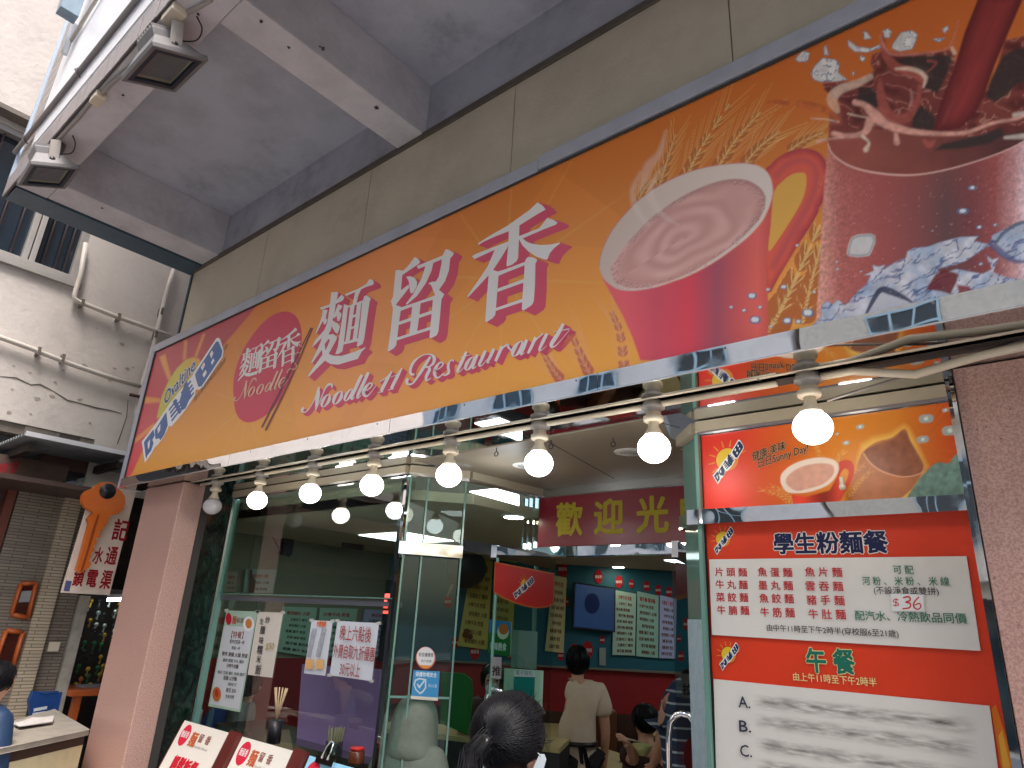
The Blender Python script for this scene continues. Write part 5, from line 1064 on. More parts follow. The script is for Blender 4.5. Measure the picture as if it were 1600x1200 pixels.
for k in range(26):
    a = random.uniform(-1.2, 1.4); r0 = random.uniform(30, 60); r1 = r0 + random.uniform(40, 90); cx, cy = 1425, 700
    pp_.brush([(cx + r0 * math.cos(a), cy - r0 * math.sin(a), 1.5), (cx + r1 * math.cos(a), cy - r1 * math.sin(a), 3)], (214, 110, 40), 1.2, .35, 1)
halo = G_([(810, 700), (835, 520), (850, 460), (900, 430), (985, 410), (1045, 370), (1065, 385), (1100, 450), (1150, 560), (1120, 640), (1060, 720)])
pp_.fill(halo, (240, 190, 90), 6, .8)
pp_.fill(cl_(G_([(835, 530), (865, 480), (920, 445), (990, 425), (1048, 384), (1075, 440), (1105, 490), (1138, 555), (1130, 590), (1040, 700), (830, 770), (790, 700)])), (176, 106, 62), 1, fn=lambda U, V, sd: lc((176, 108, 68)) * (.8 + .4 * vnoise(U, V, 14, 3))[:, None])
pp_.fill(cl_(G_([(858, 500), (880, 475), (930, 455), (1000, 430), (1045, 392), (1070, 440), (1100, 495), (1135, 560), (1120, 590), (1040, 605), (950, 580), (890, 540)])), (136, 82, 58), 1, fn=lambda U, V, sd: lc((140, 84, 60)) * (.7 + .6 * vnoise(U, V, 9, 13))[:, None])
pp_.brush([(x, y, 1.6) for x, y in G_([(858, 500), (890, 545), (950, 585), (1040, 608), (1120, 592), (1138, 560)])], (224, 170, 130), .7, .9)
pp_.fill(cl_(G_([(1100, 640), (1150, 580), (1200, 540), (1250, 545), (1290, 500), (1330, 520), (1340, 770), (1050, 770)])), (120, 150, 140), 1, fn=lambda U, V, sd: lc((110, 140, 130)) * (.55 + .95 * vnoise(U, V, 7, 23))[:, None])
ea = lambda P_, w_, **k: ear(pp_, G_(P_), w_, (178, 96, 40), (236, 180, 96), **k)
for P_ in ([(700, 560), (650, 500), (640, 450)], [(760, 660), (790, 600), (850, 560)], [(790, 700), (830, 640), (880, 590)], [(740, 560), (745, 520), (760, 500)]): ea(P_, 5, n=8)
for P_ in ([(530, 740), (470, 690), (390, 670)], [(540, 730), (500, 680), (440, 655)]): ea(P_, 5, n=8)
pp_.fill(cl_(G_([(740, 550), (765, 530), (800, 535), (815, 570), (805, 620), (770, 680), (745, 720), (735, 640)])), (196, 64, 40), .8); pp_.fill(cl_(G_([(748, 600), (770, 570), (788, 585), (775, 630), (750, 670)])), (216, 140, 56), .8)
pp_.fill(G_([(475, 620), (520, 690), (590, 700), (700, 670), (740, 600), (745, 770), (540, 770), (525, 700)]), (190, 52, 40), .8, fn=lambda U, V, sd: lc((214, 66, 44)) * (.75 + .35 * np.sin((U - 1230) / 12))[:, None])
pp_.fill(cl_(G_([(472, 620), (480, 590), (520, 555), (580, 530), (650, 518), (710, 525), (740, 550), (738, 590), (700, 640), (640, 668), (580, 682), (510, 680), (480, 650)])), (226, 206, 190), .8)
pp_.fill(cl_(G_([(500, 640), (505, 605), (550, 570), (610, 550), (680, 545), (718, 560), (715, 600), (670, 640), (610, 660), (545, 672)])), (206, 150, 130), .8, fn=lambda U, V, sd: lc((212, 158, 138)) * (.8 + .3 * vnoise(U, V, 9, 2))[:, None])
for (x, y, r) in [(840, 378, 12), (775, 452, 10), (735, 410, 5), (1145, 340, 22), (1255, 395, 24), (1130, 436, 18), (1235, 300, 10), (690, 440, 4)]:
    c = G_([(x, y)])[0]; pp_.brush([(c[0] - r * .2, c[1], r * .6), (c[0] + r * .25, c[1] - 1, r * .6)], (150, 176, 176), .6, .85, 1); pp_.brush([(c[0], c[1] - .6, r * .28), (c[0] + 1, c[1] - .6, r * .28)], (216, 224, 220), .6, .9, 1)
pp_.build('print', DP, printm)
pd = Print((0, YP, 0), (0, -1, 0)); logo_at(pd, 1138, 722, 66)
gx = lambda X, Y: (X / 2.963 + 1060, Y / 2.963 + 540)
for c_, b_ in ((s(226, 170, 130), .06), (s(52, 40, 30), .012)): pd.text('健康·美味·', gx(345, 534), gx(506, 476), .042, c_, b_); pd.text('日日Sunny Day!', gx(374, 564), gx(604, 490), .042, c_, b_); pd.k += .0004
pd.flush('lettering', DP)
MB().box(-1.207, -.287, YP + .001, YP + .05, 2.186, 2.565).build('backing', mat('panel_back', s(120, 40, 30), .5), DP)
MB().box(-1.21, -.285, 2.63, YP - .001, 2.555, 2.572).build('top_channel', grey_metal, DP)
o = at(1317, 765, 2.60); h = MB().tube([o, o + Vector((0, 0, .045))], .008, 8); h.ball(o + Vector((0, 0, .01)), .012); hk = h.build('cable_hook', pvc); tag(hk, 'small white plastic hook standing on the polished bar under the mug picture', 'hook')
# chamfer beside the menu panel: green glass, bar band
MB().slab([(-1.215, 2.66, .3), (-1.36, 2.80, .3), (-1.36, 2.80, ZU - .06), (-1.215, 2.66, ZU - .06)], (.02, .02, 0)).build('green_glass_strip', mat('backed_green_glass', s(96, 128, 118), .06, spec=.8), MP)
MB().slab([(-1.218, 2.652, .3), (-1.36, 2.79, .3), (-1.36, 2.79, 1.80), (-1.218, 2.652, 1.80)], (.002, .002, 0)).build('frosted_strip', mat('pale_blue_film', s(176, 196, 204), .4, noise=.2, nscale=30), MP)
MB().slab([(-1.20, 2.60, 2.17), (-1.37, 2.76, 2.17), (-1.37, 2.76, 2.23), (-1.20, 2.60, 2.23)], (.03, .04, 0)).build('polished_bar', chrome, MP)
MB().box(-1.222, -1.206, 2.63, 2.655, .3, ZU - .06).build('glass_edge', edgeglass, MP)
MB().box(-1.206, -1.2, 2.652, 2.66, .3, 2.18).build('dark_edge', black, MP)

# ================================================================== WINDOW, PORCH GLASS, DOORS
SF = thing('glass_shopfront', 'glass shopfront with polished steel bands, chamfered corner and open doors', 'shopfront', (-3, 3, 0))
ZTR = at(470, 930, YG).z
MB().box(-5.09, -3.085, YG, YG + .008, ZTR, ZU - .065).build('window_pane', clear, SF)
MB().box(-5.09, -3.085, YG + .06, YG + .068, .75, ZTR - .05).build('window_pane', clear, SF)
MB().box(-5.09, -3.085, YG - .002, YG + .01, ZTR - .006, ZTR - .0005).build('glass_edge', edgeglass, SF)
MB().box(-5.09, -3.085, YG + .012, YG + .07, ZTR - .048, ZTR - .02).build('window_rail', mat('grey_rail', s(120, 122, 132), .3, metal=.5), SF)
MB().box(-5.088, -5.07, YG - .012, YG + .03, .75, ZU - .065).build('glass_edge', edgeglass, SF)
MB().box(-5.09, -3.08, YG - .03, YG + .09, .70, .75).build('window_sill', mat('pale_sill', s(190, 186, 178), .4), SF)
MB().box(-5.09, -3.08, YG, YG + .06, 0, .70).build('marble_panel', marble, SF)
# posts at the chamfer
MB().box(-3.083, -3.06, YG - .01, YG + .03, 0, ZU - .065).build('steel_post', chrome, SF)
MB().box(-3.13, -3.085, YG + .01, YG + .05, .75, ZU - .065).build('dark_post', mat('dark_bronze', (.03, .035, .04, 1), .25), SF)
A_, B_ = Vector((-3.055, 2.645, 0)), Vector((-2.862, 2.94, 0)); D_ = (B_ - A_)
cn = Vector((D_.y, -D_.x, 0)).normalized()
for z0, z1 in ((.1, 2.085), (2.16, ZU - .065)):
    MB().obox(A_ + Vector((0, 0, z0)), D_, cn * .008, (0, 0, z1 - z0)).build('corner_pane', clear2, SF)
for f in (.0, .30, .96):
    MB().obox(A_ + D_ * f + cn * .009 + Vector((0, 0, .1)), D_.normalized() * .010, cn * .01, (0, 0, ZU - .17)).build('glass_edge', edgeglass, SF)
MB().obox(A_ + Vector((-.01, -.03, 2.087)) + cn * .02, D_ * 1.06, cn * .03, (0, 0, .07)).build('steel_band', chrome_mat('dim_wavy_steel', .05, .5, 6, col=(.5, .5, .5, 1)), SF)
zz = at(655, 1093, 2.75).z; MB().obox(A_ + cn * .009 + Vector((0, 0, zz)), D_ * .98, cn * .01, (0, 0, .012)).build('glass_edge', edgeglass, SF)
P_ = [(-2.862, 2.94), (-2.80, 3.56)]
C_, E_ = Vector((-2.862, 2.94, 0)), Vector((-2.80, 3.56, 0)); F_ = E_ - C_; fn = Vector((F_.y, -F_.x, 0)).normalized()
for z0, z1 in ((.1, 2.13), (2.2, ZU - .065)): MB().obox(C_ + Vector((0, 0, z0)), F_, fn * .008, (0, 0, z1 - z0)).build('side_pane', clear2, SF)
MB().obox(C_ + Vector((0, 0, 2.132)), F_, fn * .02, (0, 0, .066)).build('dark_rail', mat('dark_bronze', (.03, .035, .04, 1), .25), SF)
YD = 3.57
zh0, zh1 = at(950, 868, YD).z, at(950, 853, YD).z
xa, xb = at(838, 860, YD).x, -1.40
MB().box(xa, xb, YD - .03, YD + .03, zh0, zh1).build('header_bar', chrome_w, SF)
xj = at(838, 800, YD).x
for xx in (xj - .02, xj - .07, xj - .11): MB().box(xx, xx + .012, YD - .005, YD + .03, zh1, zhd).build('steel_post', chrome, SF)
MB().box(xj + .0, xj + .012, YD, YD + .03, 0, zh0).build('glass_edge', edgeglass, SF)
MB().box(xb - .02, xb, YD, YD + .03, 0, ZU).build('steel_post', chrome, SF)
MB().box(xj + .012, xb - .02, YD - .008, YD - .002, zh1, zhd - .002).build('transom_pane', clear2, SF)
WS = thing('welcome_sign', 'dark red transom board with yellow welcome characters above the door', 'sign', (-2.2, YD, 2.4))
MB().box(xj + .04, xb - .03, YD - .022, YD - .012, zh1 + .004, at(960, 769, YD).z).build('red_board', mat('dark_red_board', s(128, 26, 42), .3), WS)
ww = Print((0, YD - .0225, 0), (0, -1, 0)); w8 = lambda X, Y: (X / 4.617 + 800, Y / 4.617 + 700)
for ch, a, b_ in [('歡', (318, 612), (502, 606)), ('迎', (595, 600), (800, 592)), ('光', (902, 590), (1126, 580)), ('臨', (1225, 572), (1440, 566))]:
    A2, B2 = ww.hit(*w8(*a)), ww.hit(*w8(*b_)); ww.text3(ch, A2, B2 - A2, Vector((0, 0, (B2 - A2).length * 1.12)), s(176, 160, 52), True, .03); ww.flush('yellow_character', WS, paperm)
# doors: frameless leaves swung outwards
def hx(u, y): return at(u, 960, y).x
Hg = Vector((hx(866, YD), YD, 0)); L = .5
for L in np.arange(.3, 1.2, .01):
    F = Hg + Vector((.211, -.978, 0)) * L
    if F.x / F.y < hx(771, 1): break
leaf = lambda a, b_, z0, z1, t, name, m, par: MB().obox(a + Vector((0, 0, z0)), b_ - a, Vector(((b_ - a).y, -(b_ - a).x, 0)).normalized() * t, (0, 0, z1 - z0)).build(name, m, par)
DL = thing('left_door', 'left glass door leaf standing open with a red half-round banner', 'door', tuple(Hg))
ztd = at(771, 852, F.y).z
leaf(Hg, F, .05, ztd - .065, .01, 'glass_leaf', clear2, DL); leaf(Hg, F, ztd - .065, ztd, .035, 'top_rail', chrome, DL); leaf(Hg, F, .0, .09, .035, 'bottom_rail', chrome, DL)
leaf(F, F + (Hg - F) * .012, .1, ztd - .066, .012, 'glass_edge', edgeglass, DL)
dn = Vector(((F - Hg).y, -(F - Hg).x, 0)).normalized()
if dn.dot(CAM - F) < 0: dn = -dn
pdn = Print(F + dn * .014, dn); c6 = lambda P_: [(x / 6 + 640, y / 6 + 860) for x, y in P_]
ban = [(803, 118), (1350, 225), (1345, 492), (1290, 522), (1200, 530), (1100, 518), (1000, 488), (900, 448), (792, 385)]
pdn.poly(c6([(798, 106), (1356, 214), (1352, 500), (1290, 534), (1200, 543), (1100, 530), (1000, 500), (900, 460), (788, 398)]), s(196, 110, 40)); pdn.poly(c6(ban), s(196, 34, 28)); logo_at(pdn, 818, 918, 40, True, 1.5); pdn.flush('half_round_banner', DL, printm)
pdn.poly([(767, 1026), (783, 1027), (782, 1061), (766, 1059)], s(150, 150, 152)); pdn.text('推', (768, 1054), (781, 1055), .05, s(50, 40, 40), .03); pdn.flush('push_sticker', DL, paperm)
hp = [(757, 1300), (756, 1150), (757, 1105), (763, 1085), (775, 1076), (787, 1083), (793, 1105), (793, 1300)]
MB().tube([at(u, v, F.y + .03) for u, v in hp], .013, 10).build('handle', chrome, DL)
DRt = thing('right_door', 'right glass door leaf standing open seen almost edge-on', 'door', (hx(1088, YD), YD, 0))
Hr = Vector((hx(1090, YD), YD, 0)); Fr = Vector((hx(1052, 2.95), 2.95, 0)); ztr = at(1050, 845, Fr.y).z
leaf(Fr, Hr, .05, ztr - .075, .01, 'glass_leaf', clear2, DRt); leaf(Fr, Hr, ztr - .075, ztr, .03, 'top_rail', chrome, DRt)
rn = Vector(((Hr - Fr).y, -(Hr - Fr).x, 0)).normalized()
if rn.dot(CAM - Fr) < 0: rn = -rn
prr = Print(Fr + rn * .013, rn); prr.poly([(1055, 878), (1092, 886), (1094, 928), (1057, 934)], s(170, 30, 28)); prr.poly([(1057, 930), (1094, 924), (1094, 930), (1057, 938)], s(196, 110, 40)); prr.flush('half_round_banner', DRt, printm)
prr.poly([(1064, 1052), (1084, 1054), (1086, 1092), (1066, 1090)], s(150, 146, 146)); prr.text('拉', (1067, 1084), (1081, 1085), .05, s(40, 40, 44), .03); prr.flush('pull_sticker', DRt, paperm)
MB().tube([at(u, v, Fr.y - .02) for u, v in [(1046, 1330), (1045, 1150), (1048, 1128), (1056, 1118), (1066, 1115), (1078, 1119), (1086, 1132), (1090, 1330)]], .014, 10).build('handle', chrome, DRt)
for (u, v, r) in [(1078, 1180, 17)]:
    prr.poly([(u + r * .6 * math.cos(a), v + r * 1.5 * math.sin(a)) for a in np.linspace(0, 2 * PI, 20)[:-1]], s(170, 30, 36)); prr.flush('round_emblem', DRt, paperm)

# ---- stickers on the chamfer glass
ps = Print(A_ + cn * .022, cn)
ell = lambda P_, cu, cv, ru, rv, col, n=26: P_.poly([(cu + ru * math.cos(a), cv + rv * math.sin(a)) for a in np.linspace(0, 2 * PI, n)[:-1]], col)
ell(ps, 665, 1028, 15.5, 17.5, s(206, 110, 90)); ell(ps, 665, 1027, 14, 16, s(222, 222, 220)); ps.text('好店優惠獎', (654, 1025), (677, 1026), .022, s(60, 66, 70), .01); ps.text('商戶證書', (658, 1034), (674, 1035), .014, s(90, 96, 100)); ps.poly([(656, 1039), (674, 1040), (668, 1044), (660, 1043)], s(230, 150, 70))
o = ps.flush('round_sticker', None, paperm); tag(o, 'round white award sticker on the chamfered corner glass', 'sticker')
ps.poly([(646, 1047), (687, 1049), (684, 1095), (642, 1092)], s(70, 150, 200)); ps.poly([(642, 1087), (684, 1090), (684, 1095), (642, 1092)], s(224, 216, 204)); ps.text('保護你嘅安全', (649, 1056), (682, 1058), .026, s(226, 234, 240), .02)
sh_ = [(648, 1062), (655, 1059), (666, 1061), (666, 1075), (661, 1082), (656, 1085), (649, 1078), (646, 1070)]
ps.poly(sh_, s(206, 216, 224)); cc = (656, 1071); ps.poly([(cc[0] + (x - cc[0]) * .78, cc[1] + (y - cc[1]) * .78) for x, y in sh_], s(70, 150, 200)); ps.poly([(651, 1069), (655, 1076), (664, 1064), (662, 1063), (655, 1072), (653, 1068)], s(216, 224, 230)); ps.text('VISA', (649, 1068), (660, 1069), .0, s(210, 220, 228)) if False else None
ps.text('信心之選', (669, 1073), (682, 1074), .018, s(226, 234, 240)); ps.text('12.1%', (668, 1084), (682, 1085), .018, s(226, 234, 240)) if False else None
o = ps.flush('blue_sticker', None, paperm); tag(o, 'square blue sticker with a shield and tick on the chamfered corner glass', 'sticker')
# red LED strip sign inside the post
LE = thing('led_sign', 'thin vertical LED strip with glowing red characters at the window edge', 'LED sign', (-3.15, 2.75, 1.8))
c = at(606, 930, 2.72); MB().box(c.x - .03, c.x + .03, c.y, c.y + .03, 1.5, 1.95).build('led_housing', black, LE)
redglow = emit_mat('led_red', (1, .03, .01, 1), 1.1)
m = MB()
for k in range(4):
    z0 = 1.76 + k * .030; m.box(c.x - .024, c.x + .024 - (k % 3) * .012, c.y - .003, c.y - .001, z0, z0 + .016 + (k % 2) * .006)
m.build('led_character', redglow, LE)

# ---- papers on the window
f5 = lambda X, Y: (X / 3.9024 + 230, Y / 3.9024 + 920)
def sheet_on(q, col, label, cat='notice', name='paper_notice', thick=.0015, y=YG + .0, group=None):
    P_ = [at(*f5(*p), y - .006) for p in q]; o = MB().slab(P_, (0, thick, 0)).build(name, col); tag(o, label, cat, group); return o
yl = YG + .06
paper = mat('white_paper', s(222, 226, 234), .6, noise=.03); paper_c = mat('cream_paper', s(226, 218, 206), .6); paper_g = mat('mint_paper', s(176, 204, 184), .5)
o1 = sheet_on([(485, 132), (672, 138), (565, 752), (372, 715)], paper_g, 'tall mint green printed menu taped at the left of the window', y=yl, name='menu_sheet', cat='menu')
o2 = sheet_on([(675, 140), (828, 145), (762, 542), (612, 524)], paper_c, 'handwritten white strip notice next to the mint menu', y=yl)
o3_ = sheet_on([(1003, 192), (1130, 197), (1085, 530), (955, 515)], paper, 'narrow white price list with two orange boxes at its foot', y=yl, name='price_list', cat='price list')
o4 = sheet_on([(1160, 195), (1413, 210), (1368, 563), (1112, 527)], paper, 'largest handwritten white notice, in red ink, beside the steel post', y=yl)
pp = Print((0, yl - .0065, 0), (0, -1, 0)); INK = s(60, 56, 62); RINK = s(170, 70, 62)
def T5(body, a, b_, h, col, bold=0): pp.text(body, f5(*a), f5(*b_), h, col, bold)
pp.poly([f5(*p) for p in [(470, 225), (650, 235), (560, 735), (385, 700)]], s(214, 218, 222))
pp.poly([f5(497 + 18 * math.cos(a), 184 + 37 * math.sin(a)) for a in np.linspace(0, 2 * PI, 20)[:-1]], s(200, 30, 50)); T5('麵', (516, 210), (540, 212), .062, s(190, 90, 60), .02); T5('留香', (546, 200), (588, 204), .036, s(130, 80, 70)); T5('Noodle', (545, 206), (588, 210), .014, s(160, 60, 60))
pp.poly([f5(620 + 34 * math.cos(a), 214 + 46 * math.sin(a)) for a in np.linspace(0, 2 * PI, 20)[:-1]], s(236, 238, 240)); pp.poly([f5(620 + 20 * math.cos(a), 212 + 30 * math.sin(a)) for a in np.linspace(0, 2 * PI, 14)[:-1]], s(206, 130, 60))
T5('【特餐】', (512, 296), (584, 300), .05, s(140, 60, 56), .01)
for k, (t_, w_) in enumerate([('配中式奶茶一杯', 44), ('飲品一杯', 26), ('餐肉 香腸 火腿 煎蛋', 78), ('腩肉 雞翼 牛丸 豬扒', 64), ('沙嗲牛肉麵', 36), ('豬手 叉燒 雞扒 魚柳 腸仔', 82), ('粗麵 公仔麵', 40), ('凍飲加三元', 26), ('每位 $36', 30), ('堂食供應', 26)]):
    yy = 330 + k * 37; cx = 548 - k * 7.0 - (0 if k < 7 else -20); T5(t_, (cx - w_, yy), (cx + w_, yy + w_ * .22), .024 if k % 2 else .03, s(96, 112, 104) if k % 2 else s(84, 76, 60), .01)
pp.poly([f5(427 + 26 * math.cos(a), 642 + 44 * math.sin(a)) for a in np.linspace(0, 2 * PI, 20)[:-1]], s(190, 110, 50)); pp.poly([f5(427 + 12 * math.cos(a), 635 + 26 * math.sin(a)) for a in np.linspace(0, 2 * PI, 14)[:-1]], s(190, 50, 40))
pp.flush('menu_print', o1, paperm)
for ch, x, y, w_ in [('生', 688, 212, 22), ('炒', 722, 206, 26), ('臘', 690, 270, 30), ('味', 684, 330, 26), ('糯', 672, 392, 32), ('米', 668, 446, 26), ('飯', 660, 515, 34)]: T5(ch, (x, y), (x + w_, y + 4), w_ * .0019, INK, .012)
pp.flush('handwriting', o2, paperm)
T5('$50', (725, 372), (775, 368), .06, s(190, 176, 120), .01); pp.flush('handwriting', o2, paperm)
tape = mat('clear_tape', s(206, 208, 200), .2)
for o_, q_ in ((o1, [(485, 132), (672, 138)]), (o2, [(675, 140), (828, 145)]), (o3_, [(1003, 192), (1130, 197)]), (o4, [(1160, 195), (1413, 210), (1112, 527), (1368, 563)])):
    for (X_, Y_) in q_:
        MB().slab([at(*f5(X_ + dx, Y_ + dy), yl - .0078) for dx, dy in ((-14, -8), (10, -10), (12, 8), (-12, 9))], (0, .0005, 0)).build('tape', tape, o_)
T5('外賣餐牌', (1038, 226), (1092, 230), .035, s(226, 120, 70), .05)
for k in range(14):
    for x in (1010, 1068): T5(['叉燒炒蛋', '豬扒飯', '鮮茄牛肉', '雞翼麵', '餐蛋飯'][(k + (x > 1020)) % 5], (x - k * 2.6, 252 + k * 12.5), (x - k * 2.6 + 30, 255 + k * 12.5), .014, s(120, 126, 140))
for x in (975, 1038): pp.poly([f5(*p) for p in [(x + 3, 428), (x + 50, 432), (x + 42, 492), (x - 4, 486)]], s(236, 186, 120))
pp.flush('price_print', o3_, paperm)
T5('晚上六點後', (1180, 305), (1370, 322), .095, RINK, .004); T5('外賣自取九折優惠', (1140, 410), (1392, 438), .085, RINK, .006); T5('30元以上', (1180, 520), (1302, 534), .082, RINK, .004); pp.flush('handwriting', o4, paperm)
# ---- menus on the sloping rack outside the window
n_ = Vector((0, -.927, .374)); pr0 = Vector((0, 2.3, 1.065)); dn_ = Vector((0, -.374, -.927))
RK = thing('menu_rack', 'reddish timber rack holding the sloping menus outside the window', 'rack', (-3.9, 2.3, 0))
rm = mat('red_brown_timber', s(96, 34, 28), .4, noise=.3, nscale=6)
for x in (-3.95 + .0, -3.305): MB().obox(Vector((x + .004, 2.3, 1.078)) + n_ * .0, (.10, 0, 0), dn_ * 1.1, n_ * .03).build('rack_stile', rm, RK)
MB().obox(Vector((-4.6, 2.3, 1.053)) - n_ * .035, (2.0, 0, 0), dn_ * 1.1, n_ * .02).build('rack_back', rm, RK)
MB().box(-4.6, -2.6, 2.0, 2.30, 0, .16).build('rack_foot', rm, RK)
for i, (x0, x1, mm, lab_) in enumerate([(-4.535, -3.952, paper_c, 'leftmost sloping menu on the rack, with a bold red heading'), (-3.84, -3.308, mat('ivory_paper', s(232, 226, 214), .5), 'middle ivory sloping menu on the rack'), (-3.19, -2.72, mat('sky_paper', s(150, 206, 230), .5), 'rightmost pale blue menu on the rack, with a bulldog clip')]):
    a = Vector((x0, 2.3, 1.065)) + n_ * .002
    o = MB().obox(a, (x1 - x0, 0, 0), dn_ * 1.0, n_ * .006).build('menu_card', mm); tag(o, lab_, 'menu', 'sloping menus on the rack')
    q = Print(a + n_ * .0065, n_); W = x1 - x0
    def P2(fx, fy): return a + n_ * .0066 + Vector((W * fx, 0, 0)) + dn_ * fy
    c = P2(.16, .075); q.poly3([c + Vector((.055 * math.cos(t), 0, 0)) - dn_ * (.06 * math.sin(t)) for t in np.linspace(0, 2 * PI, 24)[:-1]], s(206, 40, 66)); q.k += .0003
    q.text3('麵留香', P2(.085, .085), Vector((W * .15, 0, 0)), -dn_ * .04, s(236, 230, 228), True, .01)
    q.text3('麵', P2(.30, .115), Vector((W * .13, 0, 0)), -dn_ * .085, s(190, 96, 60), True, .03); q.text3('留', P2(.46, .085), Vector((W * .08, 0, 0)), -dn_ * .05, s(140, 90, 80), True, .02); q.text3('香', P2(.60, .085), Vector((W * .09, 0, 0)), -dn_ * .05, s(140, 90, 80), True, .02); q.text3('Noodle House', P2(.44, .12), Vector((W * .28, 0, 0)), -dn_ * .02, s(150, 150, 150))
    q.flush('menu_emblem', o, paperm)
    if i == 0:
        q.text3('輕鬆飯餐', P2(.20, .26), Vector((W * .50, 0, 0)), -dn_ * .09, s(196, 30, 50), True, .05); q.flush('menu_heading', o, paperm); q.text3('是日中午11時至下午6時', P2(.22, .31), Vector((W * .42, 0, 0)), -dn_ * .025, s(90, 90, 90))
        for k, t_ in enumerate(['A.黑椒牛柳粒飯', 'B.蜜汁雞扒飯', 'C.鮮茄豬扒飯']): q.text3(t_, P2(.1, .38 + k * .07), Vector((W * .6, 0, 0)), -dn_ * .04, s(70, 60, 60), True, .01)
    q.flush('menu_print', o, paperm)
    if i == 2:
        cl = thing('bulldog_clip', 'shiny bulldog clip gripping the top of the pale blue menu', 'clip', tuple(P2(.3, 0)))
        MB().obox(P2(.17, -.012) + n_ * .008, (W * .30, 0, 0), dn_ * .035, n_ * .01).build('clip_body', chrome, cl)
        MB().tube([P2(.26, .0) + n_ * .02, P2(.27, -.05) + n_ * .02, P2(.31, -.085) + n_ * .02, P2(.36, -.075) + n_ * .02, P2(.37, -.04) + n_ * .02, P2(.36, .0) + n_ * .02], .004, 6).build('clip_handle', chrome, cl)

# ================================================================== INTERIOR
IN = thing('dining_room', 'teal and red walled dining room behind the glass', 'interior', (-4, 5, 0)); IN['kind'] = 'structure'
CI = 2.42
WA = Vector((-6.2, 5.2, 0)); WD = Vector((.712, .702, 0)).normalized(); WN = Vector((WD.y, -WD.x, 0))
WB = WA + WD * 7.2
teal = mat('teal_wall_paint', s(20, 96, 112), .6, noise=.1, nscale=3); redw = mat('red_wall_panel', s(150, 20, 26), .55, noise=.1); lw = mat('sage_cream_wall', s(138, 138, 118), .7, noise=.08)
def wall(a, b_, z0, z1, m, t=.05, name='wall_segment'):
    d = (b_ - a).normalized(); n = Vector((d.y, -d.x, 0)); return MB().obox(a + Vector((0, 0, z0)), b_ - a, -n * t, (0, 0, z1 - z0)).build(name, m, IN)
wall(WA, WB, 1.31, CI, teal); wall(WA, WB, .86, 1.31, redw, name='red_band'); wall(WA, WB, 0, .86, mat('brown_wainscot', s(72, 44, 30), .5, noise=.2), name='wainscot')
MB().obox(WA + Vector((0, 0, 1.30)), WB - WA, WN * .06, (0, 0, .02)).build('ledge', mat('ledge', s(120, 110, 96), .5), IN)
MB().box(-6.26, -6.2, 2.72, 5.2, 1.31, 2.8).build('wall_segment', lw, IN); MB().box(-6.26, -6.2, 2.72, 5.2, 0, 1.31).build('red_band', redw, IN)
MB().box(-.30, -.25, 2.75, 10.4, 0, 2.8).build('wall_segment', lw, IN); MB().box(-1.6, -.25, 10.3, 10.4, 0, 2.8).build('wall_segment', lw, IN)
MB().slab([(-6.25, 2.72, CI), (-3.1, 2.72, CI), (-2.85, 3.0, CI), (-2.80, 3.62, CI), (-.26, 3.62, CI), (-.26, 10.4, CI), (-1.0, 10.4, CI), (-6.25, 5.25, CI)], (0, 0, .06)).build('ceiling', mat('interior_ceiling', s(206, 194, 170), .7, noise=.06), IN)
MB().slab([(-6.25, 2.72, CI), (-3.13, 2.72, CI), (-3.13, 2.76, CI), (-6.25, 2.76, CI)], (0, 0, .12)).build('ceiling_lip', tan, IN)
MB().box(-6.25, -.25, 2.60, 10.4, -.1, .004).build('floor', mat('floor_tile', s(120, 100, 84), .3, noise=.2), IN)
MB().box(-1.34, -.3, 2.83, 2.9, 0, 2.6).build('wall_segment', darkm, IN)
# wall stock: pictures, boards, tv
pw = Print(WA + WN * .004, WN)
logo_red = s(170, 34, 40)
def wl(u, v): return pw.hit(u, v)
for (u, v, r) in [(918, 1016, 8.5), (941, 1000, 4), (1073, 975, 6), (1064, 1025, 5), (1061, 998, 3.5), (935, 901, 6.5), (879, 889, 8), (884, 940, 5), (1010, 916, 5), (967, 909, 6), (711, 1004, 6), (742, 1018, 8), (986, 912, 4), (1028, 922, 5), (798, 1020, 6), (876, 1024, 5), (896, 1014, 5), (700, 940, 6), (1045, 925, 5)]:
    ell(pw, u, v, r, r * 1.7, logo_red, 18); pw.k += .0003; A2 = pw.hit(u - r * .8, v + r * .3); B2 = pw.hit(u + r * .8, v + r * .3); pw.text3('麵留香', A2, B2 - A2, Vector((0, 0, (B2 - A2).length * .45)), s(216, 206, 200), True, .02)
pw.flush('wall_emblems', IN, paperm)
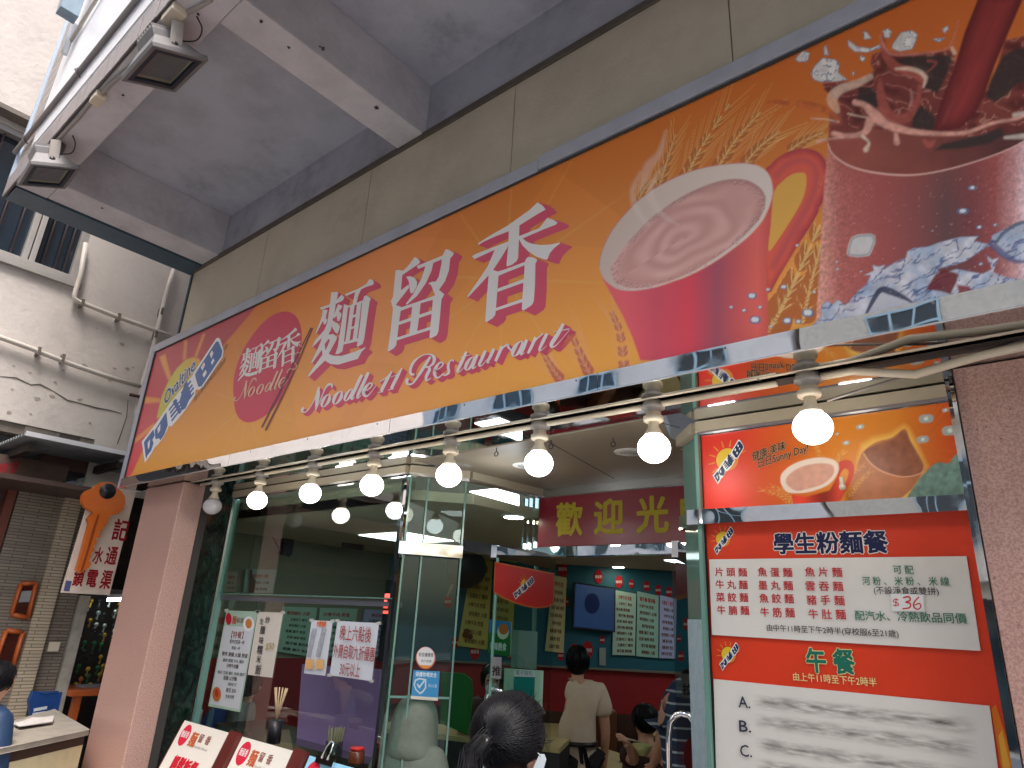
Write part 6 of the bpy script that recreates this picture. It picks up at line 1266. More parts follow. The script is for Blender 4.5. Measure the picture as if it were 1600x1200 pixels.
def wboard(q, col, label, rows=7, ink=(110, 70, 40), head=None, name='wall_menu', thick=.02, P=None, gap=0, hcol=(170, 40, 40)):
    P = P or pw; pts = [P.hit(*p) + P.n * .012 for p in q]; o = MB().slab(pts, P.n * thick).build(name, col); tag(o, label, 'menu', 'printed menus on the dining room walls')
    k0 = P.k; P.k = .012 + thick + .0008; (ax, ay), (bx_, by), (cx, cy), (dx, dy) = q
    for r_ in range(rows):
        f = (r_ + 1.3) / (rows + .8); l = (ax + (dx - ax) * f, ay + (dy - ay) * f); rr = (bx_ + (cx - bx_) * f, by + (cy - by) * f)
        w0, w1 = random.uniform(.08, .25), random.uniform(.72, .92); A2 = P.hit(l[0] + (rr[0] - l[0]) * w0, l[1] + (rr[1] - l[1]) * w0); B2 = P.hit(l[0] + (rr[0] - l[0]) * w1, l[1] + (rr[1] - l[1]) * w1)
        hgt = (P.hit(ax, ay) - P.hit(dx, dy)).length / (rows + 2) * .62
        tt_ = head if (r_ == 0 and head) else random.choice(['沙嗲牛肉 煎蛋', '鮮茄豬扒 火腿', '五香肉丁 餐肉', '雞翼 腸仔 魚蛋', '奶茶 咖啡 檸茶', '豬手麵 雲吞麵']); P.text3(tt_, A2, B2 - A2, Vector((0, 0, hgt * (1.3 if r_ == 0 else 1))), s(*(hcol if r_ == 0 else ink)), True, .02)
    P.flush('menu_print', o, paperm); P.k = k0; return o
yel = mat('yellow_menu', s(196, 180, 84), .5, noise=.05); mint = mat('mint_menu', s(170, 206, 186), .5, noise=.05); lil = mat('lilac_menu', s(176, 184, 220), .5, noise=.05)
a_ = wboard([(738, 872), (770, 877), (761, 1015), (715, 1009)], yel, 'yellow set-menu poster seen left of the open door leaf', 9, head='【特餐】')
ell_ = Print(WA + WN * .036, WN); 
for dx_, dy_, r_ in [(0, 0, 9), (-3, -2, 5), (4, 1, 5), (0, -8, 4)]: ell(ell_, 730 + dx_, 994 + dy_, r_, r_, s(110, 60, 34) if r_ < 9 else s(176, 160, 80), 14)
ell_.flush('dish_picture', a_, paperm)
wboard([(772, 896), (805, 902), (800, 1018), (766, 1014)], yel, 'yellow menu poster mostly hidden behind the red half-round banner', 8)
wboard([(864, 899), (885, 903), (880, 1020), (851, 1017)], mat('pale_yellow_menu', s(206, 196, 140), .5), 'pale yellow menu poster just right of the open door leaf', 9)
g5 = lambda P_: [(x / 5 + 860, y / 5 + 960) for x, y in P_]
wboard([(959, 922), (993, 928), (991, 1024), (956, 1023)], mint, 'pale menu board immediately right of the television', 10)
wboard([(995, 924), (1028, 931), (1027, 1028), (993, 1025)], mat('mint_menu2', s(150, 196, 176), .5), 'mint menu board in the middle of the far wall trio', 9)
wboard([(1030, 930), (1056, 936), (1054, 1029), (1029, 1028)], lil, 'lilac menu board at the right of the far wall trio', 9)
TV = thing('television', 'black television with a blue screen on the teal wall', 'television', tuple(pw.hit(925, 980)))
q = [(895, 910), (959, 919), (958, 988), (892, 981)]; pts = [pw.hit(*p) + WN * .05 for p in q]
MB().slab(pts, WN * .05).build('tv_body', black, TV)
cc = sum(pts, Vector()) / 4; MB().slab([cc + (p - cc) * .93 + WN * .0515 for p in pts], WN * .002).build('screen', mat('blue_screen', (.01, .02, .05, 1), .2, emit=(.06, .16, .42, 1), estr=.05), TV)
e2 = Print(cc + WN * .0545, WN); ell(e2, 925, 943, 12, 16, s(36, 54, 110)); e2.flush('screen_picture', TV, paperm)
WO = thing('wall_card', 'small white framed card on the teal wall right of the waiter', 'card', tuple(pw.hit(941, 1026))); MB().slab([pw.hit(*p) + WN * .01 for p in [(936, 1012), (946, 1012), (946, 1040), (936, 1039)]], WN * .01).build('card', mat('grey_card', s(150, 156, 150), .6), WO)
# left wall: boards seen in the window
plw = Print((-6.195, 0, 0), (1, 0, 0)); h2 = lambda P_: [(x / 5 + 320, y / 5 + 860) for x, y in P_]
for q, mm, lb, rw in [([(600, 438), (862, 446), (818, 828), (556, 790)], mint, 'mint price board on the inner wall behind the handwritten notices, left one', 7), ([(888, 448), (1180, 456), (1130, 830), (850, 815)], mint, 'mint price board on the inner wall behind the narrow price list', 7), ([(1236, 460), (1480, 470), (1440, 830), (1200, 822)], lil, 'lilac price board on the inner wall nearest the steel post', 8),
                     ([(90, 440), (165, 445), (110, 820), (30, 818)], mat('photo_menu', s(150, 140, 120), .5, noise=.4, nscale=9), 'dim photo menu on the inner wall at the far left of the window', 3),
                     ([(305, 145), (555, 150), (520, 335), (285, 335)], mat('pale_panel', s(150, 176, 164), .5), 'pale card with rounded drinks menu above the window rail', 3), ([(165, 165), (245, 168), (225, 322), (125, 320)], tan, 'tan card above the window rail at far left', 3)]:
    wboard(h2(q), mm, lb, rw, P=plw, ink=(60, 70, 66))
plw.k = .05; plw.poly(h2([(330, 150), (350, 150), (352, 200), (378, 240), (365, 330), (318, 330), (330, 230)]), s(96, 56, 50)); bo = plw.flush('bottle_picture', None, paperm); tag(bo, 'dark red bottle picture on the pale card above the window rail', 'picture')
BR = thing('tv_bracket', 'black wall bracket with a trailing cable high inside the window', 'bracket', tuple(plw.hit(450, 850)))
MB().slab([plw.hit(*p) for p in [(442, 818), (457, 820), (449, 868), (434, 866)]], (.08, 0, 0)).build('bracket_plate', black, BR)
c = plw.hit(452, 834); MB().obox(c + Vector((.08, 0, 0)), (.35, .35, 0), (0, .03, 0), (0, 0, .03)).build('bracket_arm', black, BR)
MB().obox(c + Vector((.42, .35, -.12)), (.04, .22, 0), (.03, 0, 0), (0, 0, .26)).build('bracket_head', black, BR)
k_ = plw.hit(423, 797); MB().box(k_.x, k_.x + .05, k_.y - .04, k_.y + .04, k_.z - .04, k_.z + .05).build('wall_plug', black, BR)
MB().tube([k_ + Vector((.05, 0, -.02)), k_ + Vector((.05, .03, -.25)), plw.hit(432, 858) + Vector((.05, 0, 0)), plw.hit(446, 870) + Vector((.08, 0, 0))], .006, 6).build('cable', black, BR)
# lights in the dining room
panel_glow = emit_mat('panel_glow', (.9, .96, 1, 1), 2.2)
def cl(u, v): return atz(u, v, CI - .002)
cps = cl(778, 777); quadp = [cl(734, 767.5), cl(774, 763), cl(811, 773), cl(811, 789)]
for i, (cx, cy, w_, h_g) in enumerate([(cps.x, cps.y, .34, .6), (-4.7, 4.1, .6, .6), (-3.0, 6.6, .6, .6), (-1.6, 5.0, .6, .6)]):
    t = thing('ceiling_panel_light', ['glowing square ceiling panel seen through the porch side glass', 'glowing ceiling panel over the window tables', 'glowing ceiling panel near the teal wall', 'glowing ceiling panel over the booths on the right'][i], 'ceiling light', (cx, cy, CI), 'panel lights in the dining room ceiling')
    (MB().slab(quadp, (0, 0, -.006)) if i == 0 else MB().box(cx - w_ / 2, cx + w_ / 2, cy - h_g / 2, cy + h_g / 2, CI - .008, CI - .002)).build('diffuser', panel_glow, t)
warm = emit_mat('downlight_glow', (1, .86, .66, 1), 9)
for i, (u, v) in enumerate([(803, 806), (966, 885), (857, 896)]):
    c = cl(u, v); t = thing('ceiling_downlight', ['small warm downlight behind the porch side glass', 'small warm downlight above the television', 'small warm downlight just under the door header'][i], 'downlight', tuple(c), 'dining room downlights')
    MB().lathe([(.085, -.010), (.09, 0)], c, 20).build('trim_ring', white_metal, t); MB().lathe([(.065, -.014), (.066, -.0105)], c, 20).build('lamp_face', warm, t)
# wall fan seen through the chamfer
FA = thing('wall_fan', 'dark wall fan seen through the chamfered corner glass', 'fan', tuple(pw.hit(725, 895)))
c = pw.hit(727, 893) + WN * .5
MB().lathe([(.2, -.04), (.22, 0), (.2, .04)], c, 24, WN + Vector((0, 0, -.3))).build('fan_guard', mat('dark_fan', s(44, 48, 54), .4), FA); MB().tube([c + Vector((-.25, 0, -.3)), c + Vector((-.1, 0, .02)), c + Vector((.12, 0, .2))], .012, 8).build('fan_bracket', pvc, FA); MB().lathe([(.06, 0), (.09, .08), (.07, .14)], c + WN * -.18, 16, WN).build('motor', pvc, FA)
# booths, tables
bench = mat('brown_leatherette', s(112, 66, 36), .4, noise=.15); wood = mat('pale_table_top', s(196, 178, 124), .35, noise=.08)
def dpt(u, v, d): return atd(u, v, d)
for i, (x, y, lb) in enumerate([(WA + WD * 1.6).to_2d().to_tuple() + ('brown booth bench along the teal wall, left one',), (WA + WD * 3.1).to_2d().to_tuple() + ('brown booth bench along the teal wall behind the waiter',), (WA + WD * 4.6).to_2d().to_tuple() + ('brown booth bench along the teal wall, right one',)] if False else []): pass
for i in range(4):
    a = WA + WD * (.9 + i * 1.35) + WN * .08; t = thing('booth_bench', ['brown high-backed booth at the left end of the teal wall', 'brown high-backed booth just left of the waiter', 'brown high-backed booth just right of the waiter', 'brown high-backed booth behind the striped diner'][i], 'bench', tuple(a), 'booths along the teal wall')
    MB().obox(a, WD * .12, WN * 1.1, (0, 0, 1.02)).build('backrest', bench, t, bevel=.02)
    MB().obox(a + WD * .122, WD * .38, WN * 1.1, (0, 0, .45)).build('seat', bench, t, bevel=.02)
    tb_ = thing('booth_table', ['pale table in the leftmost booth', 'pale table in the booth left of the waiter', 'pale table in the booth right of the waiter', 'pale table in the booth behind the striped diner'][i], 'table', tuple(a + WD * .6), 'tables in the booths')
    MB().obox(a + WD * .62 + Vector((0, 0, .72)), WD * .5, WN * 1.05, (0, 0, .03)).build('table_top', wood, tb_)
    MB().obox(a + WD * .82 + WN * .5, WD * .08, WN * .08, (0, 0, .72)).build('leg', black, tb_)
TT = thing('front_table', 'largest pale table, beside the door, with a sauce jar on it', 'table', (-2.9, 4.0, 0)); zt = .78
q = [atz(u, v, zt) for u, v in [(868, 1174), (938, 1167), (981, 1181), (985, 1216), (905, 1196)]]
MB().slab(q, (0, 0, -.03)).build('table_top', wood, TT); cc = sum(q, Vector()) / 5; MB().box(cc.x - .04, cc.x + .04, cc.y - .04, cc.y + .04, 0, zt - .031).build('leg', black, TT)
for i, (u, v) in enumerate([(890, 1190), (945, 1205)]):
    c = atz(u, v, .55); t = thing('dark_stool', ['dark brown seat in front of the large table, left one', 'dark brown seat in front of the large table, right one'][i], 'stool', (c.x, c.y, 0), 'stools at the front table'); MB().box(c.x - .18, c.x + .18, c.y - .1, c.y + .1, .45, .62).build('seat', mat('dark_red_brown', s(56, 30, 26), .5), t, bevel=.03)
    for sx in (-1, 1): MB().box(c.x + sx * .14 - .015, c.x + sx * .14 + .015, c.y - .02, c.y + .02, 0, .45).build('leg', black, t)
def jar(u, v, z, label, r, h, bm, cm, cat='jar'):
    c = atz(u, v, z); t = thing('sauce_jar', label, cat, tuple(c)); MB().lathe([(r, 0), (r * 1.05, h * .1), (r, h * .85), (r * .8, h)], c, 16).build('jar_body', bm, t); MB().lathe([(r * .9, h), (r * .92, h * 1.22), (r * .6, h * 1.26)], c, 16).build('lid', cm, t)
steelm = mat('brushed_pot', s(150, 150, 146), .25, metal=.9)
jar(994, 1196, .79, 'dark steel condiment pot on the table beside the chopsticks hand', .035, .07, mat('dark_pot', s(60, 44, 36), .25, metal=.3), steelm)
jar(1023, 1205, .79, 'red plastic bottle at the edge of the far table', .035, .11, mat('red_plastic', s(190, 40, 30), .35), mat('red_plastic', s(190, 40, 30), .35), 'bottle')
jar(511 + 45, 1192, 1.02, 'small jar with a red lid beside the chopstick pot', .04, .06, mat('amber_glass', s(96, 50, 30), .2), mat('red_lid', s(196, 30, 26), .35))
# purple board, chopstick pot on the counter behind the window
CTW = thing('window_counter', 'cluttered steel counter behind the window', 'counter', (-4, 2.95, 0)); MB().box(-5.0, -3.15, 2.76, 3.15, .93, .965).build('counter_top', steelm, CTW); MB().box(-5.0, -3.15, 2.80, 3.1, 0, .93).build('counter_body', darkm, CTW)
q = [at(u, v, 2.9) for u, v in [(472, 1038), (594, 1046), (586, 1215), (460, 1200)]]; o = MB().slab(q, (0, .012, 0)).build('purple_board', mat('purple_acrylic', s(204, 150, 216), .35, noise=.06)); tag(o, 'purple acrylic splash board standing behind the window', 'board')
CPt = at(519, 1190, 2.80); CH_ = thing('chopstick_pot', 'steel pot packed with pale wooden chopsticks before the purple board', 'pot', tuple(CPt))
MB().lathe([(.05, -.06), (.052, 0), (.05, .10), (.053, .105)], CPt, 20).build('pot', steelm, CH_)
wd_ = mat('pale_wood', s(206, 178, 140), .6)
ck = None
for i in range(26):
    a = random.random() * 2 * PI; r = .04 * math.sqrt(random.random()); b0 = CPt + Vector((r * .6 * math.cos(a), r * .6 * math.sin(a), 0)); MB().tube([b0, b0 + Vector((r * .9 * math.cos(a), r * .5 * math.sin(a), .17 + random.uniform(0, .02)))], .004, 5).build('chopstick', wd_, CH_)
CP2 = dpt(432, 1125, 3.9); CH2 = thing('straw_pot', 'dark pot of splayed chopsticks behind the white backpack strap', 'pot', tuple(CP2)); MB().lathe([(.04, -.12), (.04, 0)], CP2, 16).build('pot', black, CH2)
for i in range(12):
    a = i * .52; MB().tube([CP2, CP2 + Vector((.05 * math.cos(a), .03 * math.sin(a), .17))], .004, 5).build('chopstick', wd_, CH2)
GB = MB().slab([atd(u, v, 4.6) for u, v in [(690, 1050), (722, 1052), (735, 1062), (736, 1085), (730, 1148), (688, 1130)]], (0, .02, 0)).build('green_board', mat('green_acrylic', s(26, 116, 50), .35)); tag(GB, 'green acrylic board at the cashier counter behind the hooded person', 'board')
c = atd(690, 1148, 4.7); CC = thing('cashier_counter', 'low counter under the green acrylic board', 'counter', (c.x, c.y, 0)); MB().obox(Vector((c.x - .5, c.y - .2, 0)), (1.3, .5, 0), (-.2, .4, 0), (0, 0, c.z - .03)).build('counter_body', darkm, CC); MB().obox(Vector((c.x - .5, c.y - .2, c.z - .029)), (1.3, .5, 0), (-.2, .4, 0), (0, 0, .03)).build('counter_top', wood, CC)
# payment sheet on the door glass
pq = Print((0, 3.42, 0), (0, -1, 0)); q = [(788, 1044), (849, 1048), (846, 1140), (785, 1130)]
o = MB().slab([pq.hit(*p) for p in q], (0, .002, 0)).build('payment_sheet', paper_g); tag(o, 'pale green payment sheet with a teal panel behind the ponytailed woman', 'sheet')
pq.poly([(803, 1047), (836, 1048), (836, 1058), (803, 1057)], s(206, 206, 214)); pq.poly([(803, 1057), (836, 1058), (834, 1125), (801, 1122)], s(20, 120, 116)); pq.text('電子錢包', (806, 1054), (832, 1055), .03, s(60, 110, 110)); pq.text('Scan to pay here', (807, 1063), (830, 1064), .014, s(206, 220, 220)) if False else None
pq.flush('sheet_print', o, paperm)
pqs = [(800, 984), (840, 987), (838, 1046), (798, 1043)]
o = MB().slab([at(u, v, 3.44) for u, v in pqs], (0, .002, 0)).build('frosted_film', glass_mat('frosted_film', (.6, .75, .7, 1), 1.5, haze=.45, hazecol=(.3, .42, .38, 1))); tag(o, 'grey green frosted film patch above the payment sheet', 'film')
MN = thing('crack_poster', 'green snack poster with an orange dish on the door glass', 'poster', tuple(at(785, 1000, 3.5))); pc = Print((0, 3.5, 0), (0, -1, 0)); MB().slab([pc.hit(*p) + Vector((0, .003, 0)) for p in [(765, 968), (799, 972), (797, 1026), (762, 1020)]], (0, .002, 0)).build('poster_sheet', paper, MN)
pc.poly([(765, 968), (799, 972), (798, 990), (764, 988)], s(60, 130, 190)); pc.poly([(764, 988), (798, 990), (797, 1026), (762, 1020)], s(30, 120, 56)); ell(pc, 786, 988, 9, 11, s(226, 220, 200)); ell(pc, 787, 983, 7.5, 8.5, s(206, 110, 50)); pc.text('辣味熱食', (766, 1014), (791, 1016), .05, s(226, 230, 236), .03); pc.flush('poster_print', MN, paperm)
MN['label'] = 'green and blue snack poster with an orange dish on the door glass'; MN.name = 'snack_poster'

# ================================================================== PEOPLE
skin_m = mat('skin', s(206, 156, 128), .5, noise=.05); black_hair = mat('black_hair', (.006, .006, .008, 1), .42, noise=.2, nscale=40, spec=.16)
def skinned(name, J, E, m, parent, k=1.0, add=0.0, root=0, sub=2, kind=None, colm=None):
    names = list(J.keys()); me = bpy.data.meshes.new(name); off = base(parent) if parent else Vector((0, 0, 0))
    me.from_pydata([Vector(J[n][0]) - off for n in names], [(names.index(a), names.index(b)) for a, b in E], []); o = bpy.data.objects.new(name, me); COL.objects.link(o)
    if parent: o.parent = parent
    md = o.modifiers.new('skin', 'SKIN'); sv = me.skin_vertices[0].data
    for i, n in enumerate(names):
        r = J[n][1]; r = r if isinstance(r, tuple) else (r, r); sv[i].radius = (r[0] * k + add, r[1] * k + add); sv[i].use_root = (i == root)
    md.use_smooth_shade = True; md.branch_smoothing = .4; ms = o.modifiers.new('sub', 'SUBSURF'); ms.levels = sub; ms.render_levels = sub; me.materials.append(m); return o
def figure(label, top, ang, H_=1.62, sit=False, over=None, torso=None, legs=None, sleeve='short', lean=0.0, hands=True, skin=skin_m, sleeve_names=True):
    """top: crown of the head in the world; ang: heading about z (0 looks along +y); over: joint overrides in world space"""
    k = H_ / 1.62; p = thing('person', label, 'person', (top.x, top.y, max(0, top.z - (H_ if not sit else 1.27 * k))))
    ca, sa = math.cos(ang), math.sin(ang)
    def W(x, y, z):   # relative to crown
        y2 = y + lean * (-(z)) * -1; x, y2, z = x * k, y2 * k, z * k
        return Vector((top.x + ca * x - sa * y2, top.y + sa * x + ca * y2, top.z + z))
    J = {'pelvis': (W(0, -.03 + lean * .9 * 0, -.72), (.13 * k, .10 * k)), 'spine': (W(0, -.02, -.52), (.125 * k, .09 * k)), 'chest': (W(0, -.02, -.36), (.15 * k, .10 * k)), 'neck0': (W(0, -.01, -.235), .062 * k), 'neck1': (W(0, .0, -.20), .050 * k), 'head0': (W(0, .012, -.145), (.066 * k, .074 * k)), 'head1': (W(0, .010, -.075), (.074 * k, .090 * k)), 'crown': (W(0, .0, -.03), (.05 * k, .055 * k)), 'nose': (W(0, .108, -.115), .010 * k)}
    E = [('pelvis', 'spine'), ('spine', 'chest'), ('chest', 'neck0'), ('neck0', 'neck1'), ('neck1', 'head0'), ('head0', 'head1'), ('head1', 'crown'), ('head0', 'nose')]
    for sd, sx in (('L', -1), ('R', 1)):
        J['sho' + sd] = (W(sx * .17, -.02, -.285), .055 * k); J['elb' + sd] = (W(sx * .215, -.02, -.56), .040 * k); J['wri' + sd] = (W(sx * .215, .05, -.78), .027 * k); J['pal' + sd] = (W(sx * .212, .075, -.85), .030 * k)
        E += [('chest', 'sho' + sd), ('sho' + sd, 'elb' + sd), ('elb' + sd, 'wri' + sd), ('wri' + sd, 'pal' + sd)]
        if sit:
            J['hip' + sd] = (W(sx * .09, .02, -.75), .085 * k); J['kne' + sd] = (W(sx * .11, .42, -.76), .062 * k); J['ank' + sd] = (W(sx * .11, .44, -1.16), .04 * k); J['toe' + sd] = (W(sx * .11, .58, -1.22), .036 * k)
        else:
            J['hip' + sd] = (W(sx * .09, -.02, -.78), .09 * k); J['kne' + sd] = (W(sx * .10, .0, -1.14), .062 * k); J['ank' + sd] = (W(sx * .10, -.02, -1.53), .04 * k); J['toe' + sd] = (W(sx * .10, .11, -1.585), .034 * k)
        E += [('pelvis', 'hip' + sd), ('hip' + sd, 'kne' + sd), ('kne' + sd, 'ank' + sd), ('ank' + sd, 'toe' + sd)]
    if over:
        for n, v in over.items(): J[n] = (Vector(v), J[n][1])
    for sd, sx in (('L', -1), ('R', 1)):
        if hands:
            pa = J['pal' + sd][0]; d = (pa - J['wri' + sd][0]).normalized(); side = d.cross(Vector((ca, sa, 0))).normalized() if abs(d.dot(Vector((ca, sa, 0)))) < .9 else Vector((0, 0, 1)); cur = d.cross(side).normalized() * (-sx)
            for f, (off, ln) in enumerate([(-.024, .060), (-.008, .068), (.008, .064), (.022, .050)]):
                a = pa + side * off * k + d * .028 * k; b = a + d * ln * .5 * k + cur * .008; c = b + d * ln * .35 * k + cur * .022
                J[f'f{f}a{sd}'] = (a, .0100 * k); J[f'f{f}b{sd}'] = (b, .0088 * k); J[f'f{f}c{sd}'] = (c, .0072 * k); E += [('pal' + sd, f'f{f}a{sd}'), (f'f{f}a{sd}', f'f{f}b{sd}'), (f'f{f}b{sd}', f'f{f}c{sd}')]
            a = pa - side * .030 * k - d * .005; b = a - side * .018 + d * .03 * k + cur * .012; J['t0' + sd] = (a, .0115 * k); J['t1' + sd] = (b, .0092 * k); E += [('pal' + sd, 't0' + sd), ('t0' + sd, 't1' + sd)]
    body = skinned('body', J, E, skin, p)
    if torso:
        T_ = {n: J[n] for n in ('pelvis', 'spine', 'chest', 'neck0', 'shoL', 'shoR', 'elbL', 'elbR')}; T_['neck0'] = (J['neck0'][0] + Vector((0, 0, .012)), .070 * k); ET = [('pelvis', 'spine'), ('spine', 'chest'), ('chest', 'neck0'), ('chest', 'shoL'), ('chest', 'shoR'), ('shoL', 'elbL'), ('shoR', 'elbR')]
        if sleeve == 'short':
            for sd in 'LR': T_['elb' + sd] = (J['sho' + sd][0].lerp(J['elb' + sd][0], .72), .060 * k)
        else:
            for sd in 'LR': T_['elb' + sd] = (J['elb' + sd][0], .050 * k); T_['wri' + sd] = (J['wri' + sd][0], .042 * k); ET.append(('elb' + sd, 'wri' + sd))
        T_['hem'] = (J['pelvis'][0] + Vector((0, 0, -.10 * k)), (.15 * k, .115 * k)); ET.append(('pelvis', 'hem'))
        skinned('shirt' if sleeve == 'short' else 'jacket', T_, ET, torso, p, 1.10, .020)
    if legs:
        T_ = {'pelvis': J['pelvis']}; ET = []
        for sd in 'LR':
            for n in ('hip', 'kne', 'ank'): T_[n + sd] = J[n + sd]
            ET += [('pelvis', 'hip' + sd), ('hip' + sd, 'kne' + sd), ('kne' + sd, 'ank' + sd)]
        skinned('trousers', T_, ET, legs, p, 1.1, .012)
    return p, J, W, k
def hair_cap(p, c, r, sc, ang, back, m=black_hair, seed=0, name='hair', strands=220, knot=None, face=None):
    """scalp shell of combed strands over an ellipsoid; face = direction left bare"""
    rng = random.Random(seed); M = MB(); f = Vector(face or (math.sin(-ang), math.cos(ang), 0)).normalized()
    R3 = Matrix.Rotation(ang, 3, 'Z')
    def S(d, kk=1.0): dd = R3.transposed() @ d; return Vector(c) + R3 @ Vector((dd.x * r * sc[0], dd.y * r * sc[1], dd.z * r * sc[2])) * kk
    n, mm = 22, 14; vs = []; 
    for i in range(mm + 1):
        for j in range(n):
            th = PI * i / mm; ph = 2 * PI * j / n; d = Vector((math.sin(th) * math.cos(ph), math.sin(th) * math.sin(ph), math.cos(th))); q = d.dot(f)
            low = (d.z < -.25 and q > -.2) or (q > .55 and d.z < .45); vs.append(S(d, .90 if low else 1.0))
    M.add(vs, [(i * n + j, i * n + (j + 1) % n, (i + 1) * n + (j + 1) % n, (i + 1) * n + j) for i in range(mm) for j in range(n)], True)
    kn = (Vector(knot) - Vector(c)).normalized() if knot else None
    for q in range(strands):
        while True:
            d = Vector((rng.gauss(0, 1), rng.gauss(0, 1), rng.gauss(0, 1))).normalized()
            if d.dot(f) < .6 or d.z > .5: 
                if d.z > -.5: break
        tgt = kn if kn else (d + Vector((0, 0, -.9)) + f * -.25).normalized(); path = []; steps = 6
        for i in range(steps):
            t = i / (steps - 1) * (1.0 if kn else .55); e = d.lerp(tgt, t).normalized(); path.append(S(e, 1.015 + .012 * rng.random()))
        M.tube(path, [.0014 if knot else .0022] * (steps - 1) + [.0008], 3, False)
    return M.build(name, m, p)
# --- woman in front of the door: back of the head, low ponytail
hc_ = atd(797, 1146, 1.98); top = hc_ + Vector((0, 0, .105))
fdir = -math.radians(35)
P1, J1, W1, k1 = figure('woman with a black ponytail and white mask loop in the foreground at the door', top, fdir, 1.58, torso=mat('dark_coat', s(40, 42, 50), .8, noise=.2, bump=.8, bscale=8), legs=mat('dark_trousers', s(30, 32, 40), .8), sleeve='long')
kn = atd(757, 1160, 1.86)
hair_cap(P1, hc_, .115, (.94, 1.02, .98), fdir, None, seed=3, strands=3200, knot=kn)
M = MB()
for i in range(420):
    rx_, ry_, rz_ = [random.gauss(0, .009) for _ in range(3)]; sp = random.gauss(0, .03); a = kn + Vector((rx_, ry_, rz_)); M.tube([a, a + Vector((-.01 + rx_ * .5, -.035, -.03)), a + Vector((.0 + sp * .4, -.045 + rx_, -.12)), a + Vector((.015 + sp, -.03 + ry_, -.26)), a + Vector((.02 + sp * 1.2, -.02, -.36 + random.uniform(-.03, .03)))], [.0020, .0022, .0022, .0018, .0008], 3, False)
M.build('ponytail', black_hair, P1); MB().lathe([(.018, -.008), (.020, 0), (.018, .008)], kn, 12, Vector((-.3, -.8, .5))).build('hair_tie', black, P1)
ear_c = atd(830, 1184, 1.93); M = MB(); M.ball(ear_c, .026, 12, 8, (.45, .8, 1.25)); M.build('ear', skin_m, P1)
M = MB(); M.slab([atd(u, v, 1.90) for u, v in [(843, 1178), (846, 1186), (838, 1215), (824, 1240), (822, 1225), (833, 1200)]], Vector((.01, .01, 0))); M.tube([atd(832, 1172, 1.90), atd(840, 1176, 1.9), atd(846, 1182, 1.9)], .0016, 5); M.build('face_mask', mat('white_mask', s(206, 216, 222), .7), P1)
M = MB()
for i in range(70):
    a = random.uniform(-.3, 2.6); d = Vector((math.cos(a) * .11, .02, math.sin(a) * .11)); e = hc_ + d * 1.0; M.tube([e, e + d * random.uniform(.03, .12) + Vector((random.gauss(0, .012), 0, random.gauss(0, .012)))], .0006, 3, False)
M.build('loose_hairs', black_hair, P1, kind='stuff')
# --- hooded person behind the chamfer glass
hood_m = mat('sage_hoodie', s(126, 134, 120), .85, noise=.15, nscale=20, bump=.9, bscale=6)
ht = atd(652, 1088, 3.75); P2_, J2, W2, k2 = figure('person in a sage green hoodie with the hood up behind the corner stickers', ht, math.radians(15), 1.62, sit=True, torso=hood_m, legs=mat('dark_trousers', s(30, 32, 40), .8), sleeve='long')
HJ = {'a': (J2['chest'][0] + Vector((0, 0, .02)), (.21, .14)), 'b': (J2['neck0'][0], (.15, .13)), 'c': (J2['head0'][0] + Vector((0, -.01, 0)), (.145, .14)), 'd': (J2['head1'][0] + Vector((0, -.01, .02)), (.13, .135)), 'e': (J2['crown'][0] + Vector((-.01, -.02, .055)), (.05, .06))}
skinned('hood', HJ, [('a', 'b'), ('b', 'c'), ('c', 'd'), ('d', 'e')], hood_m, P2_)
# --- customer with blue backpack
bt = at(392, 1050, 3.35); P3_, J3, W3, k3 = figure('customer in a grey top with a bright blue backpack behind the mint menu', bt, math.radians(-40), 1.60, torso=mat('grey_top', s(150, 148, 146), .8, noise=.1, bump=.8, bscale=8), legs=mat('dark_trousers', s(30, 32, 40), .8), sleeve='long')
hair_cap(P3_, bt + Vector((0, 0, -.10)), .108, (.9, 1.0, 1.05), math.radians(-40), None, seed=8, strands=120)
bc = W3(0, -.20, -.50); blue = mat('blue_nylon', s(28, 84, 170), .5, noise=.2, nscale=12); BPK = thing('backpack', 'bright blue backpack with a pale strap worn behind the mint menu', 'backpack', tuple(bc))
M = MB(); M.ball(bc, .2, 18, 12, (.85, .62, 1.15)); M.build('bag_body', blue, BPK); M = MB(); M.tube([bc + Vector((-.05, -.13, .2)), bc + Vector((-.02, -.15, .05)), bc + Vector((.0, -.14, -.12))], .014, 6); M.build('zip_strap', mat('pale_strap', s(190, 196, 206), .5), BPK)
# --- waiter
wt = atd(903, 1012, 5.15); wa = math.radians(40)
ovr = {'elbL': atd(893, 1108, 5.0), 'wriL': atd(886, 1150, 4.95), 'palL': atd(883, 1166, 4.93), 'shoL': atd(893, 1076, 5.05)}
P4_, J4, W4, k4 = figure('waiter in a pale short-sleeved shirt and black apron ties, seen from behind', wt, wa, 1.60, torso=mat('pale_polo', s(220, 202, 178), .8, noise=.1, nscale=14, bump=.9, bscale=7), legs=mat('black_trousers', (.015, .015, .02, 1), .8), over=ovr)
hair_cap(P4_, wt + Vector((0, 0, -.092)), .104, (.86, 1.0, 1.08), wa, None, seed=5, strands=160)
M = MB(); M.lathe([(.150, -.012), (.152, .012)], (0, 0, 0), 24)
M.v = [tuple(J4['pelvis'][0] + Vector((x * 1.05, y * 1.0, z + .07))) for x, y, z in M.v]; M.build('apron_waistband', black, P4_)
c = W4(.03, -.16, -.66); M = MB(); M.slab([c, c + Vector((.03, -.01, .01)), c + Vector((.09, -.01, -.14)), c + Vector((.05, -.01, -.17))], (0, -.006, 0)); M.slab([c, c + Vector((-.03, -.01, .01)), c + Vector((-.01, -.01, -.10)), c + Vector((.02, -.01, -.11))], (0, -.006, 0)); M.build('apron_tie', black, P4_)
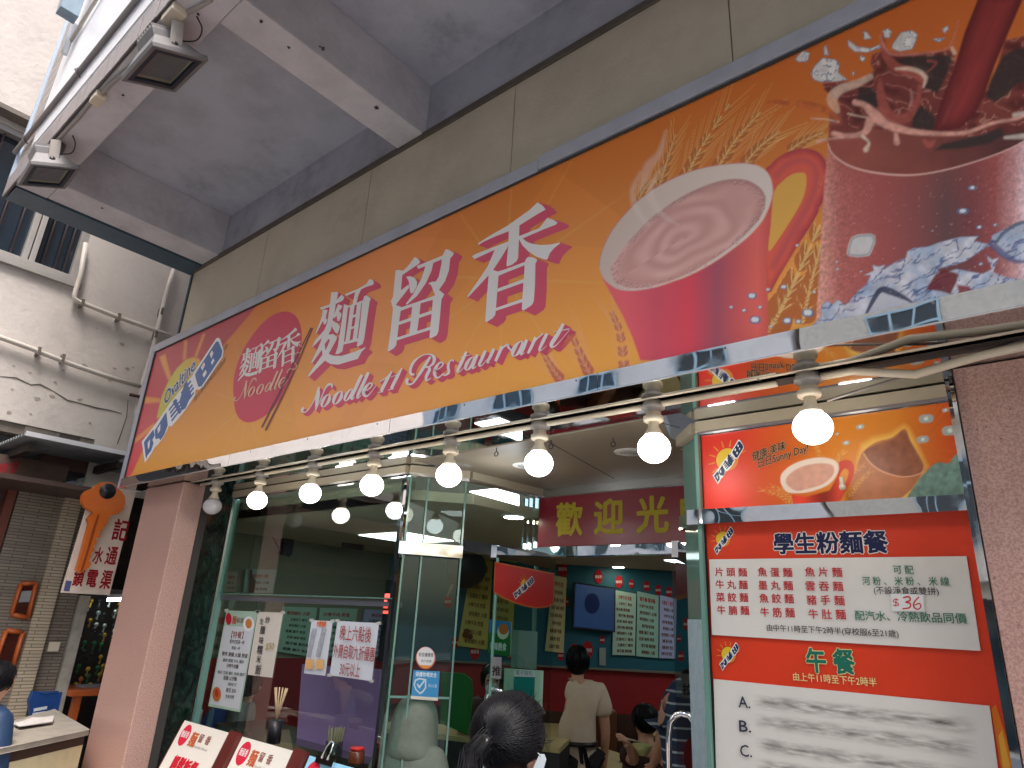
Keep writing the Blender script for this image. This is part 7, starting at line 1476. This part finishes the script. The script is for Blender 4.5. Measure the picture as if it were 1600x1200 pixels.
# --- masked cashier
ct = atd(771, 1040, 4.9); ca_ = math.radians(180 + 40); P5_, J5, W5, k5 = figure('masked cashier facing out behind the door handle', ct, ca_, 1.55, torso=mat('brown_top', s(70, 44, 36), .8), legs=mat('dark_trousers', s(30, 32, 40), .8))
hair_cap(P5_, ct + Vector((0, 0, -.08)) - Vector((-math.sin(ca_), math.cos(ca_), 0)) * .02, .102, (.88, .95, 1.0), ca_, None, seed=6, strands=120)
M = MB(); mc = W5(0, .075, -.155); M.ball(mc, .055, 14, 8, (1.0, .7, .75)); M.build('face_mask', mat('white_mask', s(206, 216, 222), .7), P5_)
for sx in (-1, 1): M = MB(); M.ball(W5(sx * .032, .088, -.098), .011, 10, 6, (1.2, .6, .6)); M.build('eye', black, P5_)
# --- diner with chopsticks, and striped diner
dt = atd(1008, 1102, 4.6); da = math.radians(60); hnd = atd(977, 1158, 4.25)
P6_, J6, W6, k6 = figure('seated diner bending over a bowl with chopsticks raised', dt, da, 1.58, sit=True, torso=mat('dark_maroon_top', s(60, 34, 30), .8), legs=mat('dark_trousers', s(30, 32, 40), .8), sleeve='short', over={'elbL': atd(992, 1190, 4.35), 'wriL': atd(984, 1168, 4.28), 'palL': hnd})
hair_cap(P6_, dt + Vector((0, 0, -.085)), .100, (.9, 1.0, .98), da, None, seed=9, strands=160)
CHs = thing('chopsticks', 'pair of white chopsticks held over the bowl by the bending diner', 'chopsticks', tuple(hnd)); a, b_ = atd(965, 1152, 4.22), atd(1002, 1160, 4.3)
for dz_ in (0, .008): MB().tube([a + Vector((0, 0, dz_)), b_ + Vector((0, 0, dz_ * .3))], .0035, 6).build('chopstick', mat('white_stick', s(220, 210, 190), .4), CHs)
bw = atd(1004, 1172, 4.3); o = MB().lathe([(.03, -.03), (.05, .0), (.065, .03), (.06, .032), (.04, .01)], bw, 20).build('noodle_bowl', mat('pale_bowl', s(190, 190, 130), .4)); tag(o, 'pale yellow noodle bowl under the chopsticks', 'bowl')
fb = MB().obox(atz(992, 1192, .78) + Vector((-.1, -.1, -.03)), (.9, .2, 0), (-.1, .5, 0), (0, 0, .03)); ft = thing('diner_table', 'pale table carrying the noodle bowl', 'table', tuple(atz(1010, 1192, 0.01))); fb.build('table_top', wood, ft); c = atz(1020, 1192, .78); MB().box(c.x + .2, c.x + .26, c.y + .1, c.y + .16, 0, .75).build('leg', black, ft)
def stripe_mat():
    m = bpy.data.materials.new('navy_stripes'); m.use_nodes = True; n = m.node_tree.nodes; l = m.node_tree.links; tc = n.new('ShaderNodeTexCoord'); w_ = n.new('ShaderNodeTexWave'); w_.bands_direction = 'Z'; w_.inputs['Scale'].default_value = 5.2; w_.inputs['Distortion'].default_value = .8; w_.inputs['Detail'].default_value = 1; w_.inputs['Detail Scale'].default_value = .7
    l.new(tc.outputs['Object'], w_.inputs[0]); cr = n.new('ShaderNodeValToRGB'); e = cr.color_ramp.elements; e[0].position = .90; e[0].color = s(34, 54, 84); e[1].position = .95; e[1].color = s(170, 180, 190); l.new(w_.outputs[0], cr.inputs[0]); l.new(cr.outputs[0], n['Principled BSDF'].inputs['Base Color']); n['Principled BSDF'].inputs['Roughness'].default_value = .8; return m
stt = atd(1082, 1040, 3.9); sa_ = math.radians(25)
P7_, J7, W7, k7 = figure('diner in a navy shirt with thin white stripes hunched beside the right door', stt, sa_, 1.66, sit=False, torso=stripe_mat(), legs=mat('dark_trousers', s(30, 32, 40), .8), sleeve='short',
    over={'chest': atd(1068, 1110, 3.8), 'spine': atd(1068, 1160, 3.85), 'neck0': atd(1072, 1078, 4.1), 'neck1': atd(1074, 1074, 4.25), 'head0': atd(1078, 1072, 4.36), 'head1': atd(1082, 1068, 4.42), 'crown': atd(1084, 1066, 4.48), 'nose': atd(1080, 1090, 4.42), 'shoL': atd(1046, 1098, 3.9), 'shoR': atd(1098, 1098, 3.9), 'elbL': atd(1036, 1150, 3.9), 'wriL': atd(1026, 1185, 4.0), 'palL': atd(1020, 1195, 4.05)})
hair_cap(P7_, J7['head1'][0], .1, (.9, .95, .95), sa_, None, seed=2, strands=80)
# --- man at the left edge
lt = atd(0, 1036, 4.1); la = math.radians(20)
P8_, J8, W8, k8 = figure('man in a navy padded jacket at the far left edge of the lane', lt, la, 1.66, torso=mat('navy_padded', s(22, 50, 84), .6, noise=.2, nscale=5, bump=.5, bscale=9), legs=mat('dark_trousers', s(30, 32, 40), .8), sleeve='long')
hair_cap(P8_, lt + Vector((0, 0, -.085)), .105, (.9, 1.0, .98), la, None, seed=4, strands=160)
M = MB(); M.ball(W8(.03, -.12, -.30), .14, 16, 10, (1.5, 1.0, .55)); M.build('hood_collar', mat('grey_fur_collar', s(70, 70, 74), .9, noise=.4, nscale=30, bump=.6), P8_)
